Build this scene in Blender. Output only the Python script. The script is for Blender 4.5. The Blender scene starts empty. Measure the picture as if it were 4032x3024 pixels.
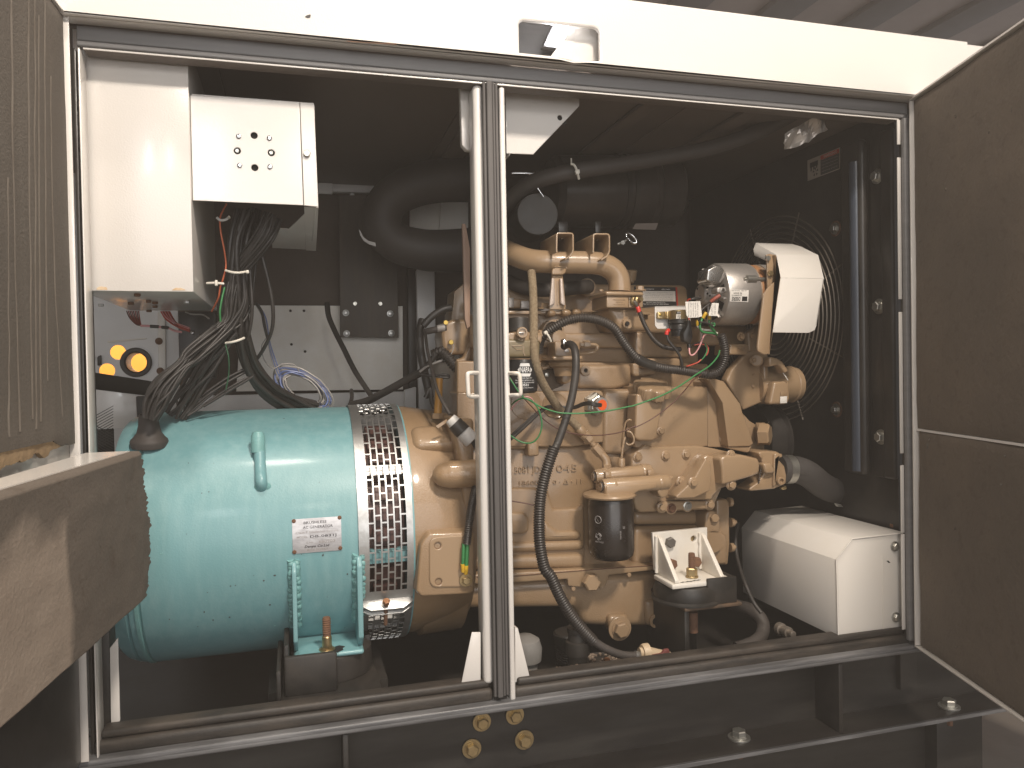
import bpy, bmesh, math, random
from mathutils import Vector, Matrix, noise
random.seed(7)
C = bpy.context.scene.collection
SC = bpy.context.scene
PI = math.pi
rad = math.radians

# ------------------------------------------------------------------ camera
CAM = Vector((0, -1.5, 1.4))
FPX = 3008.0
yaw, pit, rol = rad(15.75), rad(-0.9), rad(1.06)
fw = Vector((math.sin(yaw)*math.cos(pit), math.cos(yaw)*math.cos(pit), math.sin(pit)))
r0 = Vector((math.cos(yaw), -math.sin(yaw), 0)); u0 = r0.cross(fw)
rt = r0*math.cos(rol) - u0*math.sin(rol); up = r0*math.sin(rol) + u0*math.cos(rol)
cd = bpy.data.cameras.new('camera'); cam = bpy.data.objects.new('camera', cd); C.objects.link(cam)
cd.sensor_width = 36.0; cd.lens = 36.0*FPX/4032.0; cd.clip_start = 0.02; cd.clip_end = 200
cam.matrix_world = Matrix(((rt.x, up.x, -fw.x, CAM.x), (rt.y, up.y, -fw.y, CAM.y), (rt.z, up.z, -fw.z, CAM.z), (0, 0, 0, 1)))
SC.camera = cam

# ------------------------------------------------------------------ light
SC.view_settings.view_transform = 'Standard'; SC.view_settings.look = 'None'
SC.view_settings.exposure = -0.04; SC.view_settings.gamma = 1.0
SC.cycles.use_denoising = True
SC.cycles.max_bounces = 8; SC.cycles.diffuse_bounces = 5; SC.cycles.glossy_bounces = 4
SC.cycles.caustics_reflective = False; SC.cycles.caustics_refractive = False
SC.cycles.sample_clamp_indirect = 6.0
w = bpy.data.worlds.new('World'); SC.world = w; w.use_nodes = True
bgn = w.node_tree.nodes['Background']; bgn.inputs[0].default_value = (0.92, 0.94, 1.0, 1); bgn.inputs[1].default_value = 0.62

def area(name, loc, target, sx, sy, watts, col):
    l = bpy.data.lights.new(name, 'AREA'); l.shape = 'RECTANGLE'; l.size = sx; l.size_y = sy; l.energy = watts; l.color = col
    o = bpy.data.objects.new(name, l); C.objects.link(o); o.location = loc
    o.rotation_euler = (Vector(target) - Vector(loc)).to_track_quat('-Z', 'Y').to_euler(); return o
area('workshop_and_fill_lamp', (0.85, -2.5, 4.05), (0.25, 0.15, 1.1), 0.42, 0.34, 160, (1.0, 0.89, 0.77))
area('workshop_and_fill_lamp', (-0.1, -0.75, 4.05), (-.35, -.15, 1.2), 0.3, 0.3, 42, (1.0, 0.90, 0.79))  # second overhead lamp, added to brighten the hood and drum tops
area('bay_door_light', (0.5, -5.6, 2.0), (0.5, 0, 1.2), 5.0, 2.8, 112, (1.0, 0.97, 0.94))
area('strip_lamp', (-.47, -3.1, 2.66), (-.1, 0, 1.5), .16, .42, 7, (0.96, 0.98, 1.0))
area('strip_lamp', (.10, -3.1, 2.72), (.2, 0, 1.4), .16, .36, 6, (1.0, 0.92, 0.78))
area('added_yard_light', (-1.2, 1.75, 2.6), (-0.75, 2.6, 1.4), 0.8, 0.5, 60, (1.0, 0.85, 0.65))  # added lamp standing in for sunlight on the orange wall

# ------------------------------------------------------------------ picture measurements -> places
REG = {'A1': (0, 0, .60274), 'A2': (1000, 0, .60274), 'A3': (2000, 0, .60274), 'A4': (2932, 0, .60274), 'A5': (0, 1000, .60274), 'A6': (1000, 1000, .60274),
       'B1': (2000, 1000, .60274), 'B2': (2932, 1000, .60274), 'B3': (0, 2000, .61728), 'B4': (1000, 2000, .61728), 'B5': (2000, 2000, .61728), 'B6': (2932, 2000, .61728),
       'Z1': (1960, 880, .27125), 'Z2': (2500, 900, .34358), 'Z3': (1960, 1300, .27125), 'Z4': (2500, 1380, .40687), 'Z5': (1960, 1720, .31646), 'Z6': (2340, 1780, .36166),
       'W1': (1560, 1250, .33156), 'W2': (1560, 1780, .43403), 'W3': (300, 1100, .42194), 'W4': (800, 750, .56045), 'W5': (1300, 560, .49729), 'W6': (2560, 2030, .36166)}
def c(k, x, y):
    a = REG[k]; return (a[0] + x*a[2], a[1] + y*a[2])
def L(k, pts):
    return [c(k, p[0], p[1]) + tuple(p[2:]) for p in pts]
def ray(px, py):
    return fw + rt*((px - 2016)/FPX) + up*(-(py - 1512)/FPX)
def P(px, py, Y):
    d = ray(px, py); return CAM + d*((Y - CAM.y)/d.y)
def PX(px, py, X):
    d = ray(px, py); return CAM + d*((X - CAM.x)/d.x)
def PZ(px, py, Z):
    d = ray(px, py); return CAM + d*((Z - CAM.z)/d.z)
def PN(px, py, p0, n):
    d = ray(px, py); return CAM + d*((p0 - CAM).dot(n)/d.dot(n))
def mpp(px, py, Y):
    return (P(px, py, Y) - CAM).dot(fw)/FPX

# ------------------------------------------------------------------ materials
def M(name, col, rough=.5, metal=0., bump=0., bscale=250., var=0., vscale=6., vcol=None, stretch=None, coat=0., spec=.5, var2=0., v2scale=60., v2col=None, thr=.5):
    m = bpy.data.materials.new(name); m.use_nodes = True; nt = m.node_tree; b = nt.nodes['Principled BSDF']
    b.inputs['Base Color'].default_value = (*col, 1); b.inputs['Roughness'].default_value = rough; b.inputs['Metallic'].default_value = metal
    b.inputs['Specular IOR Level'].default_value = spec
    if coat: b.inputs['Coat Weight'].default_value = coat; b.inputs['Coat Roughness'].default_value = .12
    geo = nt.nodes.new('ShaderNodeNewGeometry'); src = geo.outputs['Position']
    cur = None
    def layer(prev, scale, amount, vc, st, lo, hi):
        mp = nt.nodes.new('ShaderNodeMapping'); nt.links.new(src, mp.inputs['Vector'])
        if st: mp.inputs['Scale'].default_value = st
        n = nt.nodes.new('ShaderNodeTexNoise'); n.inputs['Scale'].default_value = scale; n.inputs['Detail'].default_value = 6; n.inputs['Roughness'].default_value = .65
        nt.links.new(mp.outputs[0], n.inputs['Vector'])
        r = nt.nodes.new('ShaderNodeMapRange'); r.inputs[1].default_value = lo; r.inputs[2].default_value = hi; r.inputs[4].default_value = amount
        nt.links.new(n.outputs['Fac'], r.inputs[0])
        mx = nt.nodes.new('ShaderNodeMix'); mx.data_type = 'RGBA'; nt.links.new(r.outputs[0], mx.inputs[0])
        if prev is None: mx.inputs[6].default_value = (*col, 1)
        else: nt.links.new(prev, mx.inputs[6])
        mx.inputs[7].default_value = (*vc, 1); return mx.outputs[2], r.outputs[0]
    fac = None
    if var: cur, fac = layer(None, vscale, var, vcol or tuple(x*.6 for x in col), stretch, .42, .68)
    if var2: cur, _ = layer(cur, v2scale, var2, v2col or tuple(x*.5 for x in col), None, thr, thr + .12)
    if cur is not None: nt.links.new(cur, b.inputs['Base Color'])
    if var:
        rr = nt.nodes.new('ShaderNodeMapRange'); rr.inputs[3].default_value = rough; rr.inputs[4].default_value = min(1, rough + .18)
        nt.links.new(fac, rr.inputs[0]); nt.links.new(rr.outputs[0], b.inputs['Roughness'])
    if bump:
        n = nt.nodes.new('ShaderNodeTexNoise'); n.inputs['Scale'].default_value = bscale; n.inputs['Detail'].default_value = 3; nt.links.new(src, n.inputs['Vector'])
        bp = nt.nodes.new('ShaderNodeBump'); bp.inputs['Strength'].default_value = bump; bp.inputs['Distance'].default_value = .002
        nt.links.new(n.outputs['Fac'], bp.inputs['Height']); nt.links.new(bp.outputs[0], b.inputs['Normal'])
    return m
white = M('white_paint', (.68, .65, .615), .24, bump=.13, bscale=300, var=.10, vscale=5, vcol=(.63, .575, .495), coat=.3)
whiteR = M('white_paint_stained', (.72, .69, .635), .33, bump=.06, bscale=330, var=.35, vscale=9, vcol=(.62, .50, .34), coat=.15, var2=.6, v2scale=30, v2col=(.35, .19, .08), thr=.72)
tan = M('tan_engine_paint', (.315, .218, .131), .34, bump=.16, bscale=300, var=.30, vscale=7, vcol=(.29, .18, .085), coat=.5)
tanS = M('tan_paint_smooth', (.33, .228, .138), .31, bump=.05, bscale=200, var=.3, vscale=12, vcol=(.30, .185, .088), coat=.45, var2=.4, v2scale=22, v2col=(.19, .115, .055), thr=.66)
tanC = M('tan_cast_paint', (.31, .21, .124), .36, bump=.45, bscale=330, var=.45, vscale=7, vcol=(.26, .158, .072), coat=.5, var2=.5, v2scale=13, v2col=(.17, .10, .047), thr=.62)
teal = M('teal_paint', (.16, .335, .36), .38, bump=.14, bscale=260, var=.36, vscale=1.0, vcol=(.28, .455, .465), stretch=(42, 42, 1.6), coat=.12, var2=.8, v2scale=55, v2col=(.10, .16, .14), thr=.74)
tealR = M('teal_paint_worn', (.18, .38, .38), .4, bump=.5, bscale=150, var=.3, vscale=30, vcol=(.16, .30, .28), var2=.8, v2scale=60, v2col=(.22, .10, .04), thr=.68)
black = M('black_paint', (.022, .020, .019), .30, bump=.05, bscale=120, var=.5, vscale=9, vcol=(.055, .048, .040))
blackD = M('dusty_black_paint', (.015, .0135, .012), .45, bump=.1, bscale=120, var=.6, vscale=14, vcol=(.045, .037, .030), var2=.4, v2scale=90, v2col=(.10, .07, .047), thr=.66)
beamM = M('black_beam_paint', (.016, .014, .013), .36, bump=.04, bscale=90, var=.7, vscale=3, vcol=(.04, .036, .031), stretch=(1, 4, 6))
dark = M('dark_interior_foam', (.09, .072, .06), .9, bump=.5, bscale=140, var=.4, vscale=4, vcol=(.15, .125, .108))
roofIn = M('dark_roof_lining', (.13, .108, .094), .5, bump=.1, bscale=50, var=.4, vscale=3, vcol=(.17, .142, .125))
rubber = M('black_rubber', (.030, .026, .023), .48, bump=.08, bscale=300, var=.5, vscale=20, vcol=(.055, .047, .040))
rubberD = M('dusty_rubber_hose', (.050, .043, .039), .62, bump=.06, bscale=200, var=.5, vscale=8, vcol=(.085, .070, .061))
loomM = M('black_loom_plastic', (.030, .025, .022), .42, var=.5, vscale=12, vcol=(.06, .047, .037))
seal = M('grey_door_seal', (.092, .086, .083), .75, bump=.1, bscale=90, var=.4, vscale=10, vcol=(.16, .15, .145), stretch=(1, 1, .2))
sealT = M('grey_top_seal', (.15, .148, .150), .42, bump=.1, bscale=60, var=.5, vscale=10, vcol=(.21, .205, .205), stretch=(.2, 1, 6))
sealB = M('worn_sill_rubber', (.028, .024, .021), .5, bump=.3, bscale=120, var=.7, vscale=9, vcol=(.075, .06, .047), stretch=(1, 2, 6), var2=.6, v2scale=70, v2col=(.13, .10, .075), thr=.66)
railM = M('scuffed_rail_paint', (.085, .085, .088), .36, bump=.2, bscale=70, var=.8, vscale=9, vcol=(.20, .20, .205), stretch=(.6, 4, 10))
foamL = M('brown_acoustic_foam', (.096, .082, .068), .92, bump=.55, bscale=230, var=.75, vscale=1.0, vcol=(.135, .117, .098), stretch=(14, 14, .7), var2=.35, v2scale=18, v2col=(.10, .083, .066), thr=.5)
FH = M('stained_acoustic_foam', (.115, .094, .076), .85, bump=.4, bscale=160, var=.55, vscale=6, vcol=(.085, .068, .053), stretch=(1, 1, .6), var2=.5, v2scale=24, v2col=(.07, .05, .036), thr=.56)
foamR = M('dark_acoustic_foam', (.112, .092, .073), .9, bump=.8, bscale=110, var=.6, vscale=4, vcol=(.16, .128, .098), var2=.28, v2scale=40, v2col=(.06, .046, .034), thr=.55)
foamRaw = M('torn_foam_core', (.33, .23, .13), .95, bump=.8, bscale=120, var=.6, vscale=30)
galv = M('galvanised_steel', (.50, .50, .49), .38, .85, bump=.1, bscale=150, var=.6, vscale=40, vcol=(.34, .34, .33))
alu = M('cast_aluminium', (.52, .49, .46), .42, .75, bump=.25, bscale=260, var=.4, vscale=30, vcol=(.40, .36, .33))
zinc = M('zinc_bolt_steel', (.52, .51, .47), .33, .9, bump=.1, bscale=300, var=.4, vscale=60, vcol=(.32, .31, .28))
yzinc = M('yellow_zinc_steel', (.50, .38, .20), .32, .9, bump=.1, bscale=300, var=.5, vscale=80, vcol=(.30, .22, .12))
brass = M('brass', (.55, .38, .10), .3, .9, var=.3, vscale=60)
copper = M('copper_bolt', (.52, .26, .14), .35, .85, var=.3, vscale=80)
rustB = M('rust_bloom_on_white', (.66, .54, .38), .5, bump=.1, var=.8, vscale=45, vcol=(.45, .26, .11))
rust = M('rusty_steel', (.15, .075, .045), .8, .2, bump=.5, bscale=300, var=.6, vscale=60, vcol=(.24, .13, .07))
chrome = M('bright_steel', (.62, .62, .62), .18, 1.)
holeM = M('hole_dark', (.012, .010, .009), .8)
greyW = M('grey_white_panel', (.74, .73, .72), .5, bump=.05, var=.3, vscale=5, vcol=(.62, .58, .54))
backW = M('dull_white_plate', (.82, .79, .74), .55, bump=.05, var=.45, vscale=5, vcol=(.64, .56, .45), var2=.5, v2scale=9, v2col=(.30, .20, .10), thr=.66)
cover = M('satin_white_cover', (.72, .69, .645), .35, bump=.04, bscale=300, var=.15, vscale=6, vcol=(.66, .58, .46))
nylon = M('white_nylon', (.70, .66, .58), .4)
paper = M('paper_label', (.70, .67, .62), .55)
inkM = M('black_ink', (.02, .018, .017), .5)
greyInk = M('grey_ink', (.30, .28, .27), .5)
whiteInk = M('white_ink', (.75, .74, .72), .5)
redM = M('red_plastic', (.62, .035, .025), .35)
redLab = M('red_print', (.50, .05, .03), .5)
orangeP = M('orange_plastic', (.75, .11, .02), .4)
yellowP = M('yellow_plastic', (.65, .40, .03), .35)
greenW = M('green_wire', (.035, .19, .06), .38)
blueW = M('blue_wire', (.13, .17, .34), .42)
greyWi = M('grey_wire', (.33, .31, .29), .45)
pinkW = M('pink_wire', (.62, .30, .30), .4)
brownW = M('brown_wire', (.09, .035, .022), .4)
redW = M('red_wire', (.45, .06, .035), .4)
cableB = M('black_cable', (.032, .029, .027), .42, var=.4, vscale=30, vcol=(.06, .054, .05))
braid = M('braided_hose_cloth', (.21, .155, .095), .9, bump=1.0, bscale=300, var=.9, vscale=170, vcol=(.33, .26, .17))
filterB = M('black_filter_can', (.018, .0135, .011), .27, var=.3, vscale=8, vcol=(.028, .021, .017), coat=.2)
napaB = M('dark_fuel_filter_can', (.020, .019, .020), .3, coat=.2)
oliveP = M('olive_filter_head', (.20, .155, .085), .35, bump=.1, var=.3, vscale=20)
goldP = M('gold_tube_paint', (.40, .20, .035), .4, bump=.3, bscale=200)
concrete = M('concrete_floor', (.23, .20, .17), .8, bump=.2, bscale=40, var=.5, vscale=3)
ceilM = M('brown_roof_sheet', (.27, .21, .183), .7, bump=.1, bscale=30, var=.3, vscale=2)
beamC = M('dark_roof_joist', (.08, .063, .056), .7, bump=.1, bscale=30, var=.3, vscale=3)
orangeWall = M('orange_painted_wall', (.85, .36, .04), .6, var=.1, vscale=4)
capG = M('grey_rubber_cap', (.22, .21, .195), .7, bump=.3, bscale=100, var=.4, vscale=20)
redCloth = M('maroon_plastic', (.16, .045, .04), .5)
creamP = M('cream_plastic', (.55, .43, .29), .45, var=.3, vscale=30)
winding = M('varnished_winding', (.10, .045, .038), .45, bump=.4, bscale=200, var=.5, vscale=20, vcol=(.05, .03, .028))
lampM = bpy.data.materials.new('lit_lamp_lens'); lampM.use_nodes = True
_b = lampM.node_tree.nodes['Principled BSDF']; _b.inputs['Emission Color'].default_value = (.95, .96, 1, 1); _b.inputs['Emission Strength'].default_value = 45

# ------------------------------------------------------------------ objects
WM = {}          # world matrix of every object
PAR = {}         # parent of every part
def thing(name, label, cat, group=None):
    o = bpy.data.objects.new(name, None); o.empty_display_size = .05; C.objects.link(o)
    o['label'] = label; o['category'] = cat
    if group: o['group'] = group
    WM[o] = None; return o
def tag(o, label, cat, group=None):
    o['label'] = label; o['category'] = cat
    if group: o['group'] = group
    return o
def finish_mesh(me, smooth=35):
    me.polygons.foreach_set('use_smooth', [True]*len(me.polygons))
    me.set_sharp_from_angle(angle=rad(smooth)); me.update()
def mk(name, me, m, parent=None, smooth=35, label=None):
    """link mesh data given in world coordinates as one object whose origin is the middle of its box"""
    if isinstance(me, bmesh.types.BMesh):
        b = me; me = bpy.data.meshes.new(name); b.to_mesh(me); b.free()
    n = len(me.vertices); co = [0.]*(3*n); me.vertices.foreach_get('co', co)
    if n:
        mn = [min(co[i::3]) for i in range(3)]; mx = [max(co[i::3]) for i in range(3)]
        ce = Vector([(a + b)/2 for a, b in zip(mn, mx)])
    else: ce = Vector()
    me.transform(Matrix.Translation(-ce)); finish_mesh(me, smooth)
    me.materials.clear(); me.materials.append(m)
    o = bpy.data.objects.new(name, me); C.objects.link(o); WM[o] = Matrix.Translation(ce); PAR[o] = parent
    if label: o['label'] = label
    return o
def inst(name, me, mtx, parent=None):
    o = bpy.data.objects.new(name, me); C.objects.link(o); WM[o] = mtx; PAR[o] = parent; return o
def struct(o):
    o['kind'] = 'structure'; return o
def finalize():
    kids = {}
    for o, p in PAR.items():
        if p is not None: kids.setdefault(p, []).append(o)
    def pts(o):
        out = []
        if o.type == 'MESH': out += [WM[o] @ Vector(q) for q in o.bound_box]
        for k in kids.get(o, []): out += pts(k)
        return out
    for o in list(WM):
        if WM[o] is None:
            q = pts(o)
            if not q: print('EMPTY THING', o.name); q = [Vector()]
            WM[o] = Matrix.Translation(Vector((sum(v.x for v in q)/len(q), sum(v.y for v in q)/len(q), min(v.z for v in q))))
    for o in WM:
        p = PAR.get(o)
        if p is not None: o.parent = p; o.matrix_parent_inverse = WM[p].inverted()
        o.matrix_basis = WM[o]

# ---------------- shapes
def bevel(bm, w, seg=2, ang=25):
    if w <= 0: return
    es = [e for e in bm.edges if len(e.link_faces) == 2 and e.calc_face_angle(0) > rad(ang)]
    if es: bmesh.ops.bevel(bm, geom=es, offset=w, segments=seg, profile=.5, affect='EDGES', clamp_overlap=True)
def loft(rings, bev=0., seg=2, cap=True, closed=True):
    bm = bmesh.new(); R = [[bm.verts.new(p) for p in r] for r in rings]; n = len(R[0])
    for a, b in zip(R, R[1:]):
        for i in range(n if closed else n - 1):
            j = (i + 1) % n; bm.faces.new((a[i], a[j], b[j], b[i]))
    if cap and closed: bm.faces.new(R[0]); bm.faces.new(list(reversed(R[-1])))
    bmesh.ops.recalc_face_normals(bm, faces=bm.faces); bevel(bm, bev, seg); return bm
def prism(name, pts, Y, th, m, parent=None, bev=.003, seg=2, draft=0., label=None, Yf=None):
    """outline measured in the picture, standing at distance Y, th deep; draft widens the back"""
    f = [P(x, y, Y) for x, y in pts]; ce = sum(f, Vector())/len(f)
    k = [ce + (v - ce)*(1 + draft) + Vector((0, th, 0)) for v in f]
    return mk(name, loft([f, k], bev, seg), m, parent, label=label)
def slab(name, quad, d, m, parent=None, bev=.0015, seg=2, label=None):
    """world polygon pushed along the vector d"""
    d = Vector(d); return mk(name, loft([quad, [v + d for v in quad]], bev, seg), m, parent, label=label)
def box(name, a, b, m, parent=None, bev=.002, seg=2, label=None):
    x0, x1 = sorted((a[0], b[0])); y0, y1 = sorted((a[1], b[1])); z0, z1 = sorted((a[2], b[2]))
    q = [Vector((x0, y0, z0)), Vector((x1, y0, z0)), Vector((x1, y0, z1)), Vector((x0, y0, z1))]
    return slab(name, q, (0, y1 - y0, 0), m, parent, bev, seg, label)
def pbox(name, x0, y0, x1, y1, Y, th, m, parent=None, bev=.002, seg=2, label=None):
    a = P(x0, (y0 + y1)/2, Y); b = P(x1, (y0 + y1)/2, Y); t = P((x0 + x1)/2, y0, Y); u = P((x0 + x1)/2, y1, Y)
    return box(name, (a.x, Y, u.z), (b.x, Y + th, t.z), m, parent, bev, seg, label)
def plate(name, pts, Y, th, m, parent=None, holes=(), bev=.0012, label=None):
    """sheet with true holes: outline and holes [(x,y,r)] measured in the picture at distance Y"""
    cu = bpy.data.curves.new(name, 'CURVE'); cu.dimensions = '2D'; cu.fill_mode = 'BOTH'
    bev = min(bev, th*.45)
    cu.extrude = th/2 - bev; cu.bevel_depth = bev; cu.bevel_resolution = 1; cu.offset = -bev
    def spline(q):
        s = cu.splines.new('POLY'); s.points.add(len(q) - 1); s.use_cyclic_u = True
        for a, v in zip(s.points, q): a.co = (v.x, v.z, 0, 1)
    spline([v if isinstance(v, Vector) else P(v[0], v[1], Y) for v in pts])
    for h in holes:
        if len(h) == 3:
            cc = P(h[0], h[1], Y); rr = h[2]*mpp(h[0], h[1], Y)
            spline([cc + Vector((math.cos(i*PI/12)*rr, 0, math.sin(i*PI/12)*rr)) for i in range(24)])
        else: spline([P(x, y, Y) for x, y in h])
    o = bpy.data.objects.new('tmp', cu); me = bpy.data.meshes.new_from_object(o); bpy.data.objects.remove(o); bpy.data.curves.remove(cu)
    me.transform(Matrix(((1, 0, 0, 0), (0, 0, -1, Y + th/2), (0, 1, 0, 0), (0, 0, 0, 1))))
    return mk(name, me, m, parent, label=label)
def lathe(name, prof, org, axis, m, parent=None, seg=32, smooth=35, label=None, a0=0, a1=2*PI, ref=None):
    ax = Vector(axis).normalized(); e1 = (ref or Vector((0, 0, 1)))
    if abs(ax.dot(e1)) > .95: e1 = Vector((0, 1, 0))
    e1 = (e1 - ax*e1.dot(ax)).normalized(); e2 = ax.cross(e1); org = Vector(org)
    full = a1 - a0 > 2*PI - .01; n = seg if full else seg + 1
    bm = bmesh.new(); rings = []
    for t, r in prof:
        rings.append([bm.verts.new(org + ax*t + (e1*math.cos(a0 + (a1 - a0)*i/seg) + e2*math.sin(a0 + (a1 - a0)*i/seg))*max(r, 1e-5)) for i in range(n)])
    for a, b in zip(rings, rings[1:]):
        for i in range(seg):
            j = (i + 1) % n; bm.faces.new((a[i], a[j], b[j], b[i]))
    if full and not (len(prof) > 3 and abs(prof[0][0] - prof[-1][0]) < 1e-6):
        for k, rg in ((0, rings[0]), (-1, rings[-1])):
            if prof[k][1] > 1e-4: bm.faces.new(rg)
    bmesh.ops.remove_doubles(bm, verts=bm.verts, dist=2e-6)
    bmesh.ops.recalc_face_normals(bm, faces=bm.faces)
    return mk(name, bm, m, parent, smooth, label)
def plathe(name, prof, x, y, Y, m, parent=None, axis=(0, -1, 0), seg=32, label=None):
    """turned piece at a picture point; profile in picture pixels"""
    s = mpp(x, y, Y); return lathe(name, [(t*s, r*s) for t, r in prof], P(x, y, Y), axis, m, parent, seg, label=label)
def catmull(p, n):
    out = []; q = [p[0]*2 - p[1]] + list(p) + [p[-1]*2 - p[-2]]
    for i in range(1, len(q) - 2):
        a, b, cc, d = q[i - 1:i + 3]
        for k in range(n):
            t = k/n; out.append(.5*((2*b) + (cc - a)*t + (2*a - 5*b + 4*cc - d)*t*t + (3*b - a - 3*cc + d)*t**3))
    out.append(p[-1]); return out
def resample(p, step):
    out = [p[0]]; acc = 0.; 
    for a, b in zip(p, p[1:]):
        l = (b - a).length
        if l == 0: continue
        d = step - acc
        while d <= l: out.append(a + (b - a)*(d/l)); d += step
        acc = (acc + l) % step
    if (out[-1] - p[-1]).length > step*.3: out.append(p[-1])
    return out
def tubebm(path, r, seg=10, bm=None, rf=None):
    bm = bm or bmesh.new(); t = (path[1] - path[0]).normalized(); nrm = t.orthogonal().normalized(); rings = []
    for i, p in enumerate(path):
        tt = (path[min(i + 1, len(path) - 1)] - path[max(i - 1, 0)]).normalized()
        if tt.length < .5: tt = t
        nrm = (nrm - tt*nrm.dot(tt)).normalized(); b = tt.cross(nrm); t = tt
        rr = rf(i) if rf else r
        rings.append([bm.verts.new(p + (nrm*math.cos(2*PI*k/seg) + b*math.sin(2*PI*k/seg))*rr) for k in range(seg)])
    for a, b in zip(rings, rings[1:]):
        for k in range(seg): bm.faces.new((a[k], a[(k + 1) % seg], b[(k + 1) % seg], b[k]))
    bm.faces.new(list(reversed(rings[0]))); bm.faces.new(rings[-1]); return bm
def wpath(pts, n=8):
    return catmull([P(*p) for p in pts], n)
def tube(name, pts, rpx, m, parent=None, seg=12, n=8, label=None, world=False, r=None):
    path = catmull(pts, n) if world else wpath(pts, n)
    if r is None: q = pts[len(pts)//2]; r = rpx*mpp(*q)
    return mk(name, tubebm(path, r, seg), m, parent, 50, label)
def ribbed(name, pts, rpx, m, parent=None, pitch=.0042, depth=.16, seg=14, label=None):
    q = pts[len(pts)//2]; r = rpx*mpp(*q); path = resample(wpath(pts, 12), pitch/4)
    pat = (1., 1., 1 - depth, 1 - depth)
    return mk(name, tubebm(path, r, seg, rf=lambda i: r*pat[i % 4]), m, parent, 60, label)
def strip(name, pts, Y0, Y1, th, m, parent=None, bev=.0008, label=None):
    """bent sheet: open polyline in the picture at Y0, running back to Y1"""
    p = [P(x, y, Y0) for x, y in pts]; n = len(p); nr = []
    for i in range(n):
        d = (p[min(i + 1, n - 1)] - p[max(i - 1, 0)]); d.y = 0; d.normalize(); nr.append(Vector((-d.z, 0, d.x)))
    out = [a + b*(th/2) for a, b in zip(p, nr)] + [a - b*(th/2) for a, b in reversed(list(zip(p, nr)))]
    return mk(name, loft([out, [v + Vector((0, Y1 - Y0, 0)) for v in out]], bev, 2), m, parent, label=label)
_bolt = {}
def bolt_mesh(m, kind):
    k = (m.name, kind)
    if k in _bolt: return _bolt[k]
    bm = bmesh.new()
    def stack(prof, n, ph=0.):
        rg = [[bm.verts.new((math.cos(2*PI*i/n + ph)*r, math.sin(2*PI*i/n + ph)*r, z)) for i in range(n)] for z, r in prof]
        for a, b in zip(rg, rg[1:]):
            for i in range(n): bm.faces.new((a[i], a[(i + 1) % n], b[(i + 1) % n], b[i]))
        bm.faces.new(rg[-1]); bm.faces.new(list(reversed(rg[0])))
    if kind == 'flange':
        stack([(-.05, 1.32), (.12, 1.32), (.22, 1.12), (.24, .9)], 20); stack([(.2, .98), (.78, .98), (.9, .82)], 6, .3)
    elif kind == 'hex': stack([(-.05, 1.), (.72, 1.), (.86, .84)], 6, .15)
    elif kind == 'washer': stack([(-.05, 1.55), (.16, 1.55), (.2, 1.5)], 24); stack([(.18, 1.15), (.34, 1.15)], 20); stack([(.3, 1.), (1.0, 1.), (1.14, .84)], 6, .4)
    elif kind == 'round': stack([(-.05, 1.), (.2, 1.), (.42, .82), (.52, .5), (.54, .1)], 18)
    elif kind == 'rivet': stack([(-.05, 1.25), (.1, 1.25), (.16, 1.1)], 20); stack([(.1, .9), (.45, .88), (.55, .7)], 18)
    elif kind == 'cross':
        stack([(-.05, 1.), (.25, 1.), (.42, .75), (.46, .4)], 18)
        for a in (0, PI/2):
            v = [Vector((math.cos(a)*x - math.sin(a)*y, math.sin(a)*x + math.cos(a)*y, z)) for z in (.4, .52) for x, y in ((-.6, -.12), (.6, -.12), (.6, .12), (-.6, .12))]
            v = [bm.verts.new(q) for q in v]
            for f in ((4, 5, 6, 7), (0, 1, 5, 4), (1, 2, 6, 5), (2, 3, 7, 6), (3, 0, 4, 7)): bm.faces.new([v[i] for i in f])
    elif kind == 'socket':
        n = 24; stack([(-.1, 1.), (.35, 1.), (.5, .88), (.5, .45)], n)
        stack([(.46, .42), (.515, .42)], 6)
    bmesh.ops.recalc_face_normals(bm, faces=bm.faces)
    me = bpy.data.meshes.new('bolt'); bm.to_mesh(me); bm.free(); finish_mesh(me, 30); me.materials.append(m); _bolt[k] = me; return me
def boltw(p, r, m, parent, kind='flange', axis=(0, -1, 0), name='bolt', spin=None):
    q = Vector(axis).to_track_quat('Z', 'Y').to_matrix().to_4x4()
    s = random.uniform(0, PI) if spin is None else spin
    return inst(name, bolt_mesh(m, kind), Matrix.Translation(p) @ q @ Matrix.Rotation(s, 4, 'Z') @ Matrix.Scale(r, 4), parent)
def bolt(x, y, Y, rpx, m, parent, kind='flange', axis=(0, -1, 0), name='bolt'):
    return boltw(P(x, y, Y), rpx*mpp(x, y, Y), m, parent, kind, axis, name)
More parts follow.
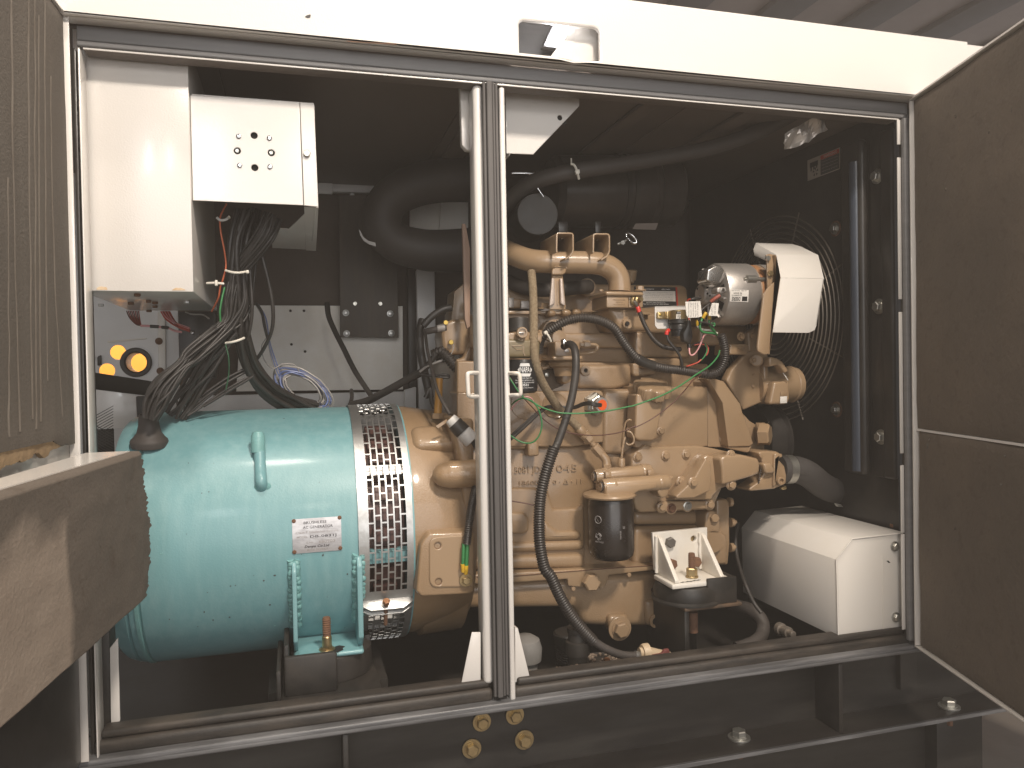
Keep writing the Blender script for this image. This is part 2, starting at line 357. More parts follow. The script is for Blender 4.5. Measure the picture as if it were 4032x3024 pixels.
def textm(name, s, org, ex, ey, h, m, parent=None, ext=.0003, wrap=None, width=None, align='CENTER', shear=0., bold=0.):
    """lettering: origin, writing direction ex, up direction ey, capital height h; wrap=(axis point, radius) bends it round an upright can"""
    cu = bpy.data.curves.new(name, 'FONT'); cu.body = s; cu.size = h/.7; cu.extrude = ext; cu.align_x = align; cu.align_y = 'CENTER'; cu.shear = shear; cu.resolution_u = 2; cu.offset = bold*h
    o = bpy.data.objects.new('tmp', cu); me = bpy.data.meshes.new_from_object(o); bpy.data.objects.remove(o); bpy.data.curves.remove(cu)
    if not len(me.vertices): return None
    if width:
        xs = [v.co.x for v in me.vertices]; k = width/max(max(xs) - min(xs), 1e-6); me.transform(Matrix.Diagonal((k, 1, 1, 1)))
    ex = Vector(ex).normalized(); ey = Vector(ey).normalized(); ez = ex.cross(ey); org = Vector(org)
    for v in me.vertices:
        x, y, z = v.co
        if wrap:
            cc, R = wrap; a0 = math.atan2(org.x - cc.x, -(org.y - cc.y)); a = a0 + x/R
            v.co = Vector((cc.x + math.sin(a)*(R + z), cc.y - math.cos(a)*(R + z), org.z + y))
        else: v.co = org + ex*x + ey*y + ez*z
    return mk(name, me, m, parent)
def ptext(name, s, x, y, Y, hpx, m, parent=None, x2=None, y2=None, wpx=None, ext=.0003, **k):
    """lettering on a face that looks at the camera; (x2,y2) a second picture point on its base line"""
    o = P(x, y, Y); ex = Vector((1, 0, 0))
    if x2: ex = (P(x2, y2, Y) - o).normalized()
    ey = Vector((-ex.z, 0, ex.x)); s0 = mpp(x, y, Y)
    return textm(name, s, o, ex, ey, hpx*s0, m, parent, ext=ext, width=wpx*s0 if wpx else None, **k)

# ================================================================== SETTING
struct(box('floor', (-7, -7, -.12), (7, 8, 0), concrete, bev=0))
cz = 4.25
ceil = struct(box('ceiling', (-7, -7, cz), (9, 9, cz + .04), ceilM, bev=0))
for i in range(18):
    x = -5.75 + i*.78
    o = box('joist', (x, -7, cz - .05), (x + .30, 9, cz - .003), beamC, ceil, bev=.006)
struct(box('yard_wall', (-2.6, 2.75, 0), (.3, 2.85, 2.6), orangeWall, bev=0))

# ================================================================== ENCLOSURE
enc = thing('generator_enclosure', 'white generator enclosure with two open bays, foam lined doors and black base beam', 'enclosure')
zf0 = P(2100, 232, -.03).z; zf1 = P(3700, 149, -.03).z
xl = P(285, 65, 0).x - .9; xr = P(3605, 385, 0).x + .62
step = P(3812, 160, -.03).x
V = Vector
fas = plate('roof_fascia', [V((xl, 0, zf0)), V((xr, 0, zf0)), V((xr, 0, zf1 - .006)), V((step, 0, zf1 - .006)), V((step, 0, zf1)), V((xl, 0, zf1))], -.03, .012, white, enc,
      holes=[[(2044, 94), (2050, 84), (2062, 80), (2338, 107), (2352, 113), (2361, 127), (2363, 238), (2258, 240), (2175, 219), (2046, 205)]], bev=.004, label='white roof fascia with a lamp pocket cut in it')
box('roof_top', (xl, -.018, zf1 - .012), (xr, 1.25, zf1 - .001), white, enc)
box('fascia_return', (xl, -.0175, zf0 + .0005), (xr, .012, zf0 + .004), white, enc, bev=.001)
zs0 = P(1100, 243, 0).z; zs1 = zf0 - .0015
x0 = P(292, 100, 0).x; x1 = P(3588, 410, 0).x
dz = zs1 - zs0
box('top_door_seal', (x0, .011, zs0 + dz*.30), (x1, .03, zs1), sealT, enc, bev=.003, seg=3)
box('top_door_seal', (x0, .0085, zs0 + .0005), (x1, .03, zs0 + dz*.28), sealT, enc, bev=.003, seg=3)
box('frame_lip', (x0 + .01, .012, zs0 - .0035), (x1 - .025, .0145, zs0 - .0003), white, enc, bev=.0005)
box('frame_header', (x0 + .01, .0155, zs0 - .003), (x1 - .025, .05, zs0 + .06), roofIn, enc, bev=.001)
zc = zs0 + .05
for i in range(6):
    a = xl + .05 + (xr - xl - .1)*i/6; b = xl + .05 + (xr - xl - .1)*(i + 1)/6 - .0012
    box('roof_lining', (a, .05, zc), (b, 1.18, zc + .02), roofIn, enc, bev=.004)
for q in ((1.0, .06), (.35, .05), (.62, .045)):
    box('roof_rib', (x1 - q[0], .06, zc - .012), (x1 - q[0] + q[1], 1.18, zc - .001), roofIn, enc, bev=.003)
# chips and scrapes on the fascia
mk('paint_chip', loft([[P(x, y, -.0305) for x, y in [(1200, 66), (1208, 60), (1222, 56), (1224, 62), (1221, 70), (1210, 72)]], [P(x, y, -.0302) for x, y in [(1200, 66), (1208, 60), (1222, 56), (1224, 62), (1221, 70), (1210, 72)]]]), inkM, enc)
mk('paint_scrape', loft([[P(x, y, -.0304) for x, y in [(1360, 160), (1440, 166), (1560, 172), (1562, 176), (1470, 170), (1370, 164)]], [P(x, y, -.0301) for x, y in [(1360, 160), (1440, 166), (1560, 172), (1562, 176), (1470, 170), (1370, 164)]]]), rust, enc)
# pocket behind the fascia hole
pz0, pz1 = P(2050, 240, -.01).z, P(2330, 60, -.01).z
px0, px1 = P(2030, 150, -.01).x, P(2375, 150, -.01).x
slab('lamp_pocket', [V((px0, .055, pz0 - .0)), V((px1, .055, pz0)), V((px1, .055, pz1)), V((px0, .055, pz1))], (0, .004, 0), sealT, enc)
prism('pocket_gusset', [(2262, 100), (2366, 112), (2366, 244), (2262, 250), (2168, 222)], .0, .004, white, enc, bev=.001)
prism('pocket_gusset', [(2250, 108), (2268, 112), (2252, 236), (2182, 224)], -.0015, .0012, white, enc, bev=0)
lamp = thing('work_lamp', 'small bright lamp shining in the cut out of the white roof fascia', 'lamp')
lq = [(2196, 84), (2248, 96), (2196, 180), (2150, 174)]
prism('lamp_lens', lq, .006, .004, lampM, lamp, bev=.001)
prism('lamp_housing', [(2186, 76), (2262, 92), (2204, 190), (2138, 182)], .0115, .02, sealT, lamp, bev=.002)

# posts and seals
ztop, zbot = zs0, P(1990, 2745, 0).z
pa, pb = P(1920, 1250, 0), P(1981, 1250, 0)
box('centre_post', (pa.x + .004, .014, zbot - .02), (pb.x - .003, .075, ztop + .004), black, enc)
wd = pb.x - pa.x
for u, v, y in ((0, .2, .004), (.21, .58, -.002), (.6, .78, .003), (.8, 1, .006)):
    box('centre_door_seal', (pa.x + wd*u, y, zbot), (pa.x + wd*v - .0006, .0135, ztop - .001), seal, enc, bev=.0025, seg=3)
za = P(1900, 332, .02).z; zb = P(1900, 2700, .02).z
a, b = P(1880, 1250, .02), P(1919, 1250, .02)
box('door_stop_tube', (a.x, .02, zb), (b.x, .072, za), white, enc, bev=.009, seg=4)
za = P(1980, 342, .006).z; zb = P(2020, 2760, .006).z
a, b = P(1983, 1250, .006), P(2004, 1250, .006)
box('door_stop_tube', (a.x, .006, zb), (b.x, .06, za), white, enc, bev=.004, seg=3)
prism('post_bracket', L('A2', [(1345, 530), (1425, 540), (1420, 985), (1390, 980), (1358, 945)]), .075, .02, white, enc, bev=.003)
prism('post_gusset', [(1858, 2490), (1893, 2490), (1893, 2700), (1815, 2700)], .03, .004, white, enc, bev=.0015)
prism('post_gusset', [(2028, 2470), (2040, 2474), (2086, 2664), (2054, 2672), (2028, 2690)], .03, .02, white, enc, bev=.0015)
tube('grab_handle', L('W1', [(965, 658, .018), (900, 658, -.004), (858, 664, -.012), (848, 690, -.014), (852, 800, -.014), (858, 900, -.014), (866, 930, -.012), (905, 940, -.004), (965, 938, .018)]), 8.6, whiteR, enc, 12)
tube('grab_handle', L('W1', [(1338, 662, .01), (1400, 662, -.01), (1448, 668, -.016), (1466, 700, -.018), (1474, 800, -.018), (1478, 890, -.018), (1466, 918, -.016), (1420, 922, -.01), (1345, 926, .01)]), 8.2, whiteR, enc, 12)
# left post
e0 = P(312, 300, 0)
box('side_post', (P(365, 2700, .07).x, .07, zbot - .07), (P(436, 2700, .07).x, .12, P(400, 2440, .07).z), blackD, enc)
box('side_post', (P(350, 2700, .02).x, .02, zbot - .09), (P(366, 2700, .02).x, .1, ztop), black, enc)
box('post_edge', (P(308, 300, .005).x, .005, zbot - .095), (P(315, 300, .005).x, .05, ztop - .004), white, enc, bev=.001)
prism('corner_plate', L('B3', [(700, 895), (752, 828), (766, 1355), (735, 1418), (708, 1418)]), .06, .004, white, enc, bev=.001)
# right post
r0_, r1_ = P(3555, 1200, .012), P(3591, 1200, .012)
box('side_post', (r0_.x, .012, zbot), (r1_.x + .03, .020, ztop), black, enc, bev=.002)
box('side_door_seal', (P(3566, 1200, 0).x, -.002, zbot), (r1_.x, .0115, ztop - .001), sealT, enc, bev=.004, seg=3)
fx0, fx1 = P(3541, 1200, .011).x, P(3553, 1200, .011).x
for ya, yb in ((472, 570), (620, 1178), (1228, 1785), (1832, 2098), (2104, 2480)):
    box('post_flange', (fx0, .011, P(3556, yb, .011).z), (fx1, .0145, P(3550, ya, .011).z), white, enc, bev=.0008)

# sill, rail, base beam
zr1 = P(2012, 2765, -.005).z; zr0 = P(2000, 2802, -.005).z
bx0, bx1 = xl - .1, xr + .3
box('base_rail', (bx0, -.005, zr0), (bx1, .1, zr1), railM, enc, bev=.004, seg=3)
box('base_rail', (bx0, -.0085, zr0 + .004), (bx1, -.0055, zr1 - .008), railM, enc, bev=.001)
def sill(xa, xb, top, bot):
    a, b = P(*xa, .02), P(*xb, .02); zt = P(*top, .02).z; zb_ = P(*bot, .02).z
    h = zt - zb_
    box('sill_seal', (a.x, .014, zb_), (b.x, .05, zb_ + h*.62), sealB, enc, bev=.008, seg=3)
    box('sill_seal', (a.x + .01, .022, zb_ + h*.63), (b.x - .004, .06, zt), sealB, enc, bev=.006, seg=3)
sill((372, 2930), (1940, 2730), (1000, 2802), (1000, 2890))
sill((2022, 2720), (3580, 2510), (3100, 2534), (3100, 2606))
zfl = zr1 + .004
zlow = zfl - .15
box('floor_ledge', (bx0, .1015, zlow), (bx1, .13, zfl), black, enc, bev=.002)
box('enclosure_floor', (bx0, .1305, zlow - .01), (bx1, 1.2, zlow), black, enc, bev=0)
zw = P(2932, 2985, -.005).z
box('beam_web', (bx0, .085, zw + .012), (bx1, .10, zr0 - .001), beamM, enc, bev=0)
box('beam_flange', (bx0, -.005, zw), (bx1, .1, zw + .0145), beamM, enc, bev=.004, seg=2)
box('flange_edge_scuff', (bx0, -.0065, zw + .002), (bx1, -.0055, zw + .011), railM, enc, bev=0)
for px, py in ((1362, 2990), (3310, 2760)):
    p = P(px, py, .0)
    box('web_stiffener', (p.x - .005, -.001, zw + .016), (p.x + .005, .0845, zr0 - .002), beamM, enc, bev=.001)
for px, py, r in ((1897, 2842, 24), (2027, 2815, 24), (1857, 2947, 25), (2064, 2912, 25)):
    bolt(px, py, .082, r, yzinc, enc, 'washer')
for px, py in ((2910, 2905), (3737, 2782)):
    p = PZ(px, py, zw + .016); boltw(p, .0165, zinc, enc, 'washer', (0, 0, 1))
    boltw(Vector((p.x + .002, p.y, zw - .001)), .0145, zinc, enc, 'hex', (0, 0, -1)); 
    lathe('bolt_shank', [(0, .007), (.03, .007)], (p.x + .002, p.y, zw - .001), (0, 0, -1), rust, enc, 12)
box('tank_wall', (bx0, .16, .25), (P(3690, 2950, .16).x, .9, zw - .004), beamM, enc, bev=0)
box('skid_leg', (P(3690, 2950, .12).x, .12, 0), (P(3870, 2950, .12).x, .22, zw - .002), beamM, enc, bev=.003)

# inside walls
yb = 1.14
def pback(x, y): return P(x, y, yb)
ztopw, zflo = zc + .02, zlow - .009
lx = bx0 + .12
hw = [(560, 1420, 30, 0)]
xw = P(705, 1400, yb).x
plate('rear_wall_panel', [V((lx, 0, zflo + .01)), V((xw, 0, zflo + .01)), V((xw, 0, ztopw)), V((lx, 0, ztopw))], yb, .004, greyW, enc,
      holes=[c('W3', 390, 680) + (28.5,), c('W3', 562, 775) + (42,), c('W3', 288, 852) + (28.5,)], label='grey white rear panel with round cable holes')
tq = c('W3', 562, 775)
plathe('hole_collar', [(-70, 40), (-70, 42.5), (3, 42.5), (3, 56), (8, 58), (11, 54), (11, 44), (8, 40.5), (-70, 39.5)], tq[0], tq[1], yb, rubberD, enc, seg=36)
s_ = mpp(tq[0], tq[1], yb)
lathe('pipe_sleeve', [(0, 39*s_), (.075, 39*s_), (.075, 37.5*s_), (0, 37.5*s_)], P(tq[0], tq[1], yb), (0, 1, 0), greyW, enc, 32)
box('rear_wall', (xw - .05, yb + .03, zflo), (xr + .2, yb + .05, ztopw), dark, enc, bev=0)
box('end_wall', (lx - .02, .02, zflo), (lx - .003, yb, ztopw), greyW, enc, bev=0)
box('end_wall', (x1 + .30, .02, zflo), (x1 + .32, yb, ztopw), dark, enc, bev=0)
sx = P(796, 1350, yb - .03)
box('rear_wall_post', (P(745, 1350, yb - .02).x - .012, yb - .03, zflo), (P(765, 1350, yb - .02).x, yb - .005, P(640, 1260, yb).z), greyW, enc)
prism('rear_wall_post', L('W3', [(760, 300), (830, 300), (838, 1000), (768, 1000)]), yb - .012, .01, backW, enc)
for q in ((772, 577), (785, 855)): bolt(*c('W3', *q), yb - .014, 9, rust, enc, 'washer')
prism('wall_stiffener', L('W3', [(290, 575), (655, 545), (655, 556), (300, 592)]), yb - .005, .004, backW, enc, bev=.001)
prism('wall_bracket', L('W3', [(195, 720), (232, 705), (232, 800), (195, 806)]), yb - .012, .008, blackD, enc)
prism('wall_bracket', L('W3', [(140, 720), (172, 715), (172, 748), (140, 752)]), yb - .012, .008, blackD, enc)
# inner brace and lit lower panel at the left
q = [P(335, 1462, .35), P(335, 1530, .35), P(652, 1568, .75), P(652, 1510, .75)]
slab('brace_bar', q, (0, .03, 0), blackD, enc, bev=.003)
prism('brace_leg', [(535, 1560), (660, 1556), (664, 1660), (540, 1660)], .80, .03, blackD, enc)
prism('inner_panel', [(330, 1520), (536, 1556), (540, 1690), (332, 1682)], .84, .003, white, enc)
# expanded metal grille beside the drum
gx0, gx1, gy0, gy1 = 342, 446, 1676, 1800
gb = bmesh.new(); s_ = mpp(390, 1740, .60)
for i in range(13):
    for d in (-1, 1):
        a = P(342, gy0 + i*11 - 20, .60); b_ = P(446, gy0 + i*11 - 20 + d*58, .60)
        tubebm([a, b_], .0012, 4, gb)
mk('mesh_grille', gb, blackD, enc)['kind'] = 'stuff'
pbox('grille_back', 330, 1690, 450, 1830, .62, .004, holeM, enc)

# things on the rear wall
pl = L('W4', [(275, 800), (1255, 812), (1400, 812), (1412, 1400), (225, 1420), (225, 1330)])
plate('rear_plate', L('W4', [(270, 806), (1402, 812), (1404, 1398), (232, 1412)]), yb - .03, .012, backW, enc, holes=[c('W4', *q) + (5.2,) for q in ((613, 845), (708, 845), (620, 1081), (716, 1131))], label='dull white plate with four small holes, water stained')
prism('rear_ledge', L('W4', [(-180, 1445), (1440, 1412), (1440, 1540), (-180, 1590)]), yb - .06, .03, greyW, enc)
prism('rear_ledge', L('A6', [(985, 890), (1060, 868), (1060, 1040), (985, 1040)]), yb - .10, .03, greyW, enc)
hang = thing('hanger_plate', 'dusty dark steel plate with six fixings hanging in front of the white rear plate', 'bracket')
plate('plate_body', [(1335, 768), (1560, 768), (1570, 1330), (1340, 1328)], yb - .075, .008, M('dusty_brown_plate', (.060, .050, .042), .6, bump=.1, var=.8, vscale=10, vcol=(.10, .082, .066), stretch=(3, 3, .5)), hang, bev=.002)
for q in ((600, 385), (890, 390), (605, 520), (898, 518)): bolt(*c('A6', *q), yb - .076, 10.5, galv, hang, 'rivet', name='bolt')
for q in ((660, 325), (825, 325)): bolt(*c('A6', *q), yb - .076, 8, zinc, hang, 'socket', name='screw')
prism('rear_column', [(1640, 1060), (1712, 1068), (1722, 1660), (1650, 1660)], yb - .07, .03, greyW, enc, bev=.004, label='pale upright channel at the rear wall')
prism('rear_column', [(1604, 1060), (1636, 1060), (1646, 1660), (1612, 1660)], yb - .05, .03, blackD, enc, bev=.004)
prism('cross_beam', L('A2', [(415, 1195), (900, 1215), (900, 1262), (415, 1250)]), yb - .02, .03, greyW, enc, bev=.004)
prism('cross_beam', L('A2', [(420, 1192), (515, 1196), (515, 1268), (420, 1264)]), yb - .03, .008, greyW, enc, bev=.003)
bolt(*c('A2', 640, 1275), yb - .06, 10, galv, enc, 'hex')
prism('rear_panel', L('W5', [(630, 470), (1095, 470), (1095, 720), (630, 712)]), yb - .02, .01, backW, enc)
prism('rear_panel', L('W5', [(880, 468), (1095, 468), (1095, 722), (860, 716)]), yb - .035, .012, backW, enc)
prism('upper_bracket', L('W5', [(880, -60), (1090, -60), (1090, 100), (880, 95)]), .8, .01, roofIn, enc)

# ------------------------------------------------ doors
def door_frame(h, ang, z0, z1, length, side, lab):
    d = V((-math.sin(rad(ang)), -math.cos(rad(ang)), 0)); n = V((d.y, -d.x, 0))*side
    return d, n
# right door
hR = P(3593, 1200, -.012); dR = V((-math.sin(rad(16.4)), -math.cos(rad(16.4)), 0)); nR = V((-dR.y, dR.x, 0)).normalized()
if nR.x < 0: nR = -nR
zRt, zRb = P(3605, 388, -.012).z - .002, P(3617, 2545, -.012).z
def dquad(h, d, s0, s1, z0, z1, off, n): return [h + d*s0 + n*off + V((0, 0, z0 - h.z)), h + d*s1 + n*off + V((0, 0, z0 - h.z)), h + d*s1 + n*off + V((0, 0, z1 - h.z)), h + d*s0 + n*off + V((0, 0, z1 - h.z))]
drR = slab('door', dquad(hR, dR, 0, .85, zRb, zRt, .016, nR), nR*.02, white, enc, bev=.002, label='right hand door folded open, lined with dark foam')
slab('door_edge', dquad(hR, dR, 0, .85, zRb, zRb + .004, -.004, nR), nR*.0195, white, drR, bev=.001)
slab('door_edge', dquad(hR, dR, 0, .85, zRt - .005, zRt, -.004, nR), nR*.0195, white, drR, bev=.001)
slab('door_edge', dquad(hR, dR, 0, .005, zRb + .005, zRt - .006, -.004, nR), nR*.0195, white, drR, bev=.001)
zsp = PN(3600, 1690, hR, nR).z
def wavy(q0, d, s0, s1, z0, z1, off, n, amp, seed, jag=0.):
    bm = bmesh.new(); nx, nz = 40, 60; G = []
    for i in range(nx + 1):
        row = []
        for j in range(nz + 1):
            u, v_ = i/nx, j/nz; s = s0 + (s1 - s0)*u; z = z0 + (z1 - z0)*v_
            p = q0 + d*s + V((0, 0, z - q0.z))
            e = noise.noise(V((s*4, z*4, seed)))*amp + noise.noise(V((s*14, z*14, seed + 5)))*amp*.4
            rim = min(u*nx, (1 - u)*nx, v_*nz, (1 - v_)*nz); roll = .004*max(0, 1 - rim/1.5)
            row.append(bm.verts.new(p + n*(off + e + roll)))
        G.append(row)
    for i in range(nx):
        for j in range(nz): bm.faces.new((G[i][j], G[i + 1][j], G[i + 1][j + 1], G[i][j + 1]))
    ed = [e for e in bm.edges if e.is_boundary]; r = bmesh.ops.extrude_edge_only(bm, edges=ed)
    for v in r['geom']:
        if isinstance(v, bmesh.types.BMVert): v.co += n*(.014)
    bmesh.ops.recalc_face_normals(bm, faces=bm.faces); return bm
mk('foam_lining', wavy(hR, dR, .008, .84, zsp + .003, zRt - .008, .0, nR, .004, 3.1), foamR, drR, 50)
mk('foam_lining', wavy(hR, dR, .012, .84, zRb + .007, zsp - .004, .001, nR, .004, 9.4), foamR, drR, 50)
slab('foam_joint', dquad(hR, dR, .006, .84, zsp - .0032, zsp + .002, .003, nR), nR*.01, greyW, drR, bev=0)
dripM = M('dried_drip', (.138, .119, .099), .9, var=.95, vscale=22, vcol=(.108, .09, .073))
rn_ = random.Random(9)
for i in range(34):
    s_ = rn_.uniform(.03, .7); z_ = rn_.uniform(zRb + .05, zRt - .06); p = hR + dR*s_ - nR*.0012; p.z = z_; l_ = rn_.choice((.002, .003, .006)); a_ = rn_.uniform(-.6, .6)
    slab('foam_nick', [p + V((0, 0, -l_)), p + dR*.0012 + V((0, 0, -l_*.6)), p + dR*(.0012 + a_*.002) + V((0, 0, l_)), p + V((0, 0, l_*.7))], nR*.004, dripM, drR, bev=0)
# left door
hL = P(288, 900, -.012); dL = V((-math.sin(rad(3.7)), -math.cos(rad(3.7)), 0)); nL = V((dL.y, -dL.x, 0)).normalized()
if nL.x > 0: nL = -nL
zLt, zLb = P(285, 62, -.012).z, P(375, 2992, -.012).z
drL = slab('door', dquad(hL, dL, 0, .8, zLb, zLt, .014, nL), nL*.02, white, enc, bev=.002, label='left hand door folded open, foam lining torn away at its lower edge')
slab('door_edge', dquad(hL, dL, 0, .004, zLb, zLt, -.003, nL), nL*.017, white, drL, bev=.001)
slab('door_edge', dquad(hL, dL, .004, .8, zLt - .003, zLt, -.001, nL), nL*.0148, white, drL, bev=.001)
ztr = PN(300, 1745, hL, nL).z
bm = wavy(hL, dL, .010, .79, ztr, zLt - .006, 0, nL, .0015, 1.7)
bm.verts.ensure_lookup_table()
for v in bm.verts:
    if v.co.z < ztr + .012:
        s = (v.co - hL).dot(dL); v.co.z += .004*noise.noise(V((s*70, 0, 2))) + .004*noise.noise(V((s*160, 3, 2))) + (min(.030, (s - .07)*.32) if s > .07 else 0)
mk('foam_lining', bm, foamL, drL, 50)
bm = bmesh.new(); up_, lo2 = [], []
for i in range(61):
    s = .062 + .3*i/60; zb2 = ztr + min(.030, max(0, s - .07)*.32) ; zl2 = ztr - .004 + .010*noise.noise(V((s*26, 8, 0))) + .004*noise.noise(V((s*110, 2, 0))) - .006*i/60
    if i < 6: zl2 = zb2 + (zl2 - zb2)*i/6
    p = hL + dL*s
    for arr, z_, of_ in ((up_, zb2 + .010, .0015), (lo2, zl2, .006)): arr.append(bm.verts.new(V((p.x, p.y, z_)) + nL*(of_ + .0015*noise.noise(V((s*60, z_*60, 1))))))
for i in range(60): bm.faces.new((up_[i], up_[i + 1], lo2[i + 1], lo2[i]))
ed = [e for e in bm.edges if e.is_boundary]; r = bmesh.ops.extrude_edge_only(bm, edges=ed)
for v in r['geom']:
    if isinstance(v, bmesh.types.BMVert): v.co += nL*.007
bmesh.ops.recalc_face_normals(bm, faces=bm.faces); mk('torn_foam', bm, foamRaw, drL, 60)
rn_ = random.Random(3)
for xa_, xb_, ya_, yb_ in ((45, 78, -80, 1700), (111, 128, -80, 1650), (136, 142, -80, 1690), (151, 160, 60, 1660), (175, 186, -60, 1500), (199, 244, 300, 1640), (30, 36, 700, 1720)):
    pts = []
    for i in range(22):
        t = i/21; x_ = xa_ + (xb_ - xa_)*(t**2) + 4*noise.noise(V((t*7, xa_, 0))); p = PN(x_, ya_ + (yb_ - ya_)*t, hL, nL) - nL*.0002; pts.append(p)
    mk('drip_mark', tubebm(catmull(pts, 3), .0013, 5), dripM, drL, 60)
mk('lower_lining', wavy(hL, dL, .008, .79, zLb + .003, P(350, 2440, -.012).z, .004, nL, .0008, 6.1), black, drL, 50)
# hood on the left door
Zt = P(512, 1779, -.03).z; fB = P(572, 2360, -.03); Zb = fB.z
dF = V((-math.sin(rad(6.95)), -math.cos(rad(6.95)), 0)); nF = V((-dF.y, dF.x, 0)).normalized()
if nF.x < 0: nF = -nF
A_ = P(338, 1782, -.03); B_ = P(512, 1779, -.03)
def zset(v, z): return V((v.x, v.y, z))
hood = slab('air_hood', [zset(A_, Zt), zset(B_, Zt), zset(B_ + dF*.62, Zt), zset(A_ + dL*.62, Zt)], (0, 0, .0015), white, drL, bev=0, label='white sheet hood with foam glued over its face')
slab('hood_face', [zset(B_, Zb + .004), zset(B_ + dF*.62, Zb + .004), zset(B_ + dF*.62, Zt), zset(B_, Zt)], -nF*.0015, white, drL, bev=0)
slab('hood_end', [zset(A_, Zb + .02), zset(B_ - V((.002, 0, 0)), Zb + .02), zset(B_ - V((.002, 0, 0)), Zt - .001), zset(A_, Zt - .001)], (0, -.0015, 0), white, drL, bev=0)
slab('hood_base', [zset(A_, Zb + .004), zset(B_, Zb + .004), zset(B_ + dF*.62, Zb + .004), zset(A_ + dL*.62, Zb + .004)], (0, 0, -.001), white, drL, bev=0)
# foam slab with a ragged far edge
bm = bmesh.new(); nz, nx = 150, 46; f0 = zset(B_, Zt) + nF*.001
thk = (P(572, 2000, -.03) - P(516, 2000, -.03)).length*.25
front = []
def edge_s(v):
    return -(.024 + .008*noise.noise(V((v*7, 3, 0))) + .014*noise.noise(V((v*24, 0, 1))) + .013*noise.noise(V((v*60, 5, 1))) - (.012 if v > .94 else 0)) - (.012 if .18 < v < .58 else 0) + (.010 if v < .06 else 0)
for i in range(nx + 1):
    row = []
    for j in range(nz + 1):
        v_ = j/nz; u = i/nx; s = edge_s(v_) + (.62 - edge_s(v_))*u**1.5; z = Zb + (Zt - Zb)*v_
        e = .004*noise.noise(V((s*6, z*6, 7))) + .0012*noise.noise(V((s*30, z*30, 7)))
        rim = min(i, (1 - v_)*nz, v_*nz); roll = .006*max(0, 1 - rim/3)
        row.append(bm.verts.new(f0 + dF*s + V((0, 0, z - f0.z)) + nF*(.020 + e - roll)))
    front.append(row)
for i in range(nx):
    for j in range(nz): bm.faces.new((front[i][j], front[i + 1][j], front[i + 1][j + 1], front[i][j + 1]))
ed = [e for e in bm.edges if e.is_boundary]; r = bmesh.ops.extrude_edge_only(bm, edges=ed)
for v in r['geom']:
    if isinstance(v, bmesh.types.BMVert): v.co -= nF*.017
bmesh.ops.recalc_face_normals(bm, faces=bm.faces)
# pale dried water stain covering the near part of the foam
nt = FH.node_tree; bs_ = nt.nodes['Principled BSDF']; old = bs_.inputs['Base Color'].links[0].from_socket
geo = nt.nodes.new('ShaderNodeNewGeometry'); dt = nt.nodes.new('ShaderNodeVectorMath'); dt.operation = 'DOT_PRODUCT'; nt.links.new(geo.outputs['Position'], dt.inputs[0]); dt.inputs[1].default_value = dF
nz_ = nt.nodes.new('ShaderNodeTexNoise'); nz_.inputs['Scale'].default_value = 9; nz_.inputs['Detail'].default_value = 5; nt.links.new(geo.outputs['Position'], nz_.inputs['Vector'])
ad_ = nt.nodes.new('ShaderNodeMath'); ad_.operation = 'MULTIPLY_ADD'; nt.links.new(nz_.outputs['Fac'], ad_.inputs[0]); ad_.inputs[1].default_value = .06; nt.links.new(dt.outputs['Value'], ad_.inputs[2])
s_st = PN(262, 2200, fB, nF).dot(dF) + .03
rg_ = nt.nodes.new('ShaderNodeMapRange'); rg_.inputs[1].default_value = s_st - .004; rg_.inputs[2].default_value = s_st + .012; nt.links.new(ad_.outputs[0], rg_.inputs[0])
zc_ = nt.nodes.new('ShaderNodeSeparateXYZ'); nt.links.new(geo.outputs['Position'], zc_.inputs[0])
z2_ = nt.nodes.new('ShaderNodeMath'); z2_.operation = 'MULTIPLY_ADD'; nt.links.new(nz_.outputs['Fac'], z2_.inputs[0]); z2_.inputs[1].default_value = .12; nt.links.new(zc_.outputs['Z'], z2_.inputs[2])
zr_ = nt.nodes.new('ShaderNodeMapRange'); zr_.inputs[1].default_value = Zt - .035 + .06; zr_.inputs[2].default_value = Zt - .075 + .06; nt.links.new(z2_.outputs[0], zr_.inputs[0])
ml_ = nt.nodes.new('ShaderNodeMath'); ml_.operation = 'MULTIPLY'; nt.links.new(rg_.outputs[0], ml_.inputs[0]); nt.links.new(zr_.outputs[0], ml_.inputs[1])
mx_ = nt.nodes.new('ShaderNodeMix'); mx_.data_type = 'RGBA'; nt.links.new(ml_.outputs[0], mx_.inputs[0]); nt.links.new(old, mx_.inputs[6])
n3 = nt.nodes.new('ShaderNodeMix'); n3.data_type = 'RGBA'; nt.links.new(nz_.outputs['Fac'], n3.inputs[0]); n3.inputs[6].default_value = (.33, .275, .225, 1); n3.inputs[7].default_value = (.20, .155, .12, 1)
nt.links.new(n3.outputs[2], mx_.inputs[7]); nt.links.new(mx_.outputs[2], bs_.inputs['Base Color'])
mk('hood_foam', bm, FH, drL, 50, label='water stained brown foam with a torn edge')

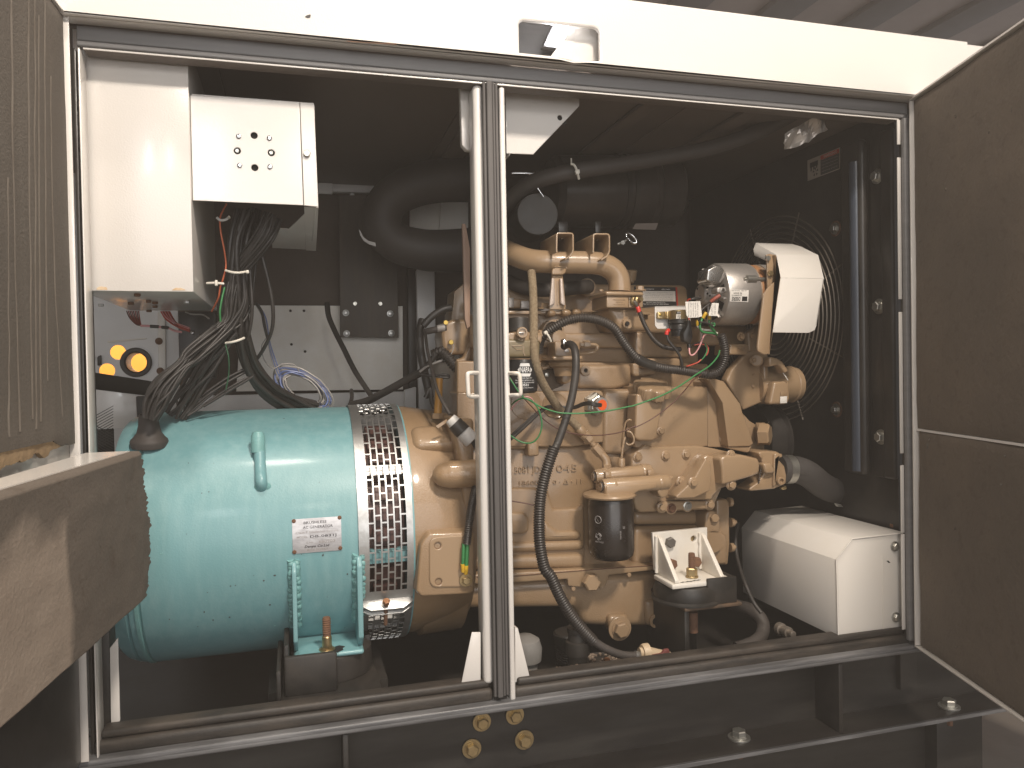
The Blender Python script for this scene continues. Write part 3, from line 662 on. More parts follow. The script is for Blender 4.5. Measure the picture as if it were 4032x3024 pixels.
# ================================================================== CONTROL BOXES
cb = thing('control_box', 'large white steel control box with rust at its bottom corners, hung at upper left', 'control box')
cw = P(762, 1149, .06); cx0 = P(300, 700, .06).x; cz1 = ztop + .06
box('cabinet', (cx0, .06, cw.z), (cw.x, .50, cz1), white, cb, bev=.0015)
zb_ = cw.z - .001
for q in ((570, 135), (510, 215), (676, 195), (735, 210), (735, 245), (1030, 205), (680, 285), (230, 230)):
    p = PZ(*c('W3', *q), zb_); boltw(p, .006, rust if q[0] < 1000 and q[0] > 240 else galv, cb, 'hex', (0, 0, -1), 'screw')
for q, r in (((240, 78), 52), ((955, 92), 60)):
    ce = c('W3', *q); pts = []
    for k in range(16):
        rr = r*.42*(1 + .35*noise.noise(V((k*.9, q[0], 0)))); pts.append((ce[0] + math.cos(k*PI/8)*rr, min(ce[1] + 6 + math.sin(k*PI/8)*rr*.5, 1141 + (ce[0] - 335)*.006)))
    plate('rust_patch', pts, .0594, .0004, rustB, cb, bev=.0001)
jb = thing('junction_box', 'smaller white box with a ring of screws and holes, beside the large control box', 'junction box')
jh = [c('A1', 1660, 885) + (13,), c('A1', 1664, 1095) + (13,), c('A1', 1550, 985) + (13,), c('A1', 1772, 998) + (13,)]
plate('front_panel', [(749, 374), (1179, 402), (1195, 808), (759, 789)], .075, .003, white, jb, holes=jh)
plate('side_flange', [(1181, 402), (1229, 404), (1237, 410), (1254, 814), (1197, 809)], .0745, .003, white, jb)
plate('panel_backing', [(900, 500), (1110, 500), (1110, 690), (900, 690)], .083, .003, holeM, jb)
for q in ((1550, 985), (1772, 998)): bolt(*c('A1', *q), .082, 8, zinc, jb, 'socket', name='screw')
for q in ((1560, 890), (1760, 903), (1566, 1080), (1764, 1090)): bolt(*c('A1', *q), .074, 9.5, chrome, jb, 'cross', name='screw')
bolt(1208, 606, .073, 14.5, zinc, jb, 'hex')
j0, j1 = P(759, 789, .08), P(1250, 812, .08); jt = P(1000, 385, .08).z
box('box_top', (j0.x + .002, .08, jt - .004), (j1.x - .002, .5, jt - .001), white, jb)
box('box_side', (j1.x - .004, .08, j1.z + .001), (j1.x - .001, .5, jt - .005), white, jb)
zu = j0.z + .0005
def uq(a): return [PZ(*q, zu) for q in a]
for q in (L('A2', [(328, 1356), (421, 1356), (405, 1640), (340, 1636)]), L('A2', [(112, 1490), (225, 1498), (330, 1400), (338, 1630), (120, 1620)]), L('A2', [(-20, 1490), (80, 1493), (80, 1622), (-20, 1622)])):
    slab('base_strip', uq(q), (0, 0, .002), white, jb, bev=0)
hb = thing('bracket_panel', 'white bent panel with one hole hanging just right of the centre post', 'panel')
plate('panel_body', [(1990, 335), (2282, 352), (2282, 417), (2100, 608), (1994, 604)], .10, .004, white, hb, holes=[(2205, 463, 10)], bev=.0018)
box('panel_flange', (P(2001, 500, .104).x, .1045, P(2000, 610, .1).z), (P(2001, 500, .104).x + .004, .35, ztop), white, hb)
plate('hole_back', [(2180, 440), (2230, 440), (2230, 490), (2180, 490)], .106, .002, holeM, hb)

# ================================================================== GENERATOR DRUM
gen = thing('generator', 'turquoise drum shaped brushless generator with a lifting pin, data plate and perforated band', 'generator')
GY, GZ, GR = .414, 1.4 - .358, .28
def gx(px, py=2000): return PX_at(px, py)
def PX_at(px, py):
    # picture column on the drum's near side -> X
    return P(px, py, GY - GR*.93).x
def cyl(name, x0, x1, prof, m, parent, seg=96, **k):
    return lathe(name, [(t, r) for t, r in prof], (0, GY, GZ), (1, 0, 0), m, parent, seg, **k)
XA, XB, XC = PX_at(412, 2100), PX_at(1414, 2000), PX_at(1620, 2000)
XD = P(1850, 2000, .14).x
cyl('drum', 0, 0, [(XA + .052, 0), (XA + .052, GR - .02), (XA + .055, GR - .006), (XA + .062, GR), (XB + .01, GR), (XB + .012, GR - .014), (XB + .012, 0)], teal, gen)
cyl('end_ring', 0, 0, [(XA, .2), (XA, GR - .022), (XA + .010, GR - .012), (XA + .030, GR - .004), (XA + .034, GR - .008), (XA + .036, GR - .008), (XA + .038, GR - .002), (XA + .0505, GR - .0015), (XA + .0505, .2)], teal, gen)
cyl('weld_bead', 0, 0, [(XA + .048, GR - .004), (XA + .049, GR + .0015), (XA + .055, GR + .002), (XA + .057, GR - .001)], tealR, gen)
def shell(px, py, R=GR):
    """picture point -> point on the drum surface"""
    d = ray(px, py); o = CAM - V((0, GY, GZ)); a = d.y*d.y + d.z*d.z; b = 2*(o.y*d.y + o.z*d.z); cc = o.y*o.y + o.z*o.z - R*R
    t = (-b - math.sqrt(max(b*b - 4*a*cc, 0)))/(2*a); return CAM + d*t
def shellang(px, py, R=GR):
    p = shell(px, py, R); return math.atan2(p.z - GZ, -(p.y - GY)), p.x
def onshell(a, x, R): return V((x, GY - math.cos(a)*R, GZ + math.sin(a)*R))
def patch(name, a0, a1, x0, x1, R, th, m, parent, n=16, label=None):
    f = [onshell(a0 + (a1 - a0)*i/n, x, R) for x in (x0, x1) for i in (range(n + 1) if x == x0 else range(n, -1, -1))]
    bm = bmesh.new(); lo = [[bm.verts.new(onshell(a0 + (a1 - a0)*i/n, x, R + h)) for i in range(n + 1)] for h in (0, th) for x in (x0, x1)]
    for i in range(n):
        bm.faces.new((lo[2][i], lo[3][i], lo[3][i + 1], lo[2][i + 1])); bm.faces.new((lo[0][i], lo[0][i + 1], lo[1][i + 1], lo[1][i]))
        bm.faces.new((lo[0][i], lo[2][i], lo[2][i + 1], lo[0][i + 1])); bm.faces.new((lo[1][i], lo[1][i + 1], lo[3][i + 1], lo[3][i]))
    for i in (0, n): bm.faces.new((lo[0][i], lo[1][i], lo[3][i], lo[2][i]))
    bmesh.ops.recalc_face_normals(bm, faces=bm.faces); return mk(name, bm, m, parent, 40, label)
# lifting pin: a bent bar welded on
p0 = shell(1030, 1912); p1 = shell(1021, 1760)
tube('lifting_pin', [p0 + V((.001, .004, -.006)), p0 + V((0, -.006, .01)), (p0 + p1)/2 + V((0, -.010, 0)), p1 + V((0, -.012, .01)), p1 + V((-.001, -.014, .028))], 0, teal, gen, 16, world=True, r=.0118)
lathe('lifting_pin_end', [(0, .0145), (.034, .0145), (.043, .011), (.046, .004)], p1 + V((-.0015, -.020, -.010)), (0, .12, 1), tealR, gen, 20)
lathe('weld_bead', [(0, .019), (.004, .017), (.007, .012)], p0 + V((.002, .003, -.008)), (0, -.8, -.35), tealR, gen, 16)
# data plate
a0, xa = shellang(1150, 2052); a1, _ = shellang(1152, 2178); _, xb = shellang(1342, 2030)
np_ = patch('data_plate', a0 + .012, a1 - .005, xa, xb, GR + .0004, .0012, M('scuffed_plate_steel', (.46, .45, .45), .35, .8, bump=.05, var=.7, vscale=30, vcol=(.30, .29, .30), stretch=(1, 3, 3)), gen)
for px, py in ((1157, 2052), (1337, 2038), (1159, 2174), (1340, 2158)):
    p = shell(px, py, GR + .0014); boltw(p, .0042, rust, np_, 'round', (0, p.y - GY, p.z - GZ), 'rivet')
am = (a0 + a1)/2; nrm = V((0, -math.cos(am), math.sin(am))); upv = V((0, math.sin(am), math.cos(am)))
def ptx(s, px, py, wpx, hpx, m, px2=None, sh=0., b=0.):
    p = shell(px, py, GR + .0019); a = math.atan2(p.z - GZ, -(p.y - GY)); n = V((0, -math.cos(a), math.sin(a))); u = V((0, math.sin(a), math.cos(a)))
    s0 = (p - CAM).dot(fw)/FPX
    textm('lettering', s, p, (1, 0, .0), u, hpx*s0*1.1, m, np_, width=wpx*s0*1.02, shear=sh, bold=b + .012, ext=.0002)
for s, x, y, w_, h, m_ in (('BRUSHLESS', 389, 92, 138, 15, inkM), ('AC GENERATOR', 408, 120, 182, 15, inkM), ('Class F Insulation System', 403, 152, 258, 13, greyInk), ('MODEL', 307, 188, 64, 11, greyInk), ('DB-0831J', 442, 178, 160, 13, inkM), ('G.No.', 357, 221, 48, 11, greyInk), ('680903', 466, 212, 100, 15, greyInk), ('MADE IN JAPAN', 405, 264, 124, 10, greyInk)):
    ptx(s, *c('B4', x, y), w_*.617, h*.617, m_)
ptx('Denyo Co.Ltd', *c('B4', 400, 243), 152*.617, 14*.617, inkM, sh=.25, b=.012)
for (x0_, y0_, x1_, y1_) in ((350, 196, 528, 185), (350, 172, 528, 161), (387, 225, 535, 217), (387, 204, 535, 196)):
    pA, pB = shell(*c('B4', x0_, y0_), GR + .0019), shell(*c('B4', x1_, y1_), GR + .0019)
    mk('plate_rule', tubebm([pA, pB], .0003, 4), greyInk, np_)
chipM = M('bare_chip', (.06, .075, .07), .6)
rn_ = random.Random(21)
for i in range(46):
    qx, qy = rn_.uniform(620, 1370), rn_.uniform(1640, 2480); p = shell(qx, qy, GR + .0003); a_ = math.atan2(p.z - GZ, -(p.y - GY)); r_ = rn_.choice((.0007, .0009, .0012, .002)); k_ = rn_.uniform(.5, 1.6)
    nn = V((0, -math.cos(a_), math.sin(a_))); uu = V((0, math.sin(a_), math.cos(a_)))
    slab('paint_chip', [p + V((1, 0, 0))*math.cos(t*PI/3.5)*r_*k_*rn_.uniform(.7, 1.2) + uu*math.sin(t*PI/3.5)*r_*rn_.uniform(.7, 1.2) for t in range(7)], -nn*.0012, chipM if i % 4 else tealR, gen, bev=0)
# rubber cable boot
bp = shell(588, 1742); ax = V((.02, -.13, 1)).normalized()
s_ = mpp(590, 1712, .3)
lathe('cable_boot', [(-24*s_, 64*s_), (-4*s_, 68*s_), (4*s_, 66*s_), (14*s_, 56*s_), (30*s_, 44*s_), (60*s_, 37*s_), (100*s_, 35*s_), (103*s_, 32*s_), (96*s_, 29*s_)], bp + ax*.004, ax, rubberD, gen, 40)
# perforated band
def band(name, aT, aB, pitch, parent, R=GR + .003, cols=6):
    bm = bmesh.new(); bar = .0032; e = .018
    xs = [XB - .004, XB + e]; cwid = (XC - XB - 2*e + .004 - bar*(cols - 1))/cols; kind = ['solid']
    for i in range(cols):
        xs.append(xs[-1] + cwid); kind.append(i)
        if i < cols - 1: xs.append(xs[-1] + bar); kind.append('solid')
    xs.append(XC); kind.append('solid')
    ang = []; rows = []; per = pitch/R; br = bar/R; a = aT
    ang = [a]; 
    def add(d, k): ang.append(ang[-1] - d); rows.append(k)
    add(.05, 'solid')
    while ang[-1] - per > aB + .05:
        add(br, 0); add(per/2 - br, 'open'); add(br, 1); add(per/2 - br, 'open')
    add(ang[-1] - aB, 'solid')
    G = [[bm.verts.new(onshell(t, x, R)) for x in xs] for t in ang]
    for j, rk in enumerate(rows):
        for i, ck in enumerate(kind):
            if ck == 'solid' or rk == 'solid' or (rk != 'open' and rk == ck % 2): bm.faces.new((G[j][i], G[j][i + 1], G[j + 1][i + 1], G[j + 1][i]))
    for v in [v for v in bm.verts if not v.link_faces]: bm.verts.remove(v)
    bmesh.ops.recalc_face_normals(bm, faces=bm.faces)
    r = bmesh.ops.extrude_face_region(bm, geom=list(bm.faces))
    for v in r['geom']:
        if isinstance(v, bmesh.types.BMVert):
            dv = V((0, v.co.y - GY, v.co.z - GZ)).normalized(); v.co += dv*.0016
    bmesh.ops.recalc_face_normals(bm, faces=bm.faces)
    return mk(name, bm, galv, parent, 40)
aB_, _ = shellang(1525, 2356, GR + .004)
band('perforated_band', rad(150), aB_, .031, gen)
band('perforated_band', aB_ - .06, aB_ - 1.3, .024, gen)
# clamp lips with their bolt
for k, (da, le) in enumerate(((0., .026), (-.055, .024))):
    a = aB_ + da; b0 = onshell(a, 0, GR + .003); out = V((0, -math.cos(a - .35), math.sin(a - .35)))
    q = [V((XB - .004, b0.y, b0.z)), V((XC, b0.y, b0.z)), V((XC, b0.y, b0.z)) + out*le*.45, V((XC - .022, b0.y, b0.z)) + out*le, V((XB + .020, b0.y, b0.z)) + out*le, V((XB - .004, b0.y, b0.z)) + out*le*.45]
    slab('clamp_lip', q, (0, .001, -.0022), galv, gen, bev=.0005)
a = aB_; b0 = onshell(a, (XB + XC)/2, GR + .018)
boltw(b0 + V((-.004, -.004, .002)), .0085, copper, gen, 'hex', (0, -.5, .87), 'clamp_bolt')
lathe('clamp_bolt', [(0, .0045), (.058, .0045)], b0 + V((-.004, .0, .002)), (0, .35, -.94), rust, gen, 12)
# what shows through the slots
cyl('stator', 0, 0, [(XB + .013, 0), (XB + .013, GR - .05), (XC - .012, GR - .05), (XC - .012, 0)], winding, gen, seg=48)
for i in range(26):
    a = rad(150) - i*rad(10.3)
    patch('winding_coil', a, a - rad(6.5), XB + .03, XC - .03, GR - .05, .014 + .004*(i % 3), winding, gen, n=3)
for i in range(6):
    a = rad(118) - i*rad(41)
    patch('frame_rib', a, a - rad(5), XB + .012, XC - .004, GR - .045, .034, teal if i % 3 == 0 else galv, gen, n=3)
cyl('front_ring', 0, 0, [(XC - .006, GR - .04), (XC - .006, GR + .002), (XC + .004, GR + .002), (XC + .004, GR - .04)], teal, gen)
# mounting foot: two welded cheeks and a base
def cheek(pxl, pxr, ptop, pbot, name='foot_cheek'):
    xa_, xb_ = P(pxl, 2400, .115).x, P(pxr, 2400, .115).x
    zt, zb2 = P(pxl, ptop, .115).z, P(pxl, pbot, .115).z
    q = [V((xa_, .115, zb2 + .03)), V((xa_, .115, zt - .01)), V((xa_, .13, zt + .008)), V((xa_, GY - GR*.8, zt + .008)), V((xa_, .33, zb2 - .0)), V((xa_, .15, zb2))]
    slab(name, q, (xb_ - xa_, 0, 0), teal, gen, bev=.003)
    for x_ in (xa_ - .0015, xb_ + .0015):
        tube('weld_bead', [V((x_, GY - math.sqrt(max(GR*GR - (z - GZ)**2, 0)) + random.uniform(-.003, .003), z)) + V((random.uniform(-.0016, .0016), 0, 0)) for z in [zt + .012 - i*(zt - zb2)*.022 for i in range(40)]], 0, tealR, gen, 8, world=True, r=.0072)
    return xa_, xb_, zb2
xa1, xb1, zft = cheek(1152, 1171, 2236, 2590)
xa2, xb2, _ = cheek(1409, 1431, 2212, 2570)
zpl = P(1290, 2592, .118).z
box('foot_base', (xa1, .116, zpl), (xb2, .40, zpl + .011), teal, gen, bev=.0054, seg=4)
fb = PZ(1288, 2557, zpl + .0115)
lathe('stud', [(0, .008), (.066, .008), (.068, .007)], fb, (0, 0, 1), rust, gen, 16)
for k in range(7): lathe('stud_thread', [(0, .008), (.0014, .009), (.0028, .008)], fb + V((0, 0, .034 + k*.0046)), (0, 0, 1), rust, gen, 16)
boltw(fb, .0108, yzinc, gen, 'washer', (0, 0, 1), 'nut', spin=.3)
lathe('nut_collar', [(0, .010), (.018, .010), (.020, .0085)], fb + V((0, 0, .009)), (0, 0, 1), yzinc, gen, 24)
dr = [PZ(*c('B4', x, y), zpl + .0114) for x, y in ((500, 905), (520, 885), (545, 878), (580, 884), (565, 895), (570, 905), (535, 920), (512, 915))]
slab('paint_flake', dr, (0, 0, .0008), inkM, gen, bev=0)
# vibration mount under the foot
vm = thing('vibration_mount', 'black steel and rubber vibration mount under the turquoise generator foot', 'mount')
q0 = P(1117, 2600, .075); q1 = P(1328, 2600, .075)
box('stop_block', (q0.x, .075, P(1220, 2738, .075).z), (q1.x, .088, P(1220, 2578, .075).z), blackD, vm, bev=.006)
box('stop_side', (q0.x, .0885, P(1220, 2738, .075).z), (q0.x + .01, .3, P(1220, 2540, .075).z), blackD, vm, bev=.003)
zpb = P(1230, 2746, .06).z
box('mount_plate', (P(1092, 2760, .06).x, .06, zpb - .010), (P(1500, 2715, .08).x, .40, zpb), blackD, vm, bev=.002)
box('mount_plate', (P(1090, 2760, .06).x, .058, zpb), (P(1108, 2760, .06).x, .40, zpb + .06), blackD, vm, bev=.002)
box('cross_member', (P(1092, 2760, .06).x - .02, .1315, zlow + .0005), (P(1500, 2715, .08).x + .02, 1.0, zpb - .0105), black, vm, bev=0)
lathe('rubber_disc', [(0, .085), (.01, .088), (.05, .086), (.06, .07), (zpl - zpb - .003, .068)], (fb.x + .01, .20, zpb + .0005), (0, 0, 1), rubber, vm, 36)
box('side_lug', (P(1435, 2540, .2).x, .2, zpb), (P(1460, 2540, .2).x, .3, P(1440, 2500, .2).z), blackD, vm)

# ================================================================== FLYWHEEL HOUSING (engine starts here)
eng = thing('diesel_engine', 'big tan painted diesel engine with cast numbers, filling the bay right of the centre post', 'engine')
FR = GR - .004
cyl('flywheel_housing', 0, 0, [(XC + .0045, 0), (XC + .0045, FR), (XC + .02, FR + .001), (XC + .10, FR - .012), (XC + .135, FR - .02), (XD + .02, FR - .022), (XD + .02, 0)], tanC, eng, label='tan cast flywheel housing')
# raised pads and bosses on the housing
def shellbox(name, px0, py0, px1, py1, R, h, m, bev, rot=0, parent=None):
    a0, x0_ = shellang(px0, py0, R); a1, _ = shellang(px0, py1, R); _, x1_ = shellang(px1, (py0 + py1)/2, R)
    n = 6; f = []
    bm = bmesh.new(); lo = []; hi = []
    q = [(x0_, a0), (x1_, a0), (x1_, a1), (x0_, a1)]
    lo = [bm.verts.new(onshell(a_, x_, R - .03)) for x_, a_ in q]; hi = [bm.verts.new(onshell(a_, x_, R + h)) for x_, a_ in q]
    bm.faces.new(lo); bm.faces.new(list(reversed(hi)))
    for i in range(4): bm.faces.new((lo[i], lo[(i + 1) % 4], hi[(i + 1) % 4], hi[i]))
    bmesh.ops.recalc_face_normals(bm, faces=bm.faces); bevel(bm, bev, 5); return mk(name, bm, m, parent or eng, 50)
shellbox('housing_pad', 1606, 1712, 1805, 1795, FR - .02, .034, tanC, .022)
lathe('starter_boss', [(-.008, 0), (-.005, .012), (.003, .021), (.013, .026), (.026, .0285), (.029, .030), (.125, .031)], P(1716, 1872, .148), (1, .04, 0), tanC, eng, 36)
prism('housing_foot', [(1672, 2120), (1690, 2100), (1830, 2096), (1868, 2100), (1868, 2330), (1850, 2340), (1660, 2350), (1640, 2330), (1655, 2150)], .112, .12, tanC, eng, bev=.014, seg=4, draft=.12)
plate('mounting_pad', L('W2', [(300, 840), (308, 805), (330, 782), (360, 770), (610, 752), (700, 750), (700, 1222), (360, 1230), (330, 1220), (308, 1190), (300, 1150)]), .108, .012, tanS, eng, bev=.003,
      holes=[c('W2', 378, 850) + (12.5,), c('W2', 385, 1178) + (12.5,)])
for q in ((378, 850), (385, 1178)):
    pc = c('W2', *q); plathe('threaded_hole', [(-24, 0), (-24, 12.2), (-3, 12.4), (-3, 13.2), (-24.2, 13)], pc[0], pc[1], .108, rust, eng, seg=20)
lathe('housing_bottom', [(0, .2), (.01, .215), (.11, .21), (.12, .19)], (XC + .03, GY, GZ - .075), (1, 0, 0), tanC, eng, 64)
prism('housing_flange', [(1770, 1640), (1868, 1650), (1868, 2110), (1836, 2110), (1815, 1900), (1806, 1800)], .16, .1, tanC, eng, bev=.01, seg=3)
bolt(*c('W2', 632, 1160), .106, 17, yzinc, eng, 'washer')
# red cap wires to the earth bolt are a thing of their own
ew = thing('earth_lead', 'ribbed black sleeve with two green wires and yellow lugs bolted beside the centre post', 'cable')
ribbed('sleeve', L('W2', [(640, 835, .096), (660, 660, .10), (690, 470, .12), (740, 250, .15), (790, 40, .2)]), 17, loomM, ew)
tube('green_wire', L('W2', [(612, 830, .096), (608, 940, .094), (604, 1025, .094)]), 7, greenW, ew, 10)
tube('green_wire', L('W2', [(645, 830, .096), (642, 940, .094), (636, 1040, .094)]), 8, greenW, ew, 10)
tube('yellow_lug', L('W2', [(602, 1015, .093), (604, 1050, .094), (606, 1085, .096)]), 8, yellowP, ew, 10)
tube('yellow_lug', L('W2', [(636, 1030, .092), (634, 1060, .093), (630, 1100, .098)]), 9, yellowP, ew, 10)

# ================================================================== ENGINE CASTINGS
def px(k, *a): return L(k, a)
def cast(name, pts, Y, th, m=tanC, bev=.006, seg=3, draft=0., parent=None, label=None):
    return prism(name, pts, Y, th, m, parent or eng, bev, seg, draft, label)
cast('rocker_cover', [(1900, 1112), (2690, 1122), (2708, 1135), (2724, 1352), (1900, 1352)], .50, .22, tanS, .012)
cast('rocker_cover_rim', [(1900, 1228), (2735, 1236), (2738, 1262), (1900, 1258)], .46, .25, tanS, .004)
cast('cylinder_head', [(1880, 1228), (2742, 1240), (2752, 1436), (1880, 1420)], .40, .34, tanC, .005)
cast('head_lip', [(1880, 1222), (2560, 1230), (2560, 1240), (1880, 1236)], .385, .05, tanS, .002)
cast('head_ledge', [(1880, 1312), (2610, 1310), (2700, 1345), (2700, 1372), (1880, 1368)], .375, .1, tanC, .006)
cast('cylinder_block', [(1800, 1420), (2790, 1432), (2800, 2250), (1800, 2262)], .37, .40, tanC, .006)
cast('block_panel', px('Z3', (1170, 500), (1950, 490), (1950, 800), (1700, 860), (1150, 850)), .352, .06, tanC, .012, 4)
cast('block_panel', px('Z3', (1960, 480), (2300, 470), (2300, 640), (2000, 680), (1960, 640)), .345, .06, tanC, .010, 4)
cast('block_shelf', [(1800, 1545), (2366, 1538), (2376, 1546), (2376, 1742), (2250, 1760), (1800, 1760)], .312, .10, tanC, .016, 5)
cast('block_shelf', [(2382, 1534), (2520, 1530), (2700, 1530), (2700, 1790), (2376, 1790), (2376, 1560)], .322, .10, tanC, .012, 5)
# water jacket and crankcase bulges on the lower block
cast('crankcase_side', [(1800, 1752), (2360, 1745), (2420, 1800), (2420, 2262), (1800, 2262)], .33, .10, tanC, .018, 5)
cast('crankcase_bulge', px('Z5', (-300, 640), (440, 636), (640, 660), (640, 700), (700, 900), (1010, 890), (1080, 830), (1090, 1640), (-300, 1650)), .318, .06, tanC, .016, 5)
cast('crankcase_bulge', px('Z5', (-300, 950), (330, 940), (395, 1010), (395, 1170), (330, 1215), (-300, 1225)), .306, .05, tanC, .016, 5)
cast('crankcase_bulge', px('Z5', (560, 1010), (760, 1175), (1040, 1160), (1060, 1290), (560, 1310)), .308, .05, tanC, .014, 5)
cast('crankcase_rib', px('Z5', (-300, 1330), (1090, 1290), (1090, 1420), (-300, 1470)), .306, .05, tanC, .016, 5)
cast('crankcase_rib', px('Z5', (-300, 1500), (1090, 1460), (1090, 1640), (-300, 1660)), .300, .06, tanC, .014, 5)
cast('block_lug', px('Z5', (375, 60), (510, 60), (520, 240), (380, 250)), .292, .05, tanC, .006, 4)
cast('block_lug', px('Z5', (-100, 60), (375, 80), (372, 160), (-100, 160)), .315, .05, tanC, .008, 4)
cast('side_pad', [(2376, 1745), (2470, 1800), (2470, 2262), (2376, 2262)], .336, .10, tanC, .016, 5)
cast('lower_rail', px('Z6', (430, 640), (1230, 640), (1230, 800), (430, 800)), .335, .06, tanC, .014, 5)
cast('lower_rail', px('Z6', (430, 820), (1200, 800), (1200, 1240), (430, 1240)), .325, .06, tanC, .014, 5)
cast('end_cover', px('Z6', (1210, 700), (1225, 650), (1290, 630), (1350, 660), (1370, 740), (1370, 900), (1210, 900)), .285, .08, tanC, .006, 4)
boltw(P(*c('Z6', 1300, 715), .285), .0125, tanS, eng, 'hex')
cast('end_cover', px('Z6', (1330, 520), (1450, 510), (1475, 560), (1480, 1000), (1460, 1230), (1330, 1230)), .335, .09, tanC, .006, 3)
cast('end_cover', px('Z6', (1250, 860), (1390, 868), (1440, 905), (1452, 960), (1455, 1225), (1400, 1230), (1250, 1230)), .30, .08, tanC, .010, 4)
for q in ((1460, 545, 1500, 545), (1480, 765, 1545, 760), (1475, 1040, 1535, 1035)):
    a = P(*c('Z6', q[0], q[1]), .34); b = P(*c('Z6', q[2], q[3]), .34)
    lathe('end_stud', [(0, .013), (.010, .012), (.0105, .006), ((b - a).length, .0055)], a, (b - a), tanS, eng, 16)
lathe('core_plug', [(0, .0), (.004, .024), (.01, .028), (.02, .029)], P(*c('Z6', 1255, 960), .305), (0, -1, 0), tanC, eng, 28)
# oil pan
cast('pan_rail', px('B5', (-300, 490), (45, 478), (380, 455), (385, 500), (500, 512), (565, 515), (625, 500), (645, 430), (960, 395), (960, 365), (-300, 430)), .285, .10, tanS, .004)
cast('pan_body', px('B5', (-300, 480), (960, 410), (1010, 500), (1000, 760), (700, 765), (480, 755), (440, 640), (-300, 650)), .315, .30, tanC, .024, 5)
cast('drain_boss', px('B5', (645, 690), (770, 680), (775, 780), (730, 820), (680, 815), (645, 775)), .295, .05, tanC, .016, 4)
boltw(P(*c('B5', 712, 768), .292), .020, tanS, eng, 'washer')
boltw(P(*c('B5', 525, 468), .275), .0225, tanS, eng, 'hex')
cast('drain_boss', px('B5', (875, 590), (975, 580), (975, 740), (930, 770), (880, 740)), .305, .05, tanC, .014, 4)
plathe('drain_pipe', [(0, 26), (12, 26), (13, 25), (13, 15), (0, 14)], *c('B5', 935, 718), .305, tanC, eng, seg=28)
plathe('drain_pipe_bore', [(0, 0), (.5, 15)], *c('B5', 935, 718), .304, holeM, eng, seg=20)
for q in ((415, 514), (595, 497), (770, 424)): bolt(*c('B5', *q), .29, 9, tanS, eng, 'hex')
mk('gasket_line', tubebm([P(*c('B5', x, y), .284) for x, y in ((-200, 440), (45, 435), (300, 412), (620, 388), (925, 366))], .0012, 5), rust, eng)
# cast numbers on the block
ptext('cast_lettering', '5081 JD', *c('Z5', 365, 415), .3292, 26, tanC, eng, x2=c('Z5', 850, 395)[0], y2=c('Z5', 850, 395)[1], wpx=105, ext=.003)
ptext('cast_lettering', '045', *c('Z5', 858, 393), .3292, 29, tanC, eng, x2=c('Z5', 1000, 388)[0], y2=c('Z5', 1000, 388)[1], wpx=86, ext=.0035)
ptext('cast_lettering', '18600', *c('Z5', 375, 580), .3292, 19, tanC, eng, x2=c('Z5', 900, 560)[0], y2=c('Z5', 900, 560)[1], wpx=80, ext=.003)
ptext('cast_lettering', '0 \u00b7 \u0394 \u00b7 11', *c('Z5', 870, 560), .3292, 17, tanC, eng, x2=c('Z5', 1100, 550)[0], y2=c('Z5', 1100, 550)[1], wpx=118, ext=.003)
# core plug, boss and sensor
plathe('core_plug', [(0, 51), (5, 51), (7, 48), (5, 44), (4, 20), (5, 0)], 2185, 1596, .311, tanS, eng, seg=40)
plathe('core_plug', [(0, 62), (3, 60), (3, 0)], 2070, 1590, .312, tanC, eng, seg=40)
plathe('threaded_boss', [(0, 21), (12, 21), (14, 19), (14, 8.5), (2, 8), (2, 0)], 2302, 1459, .352, tanS, eng, seg=30)
plathe('boss_hole', [(0, 0), (.6, 8.4)], 2302, 1459, .346, holeM, eng, seg=20)
sen = thing('oil_sensor', 'large zinc hex sensor with an orange plug, screwed into the middle of the engine block', 'sensor')
sp = P(2338, 1590, .312); sr = mpp(2338, 1590, .31)
sa = V((.13, -1, -.04)).normalized()
def hexprof(name, org, ax, prof, m, par): return lathe(name, prof, org, ax, m, par, 6, smooth=20)
hexprof('sensor_nut', sp, sa, [(-.005, 46*sr), (22*sr, 46*sr), (27*sr, 40*sr), (27*sr, 0)], zinc, sen)
hexprof('sensor_nut', sp, sa, [(27.4*sr, 36*sr), (42*sr, 36*sr), (45*sr, 30*sr), (45*sr, 0)], zinc, sen)
lathe('sensor_body', [(45*sr, 30*sr), (62*sr, 30*sr), (66*sr, 27*sr), (66*sr, 0)], sp, sa, alu, sen, 28)
lathe('orange_plug', [(66.2*sr, 21*sr), (67.5*sr, 20*sr), (67*sr, 8*sr), (67*sr, 0)], sp, sa, orangeP, sen, 24)
sw = thing('sensor_cable', 'black cable running left from the orange sensor plug, passing behind the black hose', 'cable')
for dy in (-3, 1, 5):
    tube('cable', px('Z3', (1500, 1085 + dy*3, .235), (1420, 1078 + dy*4, .225), (1340, 1058 + dy*4, .23), (1240, 1068 + dy*4, .255), (1100, 1120 + dy*3, .285), (900, 1120 + dy*3, .295), (720, 1115 + dy*3, .29), (560, 1215 + dy*4, .27), (380, 1380 + dy*5, .25), (200, 1540 + dy*6, .23)) , 4.6, cableB, sw, 8)
tube('cable', px('Z3', (700, 1130, .28), (560, 1240, .262), (380, 1410, .24), (190, 1580, .22)), 7, cableB, sw, 8)

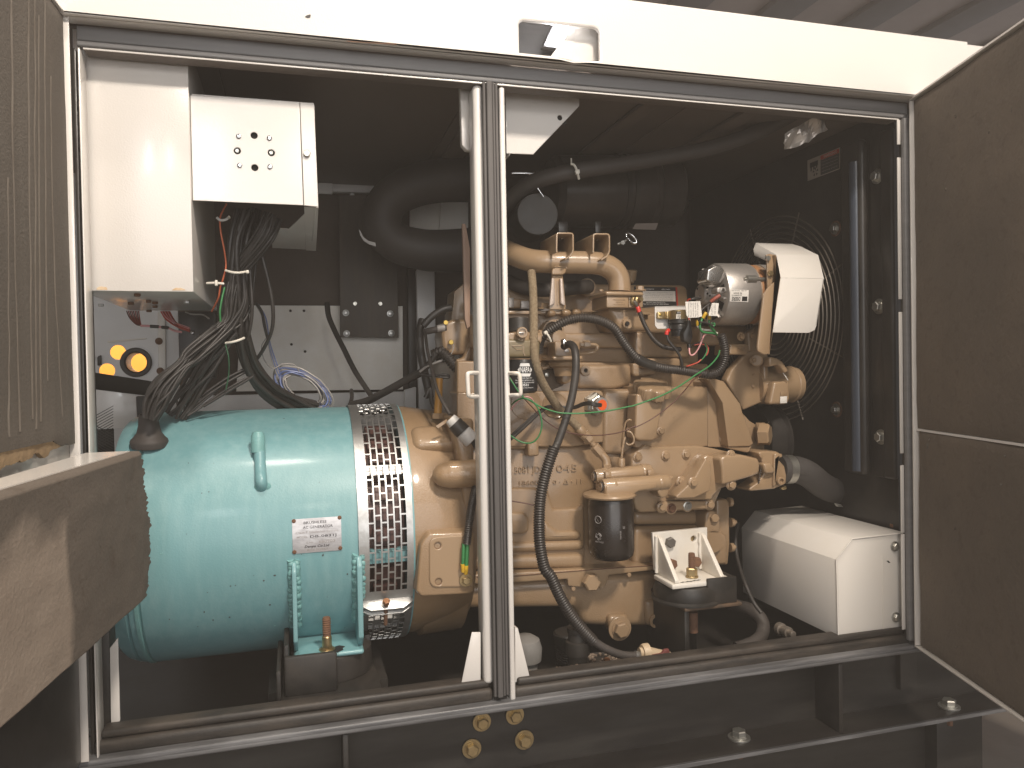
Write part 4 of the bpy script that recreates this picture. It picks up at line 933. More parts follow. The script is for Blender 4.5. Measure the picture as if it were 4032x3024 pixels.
# timing cover and gear case plates on the right
cast('gear_case', px('Z4', (0, 345), (690, 350), (705, 360), (705, 925), (620, 935), (0, 940)), .285, .10, tanS, .004)
cast('gear_case_side', px('Z4', (690, 300), (760, 300), (870, 520), (900, 940), (705, 935), (700, 360)), .30, .10, tanS, .003)
for q, r in (((815, 550), 5), ((845, 858), 9.5)): bolt(*c('Z4', *q), .298, r, tanS, eng, 'flange' if r > 6 else 'round')
cast('timing_rib', px('Z4', (690, 280), (770, 272), (860, 300), (1020, 520), (1040, 600), (1145, 900), (1110, 925), (905, 930), (850, 510), (720, 290)), .262, .05, tanS, .005, 3)
cast('timing_rib', px('Z4', (905, 925), (1110, 930), (1140, 905), (1110, 975), (1095, 990), (905, 950)), .268, .05, tanS, .004, 3)
cast('front_plate', px('Z4', (1040, 600), (1110, 680), (1240, 760), (1260, 980), (1230, 1010), (1110, 1000), (1090, 760)), .32, .04, tanS, .003)
pc_ = c('Z4', 1245, 817)
boltw(P(*c('Z4', 1180, 805), .30), .030, tanC, eng, 'hex', (1, -.45, 0)); boltw(P(*c('Z4', 1215, 810), .285), .030, tanS, eng, 'hex', (.75, -.8, 0))
lathe('crank_pulley', [(-.04, .10), (0, .105), (.006, .105), (.012, .095), (.02, .105), (.026, .105), (.03, .08), (.03, .0)], P(*c('Z4', 1190, 870), .44) + V((.02, 0, 0)), (1, 0, 0), black, eng, 48)
tube('pulley_rim', [P(*c('Z4', x, y), .36) for x, y in ((1295, 690), (1318, 780), (1322, 870), (1305, 970))], 0, alu, eng, 6, world=True, r=.0018)
# gear cover with its bolts
cast('front_cover', px('Z6', (405, 40), (440, 10), (500, -40), (560, -90), (620, -60), (760, -60), (1130, -70), (1300, -40), (1500, 5), (1400, 380), (1290, 620), (1200, 632), (500, 660), (450, 620), (430, 540), (405, 160)), .272, .07, tanS, .006, 3)
cast('cover_ridge', px('Z6', (1160, 90), (1235, 30), (1330, 60), (1400, 40), (1480, 20), (1780, 70), (1805, 130), (1790, 240), (1500, 330), (1470, 370), (1370, 400), (1290, 480), (1280, 520), (940, 520), (870, 520), (890, 470), (1050, 260)), .232, .05, tanS, .010, 4, .05)
cast('cover_arm', px('Z6', (1370, 75), (1420, 40), (1600, 30), (1780, 75), (1805, 120), (1800, 225), (1740, 260), (1400, 360), (1390, 180)), .198, .05, tanS, .012, 4, .06)
cast('cover_arm', px('Z6', (1075, 310), (1165, 150), (1215, 70), (1270, 110), (1275, 250), (1260, 420), (1090, 500), (900, 505), (890, 480)), .208, .04, tanS, .010, 4, .06)
cast('cover_lobe', px('Z6', (690, 590), (760, 540), (1000, 530), (1250, 535), (1320, 540), (1290, 622), (700, 642)), .252, .04, tanS, .010, 4)
for q, r, m_ in (((470, 55), 13, tanS), ((775, 42), 13, tanS), ((1000, 25), 13, tanS), ((1485, 35), 13, tanS), ((945, 325), 14, tanS), ((1075, 335), 14, tanS), ((735, 602), 14, tanS), ((840, 612), 15, rust), ((1015, 588), 14, zinc), ((1255, 572), 14, tanS), ((1490, 355), 14, tanS)):
    y_ = .268 if q[1] < 200 and q[0] < 1200 else (.205 if q[0] in (1075, 1485, 1490) else .25)
    s_ = mpp(*c('Z6', *q), y_)
    plathe('bolt_boss', [(0, r*1.62), (1, r*1.62), (3, r*1.42), (3, 0)], *c('Z6', *q), y_ + .004, tanS, eng, seg=28)
    boltw(P(*c('Z6', *q), y_ + .002), r*s_, m_, eng, 'flange')
# oil filler neck and cap
cast('filler_neck', px('Z4', (15, 420), (285, 430), (215, 845), (180, 875), (40, 875), (0, 850)), .245, .055, tanS, .018, 5)
cast('filler_neck_foot', px('Z4', (-60, 750), (20, 745), (200, 745), (290, 750), (280, 810), (215, 860), (30, 885), (-40, 820)), .272, .03, tanS, .008, 4)
for q, r in (((5, 785), 12), ((158, 790), 10), ((252, 778), 13), ((212, 498), 7.5)): bolt(*c('Z4', *q), .268 if r > 8 else .243, r, tanS, eng, 'flange' if r == 13 or r == 12 else 'round')
cap = thing('oil_filler_cap', 'scalloped tan oil filler cap on the neck in front of the engine block', 'cap')
cp = P(*c('Z4', 168, 370), .265); cs = mpp(*c('Z4', 168, 370), .265); cax = V((-.02, -.42, 1)).normalized()
bm = bmesh.new(); rg = []
e1 = (V((1, 0, 0)) - cax*cax.x).normalized(); e2 = cax.cross(e1)
for z, k, dep in ((-24, .98, .15), (-22, 1.02, .15), (12, 1.03, .15), (17, 1.0, .15), (20, .93, .13), (23, .7, .04), (25, .4, 0), (26, .05, 0)):
    ring = []
    for i in range(144):
        a = 2*PI*i/144; sc = 1 - dep*max(0, math.cos(a*6))**.8
        kn = (1 - .03*(i % 3 == 0)) if -23 < z < 15 and math.cos(a*6) < .2 else 1
        ring.append(bm.verts.new(cp + cax*z*cs + (e1*math.cos(a) + e2*math.sin(a))*75*cs*k*sc*kn))
    rg.append(ring)
for a, b in zip(rg, rg[1:]):
    for i in range(144): bm.faces.new((a[i], a[(i + 1) % 144], b[(i + 1) % 144], b[i]))
bm.faces.new(rg[-1]); bm.faces.new(list(reversed(rg[0]))); bmesh.ops.recalc_face_normals(bm, faces=bm.faces)
mk('cap_body', bm, tanS, cap, 40)
# dipstick
dip = thing('dipstick', 'thin tan dipstick tube with a wire loop handle below the oil filler neck', 'dipstick')
tube('dipstick_tube', px('Z3', (1800, 1690, .275), (1822, 1560, .262), (1835, 1430, .255), (1860, 1340, .25), (1905, 1302, .245), (1935, 1310, .245)), 4.2, tanS, dip, 10)
tube('dipstick_loop', px('Z3', (1880, 1470, .25), (1935, 1490, .245), (1975, 1570, .243), (1965, 1640, .243), (1900, 1665, .243), (1860, 1640, .246)), 4.2, tanS, dip, 10)
tube('dipstick_tube', px('Z5', (1582, 0, .262), (1560, 100, .262), (1540, 260, .262)), 5, tanS, dip, 10)
pd = c('Z5', 1537, 265); lathe('dipstick_socket', [(0, .008), (.004, .0095), (.02, .0095), (.021, .0085), (.03, .008)], P(*pd, .262), (0, 0, -1), tanS, dip, 18)

# oil filter and its head
fh = thing('oil_filter_housing', 'tan twin tube oil filter housing with round end plugs above the black filter can', 'filter head')
def htube(x0, y0, x1, y1, r, Y, m, par, name='tube', prof=None):
    a = P(x0, y0, Y); b = P(x1, y1, Y); s = mpp(x0, y0, Y); d = b - a; l = d.length
    pr = prof or [(0, .86), (.04, 1.), (.94, 1.), (.98, .93), (1, .75)]
    return lathe(name, [(0, 0)] + [(t*l, r*s*k) for t, k in pr] + [(l, 0)], a, d, m, par, 36)
u1 = c('Z5', 1205, 495) + c('Z5', 1905, 425); u2 = c('Z5', 1300, 620) + c('Z5', 2130, 560)
htube(*u1, 29, .262, tanS, fh, 'upper_tube'); htube(*u2, 31, .225, tanS, fh, 'lower_tube')
for q, Y in ((u1, .262), (u2, .225)):
    a = P(q[0], q[1], Y); s = mpp(q[0], q[1], Y); d = (P(q[2], q[3], Y) - a)
    lathe('end_plug', [(-.004, 17*s), (-.006, 16*s), (-.006, 8*s), (-.002, 7*s), (-.002, 0)], a, d, tanC, fh, 28)
    lathe('end_plug_ring', [(-.002, 19*s), (-.005, 19*s), (-.005, 17.4*s), (-.002, 17.4*s)], a, d, rubberD, fh, 28)
    for t in (.12, .82): lathe('tube_band', [(0, 30*s), (.003, 32*s), (.01, 32*s), (.013, 30*s)], a + d*t, d, tanS, fh, 36)
cast('filter_head_body', px('Z5', (1345, 600), (1990, 560), (1980, 650), (1770, 680), (1720, 700), (1700, 760), (1345, 765)), .205, .07, tanS, .008, 4, parent=fh)
cast('filter_head_lug', px('Z5', (1990, 560), (2110, 545), (2135, 600), (2130, 720), (2090, 760), (2030, 765), (1990, 700)), .215, .05, tanS, .012, 4, parent=fh)
cast('filter_head_fin', px('Z5', (2080, 500), (2190, 490), (2195, 520), (2120, 570), (2080, 575)), .25, .03, tanS, .005, 3, parent=fh)
for q in ((1380, 475), (1910, 445)): pbox('tube_lug', *[v for a_ in (c('Z5', q[0] - 38, q[1] - 36), c('Z5', q[0] + 38, q[1] + 36)) for v in a_], .232, .03, tanS, fh, .002)
oc = c('Z5', 1412, 1180); OY = .245; os_ = mpp(*oc, OY)
op = P(*oc, OY); ztop_ = P(*c('Z5', 1412, 775), OY - .05).z; zbo = P(*c('Z5', 1420, 1540), OY - .03).z
lathe('filter_base', [(0, 102*os_), (.004, 105*os_), (.008, 102*os_), (.013, 78*os_), (.015, 0)], (op.x - .003, op.y, ztop_ - .002), (0, 0, 1), tanS, fh, 56)
of = thing('oil_filter', 'black spin on oil filter can under the tan filter head', 'oil filter')
R_ = 89*os_
lathe('filter_can', [(ztop_ - .003, R_*.9), (ztop_ - .006, R_*.965), (ztop_ - .016, R_*.97), (ztop_ - .019, R_), (zbo + .022, R_*1.005), (zbo + .008, R_*.95), (zbo + .001, R_*.82), (zbo, 0)], (op.x, op.y, 0), (0, 0, 1), filterB, of, 64)
wr = (op, R_ + .0004)
def onfilt(qx, qy):
    d = ray(qx, qy); o = CAM - op; a = d.x**2 + d.y**2; b = 2*(o.x*d.x + o.y*d.y); cc = o.x**2 + o.y**2 - (R_ + .0004)**2
    t = (-b - math.sqrt(max(b*b - 4*a*cc, 0)))/(2*a); return CAM + d*t
def wring(name, qx, qy, r, m, par, th=.0008, n=40, arcs=((0, 1),)):
    o = onfilt(qx, qy); a0_ = math.atan2(o.x - op.x, -(o.y - op.y))
    for s0, s1 in arcs:
        pts = []
        for i in range(n + 1):
            t = 2*PI*(s0 + (s1 - s0)*i/n); a = a0_ + r*math.cos(t)/R_; pts.append(V((op.x + math.sin(a)*(R_ + .0002), op.y - math.cos(a)*(R_ + .0002), o.z + r*math.sin(t))))
        mk(name, tubebm(pts, th, 4), m, par)
wring('print_ring', *c('Z5', 1246, 1032), 14*os_, greyInk, of)
for t in (.3, .62): 
    o = onfilt(*c('Z5', 1246, 1032)); mk('print_mark', tubebm([o + V((-.006, -.0002, .009)), o + V((.001, -.0006, -.004)), o + V((.006, -.0004, -.009))], .0007, 4), greyInk, of)
for i in range(3): wring('print_arrow', *c('Z5', 1252, 1240), 13*os_, greyInk, of, arcs=((i/3 + .02, i/3 + .25),), n=8)
wring('print_arrow', *c('Z5', 1252, 1240), 8*os_, greyInk, of, th=.0006)
textm('lettering', 'RECYCLE', onfilt(*c('Z5', 1262, 1310)), (1, 0, 0), (0, 0, 1), .004, greyInk, of, ext=.0001, wrap=wr)
textm('lettering', 'RE504836', onfilt(*c('Z5', 1528, 1225)), (0, 0, -1), (1, 0, 0), .0035, greyInk, of, ext=.0001)
textm('lettering', '25', onfilt(*c('Z5', 1568, 1130)), (0, 0, -1), (1, 0, 0), .005, greyInk, of, ext=.0001)

# fuel filter and its head (left edge hidden by the post)
ff = thing('fuel_filter', 'dark fuel filter with white printing, tan head and black primer knob beside the centre post', 'fuel filter')
FY = .235; fp = P(2056, 1480, FY); fs = mpp(2056, 1480, FY); FRr = 60*fs
zt_ = P(2056, 1415, FY - .03).z; zb3 = P(2056, 1549, FY - .03).z
lathe('filter_can', [(zt_, FRr*.9), (zt_ - .004, FRr*.93), (zt_ - .012, FRr), (zb3 + .014, FRr), (zb3 + .004, FRr*.95), (zb3, FRr*.8), (zb3 - .001, 0)], (fp.x, fp.y, 0), (0, 0, 1), napaB, ff, 56)
R2 = FRr + .0003
def onff(qx, qy):
    d = ray(qx, qy); o = CAM - fp; a = d.x**2 + d.y**2; b = 2*(o.x*d.x + o.y*d.y); cc = o.x**2 + o.y**2 - R2**2
    t = (-b - math.sqrt(max(b*b - 4*a*cc, 0)))/(2*a); return CAM + d*t
wf = (fp, R2)
def wrapflat(name, pts, m, extra=0.):
    # printed patch bent round the can
    o = [onff(*q) for q in pts]; bm = bmesh.new(); vs = []
    for v in o:
        dv = V((v.x - fp.x, v.y - fp.y, 0)).normalized(); vs.append(bm.verts.new(V((fp.x, fp.y, v.z)) + dv*(R2 + extra)))
    f = bm.faces.new(vs); bmesh.ops.triangulate(bm, faces=[f]); bmesh.ops.subdivide_edges(bm, edges=bm.edges[:], cuts=3, use_grid_fill=True)
    for v in bm.verts:
        dv = V((v.co.x - fp.x, v.co.y - fp.y, 0)).normalized(); v.co.x = fp.x + dv.x*(R2 + extra); v.co.y = fp.y + dv.y*(R2 + extra)
    bmesh.ops.recalc_face_normals(bm, faces=bm.faces)
    return mk(name, bm, m, ff)
wrapflat('logo_patch', px('Z3', (330, 480), (455, 480), (470, 525), (315, 525)), whiteInk)
wrapflat('logo_patch', px('Z3', (310, 628), (485, 628), (465, 672), (330, 672)), whiteInk)
wrapflat('logo_patch', px('Z3', (288, 575), (318, 535), (318, 622)), whiteInk)
wrapflat('logo_patch', px('Z3', (474, 535), (496, 575), (474, 622)), whiteInk)
def fft(s, x, y, w_, h_, b=0.):
    o = onff(*c('Z3', x, y)); textm('lettering', s, o, (1, 0, 0), (0, 0, 1), h_*.27*fs, whiteInk, ff, ext=.0001, wrap=wf, width=w_*.27*fs, bold=b)
fft('NAPA', 396, 578, 140, 78, .02)
fft('Fuel/Water Separator', 396, 694, 225, 17); fft('S\u00e9parateur carburant eau', 398, 727, 285, 17); fft('separador de combustible', 400, 760, 300, 17)
fft('3531', 405, 797, 92, 32, .03); fft('Total Heavy Duty Protection', 405, 836, 250, 15)
cast('filter_head', px('Z3', (60, 125), (600, 130), (620, 200), (615, 400), (60, 400)), .205, .07, oliveP, .008, 3, parent=ff)
mk('cast_arrow', tubebm([P(*c('Z3', x, y), .2045) for x, y in ((350, 280), (270, 285), (268, 275), (205, 232), (350, 225))], .0012, 5), tanC, ff)
mk('cast_arrow', tubebm([P(*c('Z3', x, y), .2045) for x, y in ((375, 222), (372, 320), (395, 375))], .0012, 5), tanC, ff)
cast('filter_clamp', px('Z3', (40, 40), (640, 40), (650, 130), (620, 200), (600, 160), (40, 165)), .215, .06, tanS, .008, 3, parent=ff)
pk = P(2043, 1270, FY); lathe('primer_knob', [(-.03, .02), (-.02, .028), (-.012, 40*fs), (.006, 41*fs), (.011, 38*fs), (.012, 0)], (pk.x, pk.y, pk.z), (0, 0, 1), rubber, ff, 40)
lathe('knob_neck', [(-.05, .03), (-.013, .024), (-.013, 0)], (pk.x, pk.y, pk.z), (0, 0, 1), tanS, ff, 32)
plathe('vent_screw', [(0, 22), (14, 22), (16, 20), (16, 15), (10, 14.5), (10, 0)], 2053, 1310, .2, tanS, ff, seg=32)
pbox('screw_slot', 2042, 1306, 2066, 1314, .189, .005, alu, ff)
htube(*(c('Z3', 450, 55) + c('Z3', 660, 50)), 14, .24, tanS, ff, 'pipe_union')
hexprof('pipe_nut', P(*c('Z3', 590, 55), .235), (1, 0, 0), [(0, 16*fs), (22*fs, 16*fs), (24*fs, 13*fs)], tanS, ff)

# fuel pump
fpm = thing('fuel_pump', 'tan mechanical fuel lift pump with a pipe loop, to the right of the braided hose', 'pump')
cast('pump_body', px('Z3', (830, 170), (870, 160), (1190, 160), (1205, 400), (1190, 430), (835, 420)), .30, .06, tanC, .006, 3, parent=fpm)
cast('pump_flange', px('Z3', (800, 378), (1235, 368), (1240, 425), (1200, 436), (830, 440), (800, 430)), .275, .09, tanS, .005, 3, parent=fpm)
pn = P(*c('Z3', 950, 440), .33); lathe('pump_neck', [(0, .034), (-.006, .038), (-.014, .036), (-.02, .026), (-.04, .022)], pn, (0, 0, 1), tanC, fpm, 36)
cast('pump_foot', px('Z3', (930, 520), (1070, 520), (1080, 740), (980, 790), (930, 760)), .325, .05, tanC, .008, 3, parent=fpm)
cast('pump_recess', px('Z3', (620, 560), (920, 560), (960, 800), (760, 880), (640, 800)), .366, .01, M('dark_recess_brown', (.10, .066, .04), .6, var=.5, vscale=20), .002, 1, parent=fpm)  # dark brown plate set back behind the pump
bolt(*c('Z3', 715, 648), .362, 10.5, zinc, fpm, 'round', name='bolt')
cast('pump_lever', px('Z3', (640, 540), (820, 470), (850, 500), (660, 590)), .345, .02, tanC, .006, 3, parent=fpm)
hexprof('pipe_nut', P(*c('Z3', 1200, 210), .28), (1, 0, 0), [(0, 10*fs), (12*fs, 10*fs), (13*fs, 17*fs), (38*fs, 17*fs), (40*fs, 12*fs)], tanS, fpm)
tube('fuel_pipe', px('Z3', (1330, 212, .28), (1400, 212, .28), (1442, 235, .28), (1440, 275, .28), (1390, 315, .285), (1300, 335, .29), (1190, 345, .30)), 7, tanS, fpm, 12)
pbox('pump_tag', *c('Z3', 968, 270), *c('Z3', 1040, 320), .296, .003, alu, fpm)

# intake elbow, its base and supports
ip = thing('intake_pipe', 'thick tan intake pipe curving down onto the heater box on top of the engine', 'pipe')
ipath = px('Z1', (1765, 985, .285), (1765, 900, .285), (1748, 790, .285), (1690, 690, .285), (1590, 620, .285), (1450, 578, .285), (1200, 565, .29), (800, 560, .30), (500, 540, .32), (300, 480, .35), (120, 400, .40), (-100, 300, .46))
mk('pipe_body', tubebm(resample(wpath(ipath, 10), .006), 44.5*mpp(*ipath[5]), 32), tanS, ip, 60)
ih = thing('intake_heater', 'tan heater box with a flanged lid where the intake pipe lands', 'heater box')
cast('heater_box', px('Z1', (1580, 1050), (1900, 1055), (1900, 1224), (1582, 1222)), .24, .10, tanS, .003, parent=ih)
cast('heater_box', px('Z1', (1898, 1052), (2110, 1055), (2112, 1222), (1900, 1226)), .246, .09, tanS, .003, parent=ih)
a_ = [P(*c('Z1', 1580, 1050), .242), P(*c('Z1', 1580, 1222), .242), P(*c('Z1', 1415, 1258), .335), P(*c('Z1', 1415, 1080), .335)]
slab('heater_side', a_, (.05, .0, 0), tanS, ih, bev=.002)
cast('heater_lid', px('Z1', (1565, 980), (2120, 992), (2128, 1052), (1575, 1046)), .232, .12, tanS, .006, 3, parent=ih)
a_ = [P(*c('Z1', 1566, 982), .236), P(*c('Z1', 1574, 1046), .236), P(*c('Z1', 1420, 1084), .34), P(*c('Z1', 1420, 1022), .34)]
slab('heater_lid', a_, (.05, 0, 0), tanS, ih, bev=.003)
bolt(*c('Z1', 1498, 985), .30, 9, tanS, ih, 'hex', (0, 0, 1)); boltw(P(*c('Z1', 2065, 975), .27), .010, tanS, ih, 'washer', (0, 0, 1))
for s, y_ in (('PHILLIPS & TEMRO IND', 1110), ('MADE IN USA', 1142), ('12V  1000 WATT  DC', 1178)):
    ptext('cast_lettering', s, *c('Z1', 1765, y_), .2397, 4, tanC, ih, wpx=50 if y_ != 1142 else 30, ext=.0004)
cast('heater_pedestal', px('Z1', (1600, 1222), (2112, 1222), (2200, 1560), (1760, 1560), (1690, 1400)), .27, .14, tanC, .012, 4, parent=ih)
plathe('plug_seat', [(0, 27), (2, 26), (2, 0)], 2469, 1274, .2698, tanC, ih, seg=32)
bolt(2469, 1274, .2675, 22.5, tanS, ih, 'socket', name='socket_plug')
bolt(2469, 1274, .2575, 9, holeM, ih, 'hex', name='socket_recess')
bs = P(*c('Z1', 1985, 1125), .246); lathe('heater_stud', [(0, .013), (.003, .014), (.006, .012), (.008, .009), (.018, .0085), (.02, .0055), (.032, .005)], bs, (.15, -1, .05), yzinc, ih, 20)
for k, (xa_, xb_) in enumerate(((855, 1095), (1388, 1622))):
    br = thing('pipe_bracket', 'tan channel bracket standing on the intake pipe, ' + ('the one nearer the white centre post' if k == 0 else 'the one nearer the pipe bend'), 'bracket', 'channel brackets on the intake pipe')
    y0_ = 140 + 12*k; m_ = tanS
    strip('bracket_channel', px('Z1', (xa_ + 8, 420 + 8*k), (xa_, 400 + 8*k), (xa_ + 4, y0_ + 22), (xa_ + 14, y0_ + 6), (xa_ + 34, y0_), (xb_ - 34, y0_), (xb_ - 12, y0_ + 8), (xb_, y0_ + 30), (xb_ + 2, 380 + 8*k), (xb_ - 8, 420 + 8*k), (xb_ - 40, 470 + 8*k), (xb_ - 120, 520 + 8*k)), .235, .36, .0038, m_, br)
    bolt(*c('Z1', xa_ + 78, y0_ + 68), .30, 9, chrome, br, 'hex', (0, -.3, -1)); plathe('washer', [(0, 11), (1.5, 11), (1.5, 0)], *c('Z1', xa_ + 78, y0_ + 40), .30, zinc, br, (0, 0, -1))
    pbox('stand_post', *c('Z1', xa_ + 30, -30), *c('Z1', xa_ + (165 if k == 0 else 120), 128 + 12*k), .33, .006, black, br)
su = thing('pipe_support', 'flared tan strap standing on the head under the intake pipe', 'bracket')
a_ = px('Z1', (790, 740), (945, 740), (990, 1200), (985, 1250), (745, 1250), (750, 1200))
cast('strap_body', a_, .272, .006, tanS, .002, parent=su)
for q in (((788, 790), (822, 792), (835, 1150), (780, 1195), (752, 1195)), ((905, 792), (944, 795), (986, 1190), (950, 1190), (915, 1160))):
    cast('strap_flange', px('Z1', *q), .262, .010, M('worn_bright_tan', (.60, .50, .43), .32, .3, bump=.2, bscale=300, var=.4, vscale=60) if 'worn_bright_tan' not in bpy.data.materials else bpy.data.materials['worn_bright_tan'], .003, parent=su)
cast('strap_clip', px('Z1', (815, 632), (840, 622), (985, 625), (1005, 655), (985, 720), (945, 745), (790, 745), (785, 690)), .262, .008, tanS, .003, parent=su)
mk('clip_edge', tubebm([P(*c('Z1', x, y), .2605) for x, y in ((820, 636), (845, 624), (985, 628), (1003, 655))], .0016, 6), tanS, su)
mk('strap_rib', tubebm([P(*c('Z1', x, y), .271) for x, y in ((868, 835), (868, 1190))], .0018, 6), tanS, su)
boltw(P(*c('Z1', 690, 1235), .33), .013, tanS, eng, 'washer', (0, -.1, 1)); boltw(P(*c('Z1', 690, 1215), .33), .012, tanS, eng, 'hex', (0, -.1, 1))
for q in ((790, 1290), (1010, 1280), (1160, 1270)): cast('head_boss', px('Z1', (q[0] - 60, q[1] - 40), (q[0] + 60, q[1] - 40), (q[0] + 70, q[1] + 60), (q[0] - 70, q[1] + 60)), .368, .05, tanC, .010, 4)
# round port behind the big loom
plathe('head_port', [(-30, 44), (5, 44), (7, 42), (7, 37), (-28, 36)], *c('Z1', 800, 1560), .368, tanS, eng, seg=40)
plathe('head_port_bore', [(0, 0), (.5, 37)], *c('Z1', 800, 1560), .374, M('dark_tan_bore', (.10, .064, .036), .6), eng, seg=32)
plathe('head_plug', [(0, 30), (4, 29), (5, 0)], *c('Z3', 890, 110), .36, tanS, eng, seg=32)

# engine maker's label on the rocker cover
lab = [P(*c('Z2', x, y), .4985) for x, y in ((-10, 662), (466, 672), (482, 888), (-10, 910))]
el = slab('information_label', [lab[0], lab[3], lab[2], lab[1]], (0, -.0004, 0), inkM, eng, bev=0)
slab('label_edge', [P(*c('Z2', x, y), .498) for x, y in ((466, 672), (484, 673), (496, 886), (480, 888))], (0, -.0004, 0), redLab, el, bev=0)
slab('label_field', [P(*c('Z2', x, y), .4978) for x, y in ((90, 715), (462, 718), (466, 836), (90, 832))], (0, -.0003, 0), paper, el, bev=0)
def lt(s, x, y, w_, h_, m): ptext('lettering', s, *c('Z2', x, y), .4968, h_*.3436, m, el, x2=c('Z2', x + 200, y + 4)[0], y2=c('Z2', x + 200, y + 4)[1], wpx=w_*.3436, ext=.0001)
lt('ENGINE INFORMATION', 150, 694, 150, 12, whiteInk); lt('DEERE & COMPANY', 355, 698, 110, 12, whiteInk)
for i, s in enumerate(('This engine is certified to use diesel fuel. This engine conforms', 'to U.S. EPA regulations for heavy duty non-road engines', 'Engine Family YJDXL06.8   Displacement 4.5 L', 'Fuel rate 125 mm3/stroke  Adv. 5.0 deg  2300 rpm', 'Injection timing 9 deg BTDC at 1800', 'Emission control system  EM  Serial number')):
    lt(s, 275, 732 + i*19, 350, 9, greyInk)
lt('John Deere Engine Manufacturing', 240, 848, 240, 11, whiteInk); lt('Engine Service and Parts Call 1-800-JD-ENGINE', 240, 866, 320, 11, whiteInk)

# black breather hose behind the intake pipe
bh = thing('breather_hose', 'fat black rubber hose passing behind the intake pipe into the rocker cover', 'hose')
mk('hose_body', tubebm(resample(wpath(px('Z1', (-200, 560, .55), (0, 740, .52), (160, 840, .50), (380, 930, .47), (650, 965, .45), (950, 950, .44), (1230, 925, .445), (1320, 918, .46)), 10), .008), 27*mpp(2200, 1130, .45), 20), rubberD, bh, 60)
plathe('hose_seat', [(0, 36), (6, 34), (6, 0)], *c('Z1', 1300, 925), .475, tanS, eng, seg=32)
pbox('manifold_fin', 2003, 1172, 2024, 1212, .42, .01, alu, eng); pbox('manifold_fin', 2052, 1184, 2088, 1216, .42, .01, alu, eng)
cast('manifold_side', px('Z1', (-300, 1040), (450, 1100), (760, 1180), (760, 1230), (-300, 1230)), .43, .06, tanS, .006)
# filler cap at the back of the rocker cover
plathe('rear_cap', [(-24, 22), (12, 24), (16, 21), (17, 0)], 2484, 1078, .56, tanS, eng, (0, -.25, 1), seg=40)
cast('rear_cap_neck', px('Z1', (1920, 780), (1985, 790), (2000, 870), (1920, 870)), .55, .04, tanS, .008)

# ================================================================== ALTERNATOR SIDE
alt = thing('alternator', 'silver and rusty alternator with an upside down white label, beside the white belt guard', 'alternator')
AY = .25; s_ = mpp(2900, 1165, AY); AR = 121*s_
a0 = P(2800, 1160, AY); a1 = P(3060, 1168, AY); ad = V((1, .0, .01)).normalized(); al = (a1 - a0).length*.93
def alath(name, prof, m, seg=56, **k): return lathe(name, [(t*al, r*AR) for t, r in prof], a0, ad, m, alt, seg, **k)
alath('rear_housing', [(0, 0), (0, .62), (.005, .86), (.03, .97), (.06, 1.), (.52, 1.), (.53, .985), (.53, 0)], alu)
alath('stator_ring', [(.531, 0), (.531, .955), (.70, .955), (.70, 0)], M('rusty_stator', (.34, .23, .15), .6, .4, bump=.3, bscale=200, var=.7, vscale=25, vcol=(.42, .33, .25)), )
alath('stator_band', [(.56, .957), (.56, .962), (.64, .962), (.64, .957)], M('rust_band', (.30, .13, .05), .75, bump=.3, var=.6, vscale=30, vcol=(.38, .20, .09)))
alath('front_housing', [(.701, 0), (.701, .98), (.95, .96), (1.0, .84), (1.02, .5), (1.02, 0)], alu)
alath('rear_hub', [(0, .34), (-.16, .34), (-.18, .30), (-.18, 0)], alu, 36)
ae = [(V((0, 0, 1)) - ad*ad.z).normalized()]; ae.append(ad.cross(ae[0]))   # ae[0] up, ae[1]: away from the viewer is -? 
def apt(t, ang, r): return a0 + ad*t*al + (ae[0]*math.sin(ang) - V((0, 1, 0))*math.cos(ang))*r*AR
for i in range(8):
    a = rad(200 + i*42); q = [apt(-.002, a + d, r) for d, r in ((-.16, .5), (.16, .5), (.17, .84), (-.17, .84))]
    slab('vent_slot', q, -ad*.0012, holeM, alt, bev=0)
for i in range(7):
    a = rad(221 + i*42); q = [apt(-.002, a + d, r) for d, r in ((-.06, .34), (.06, .34), (.03, .95), (-.03, .95))]
    slab('vent_rib', q, -ad*.008, alu, alt, bev=.001)
def face(name, pts, Y, th, m, bev=.003, seg=3): return prism(name, L('Z2', pts), Y, th, m, alt, bev, seg)
face('regulator', [(822, 590), (835, 470), (930, 420), (985, 425), (1030, 480), (1000, 560), (960, 612), (850, 612)], .155, .05, M('shiny_regulator_steel', (.55, .54, .52), .25, .9, var=.4, vscale=40), .006, 4)
face('regulator_flange', [(800, 540), (820, 500), (1040, 480), (1035, 560), (985, 625), (870, 640), (810, 620)], .175, .02, alu, .004)
bolt(*c('Z2', 995, 490), .158, 7.5, yzinc, alt, 'socket', name='screw'); bolt(*c('Z2', 812, 518), .17, 6, brass, alt, 'hex', name='screw')
face('terminal_block', [(940, 690), (960, 668), (1050, 670), (1058, 720), (1010, 745), (945, 735)], .15, .03, alu, .004)
bolt(*c('Z2', 1005, 705), .15, 7, chrome, alt, 'hex', name='nut')
p = P(*c('Z2', 1245, 578), AY - AR*.97 + .003); lathe('through_bolt', [(0, .004), (.006, .004), (.008, .0095), (.035, .0098), (.036, .006), (.066, .005)], p, (1, .05, 0), zinc, alt, 16)
for q in ((752, 620), (718, 690), (745, 780), (832, 745), (860, 770), (832, 675)): bolt(*c('Z2', *q), .205, 4.5, holeM, alt, 'round', (-1, -.3, 0), 'screw')
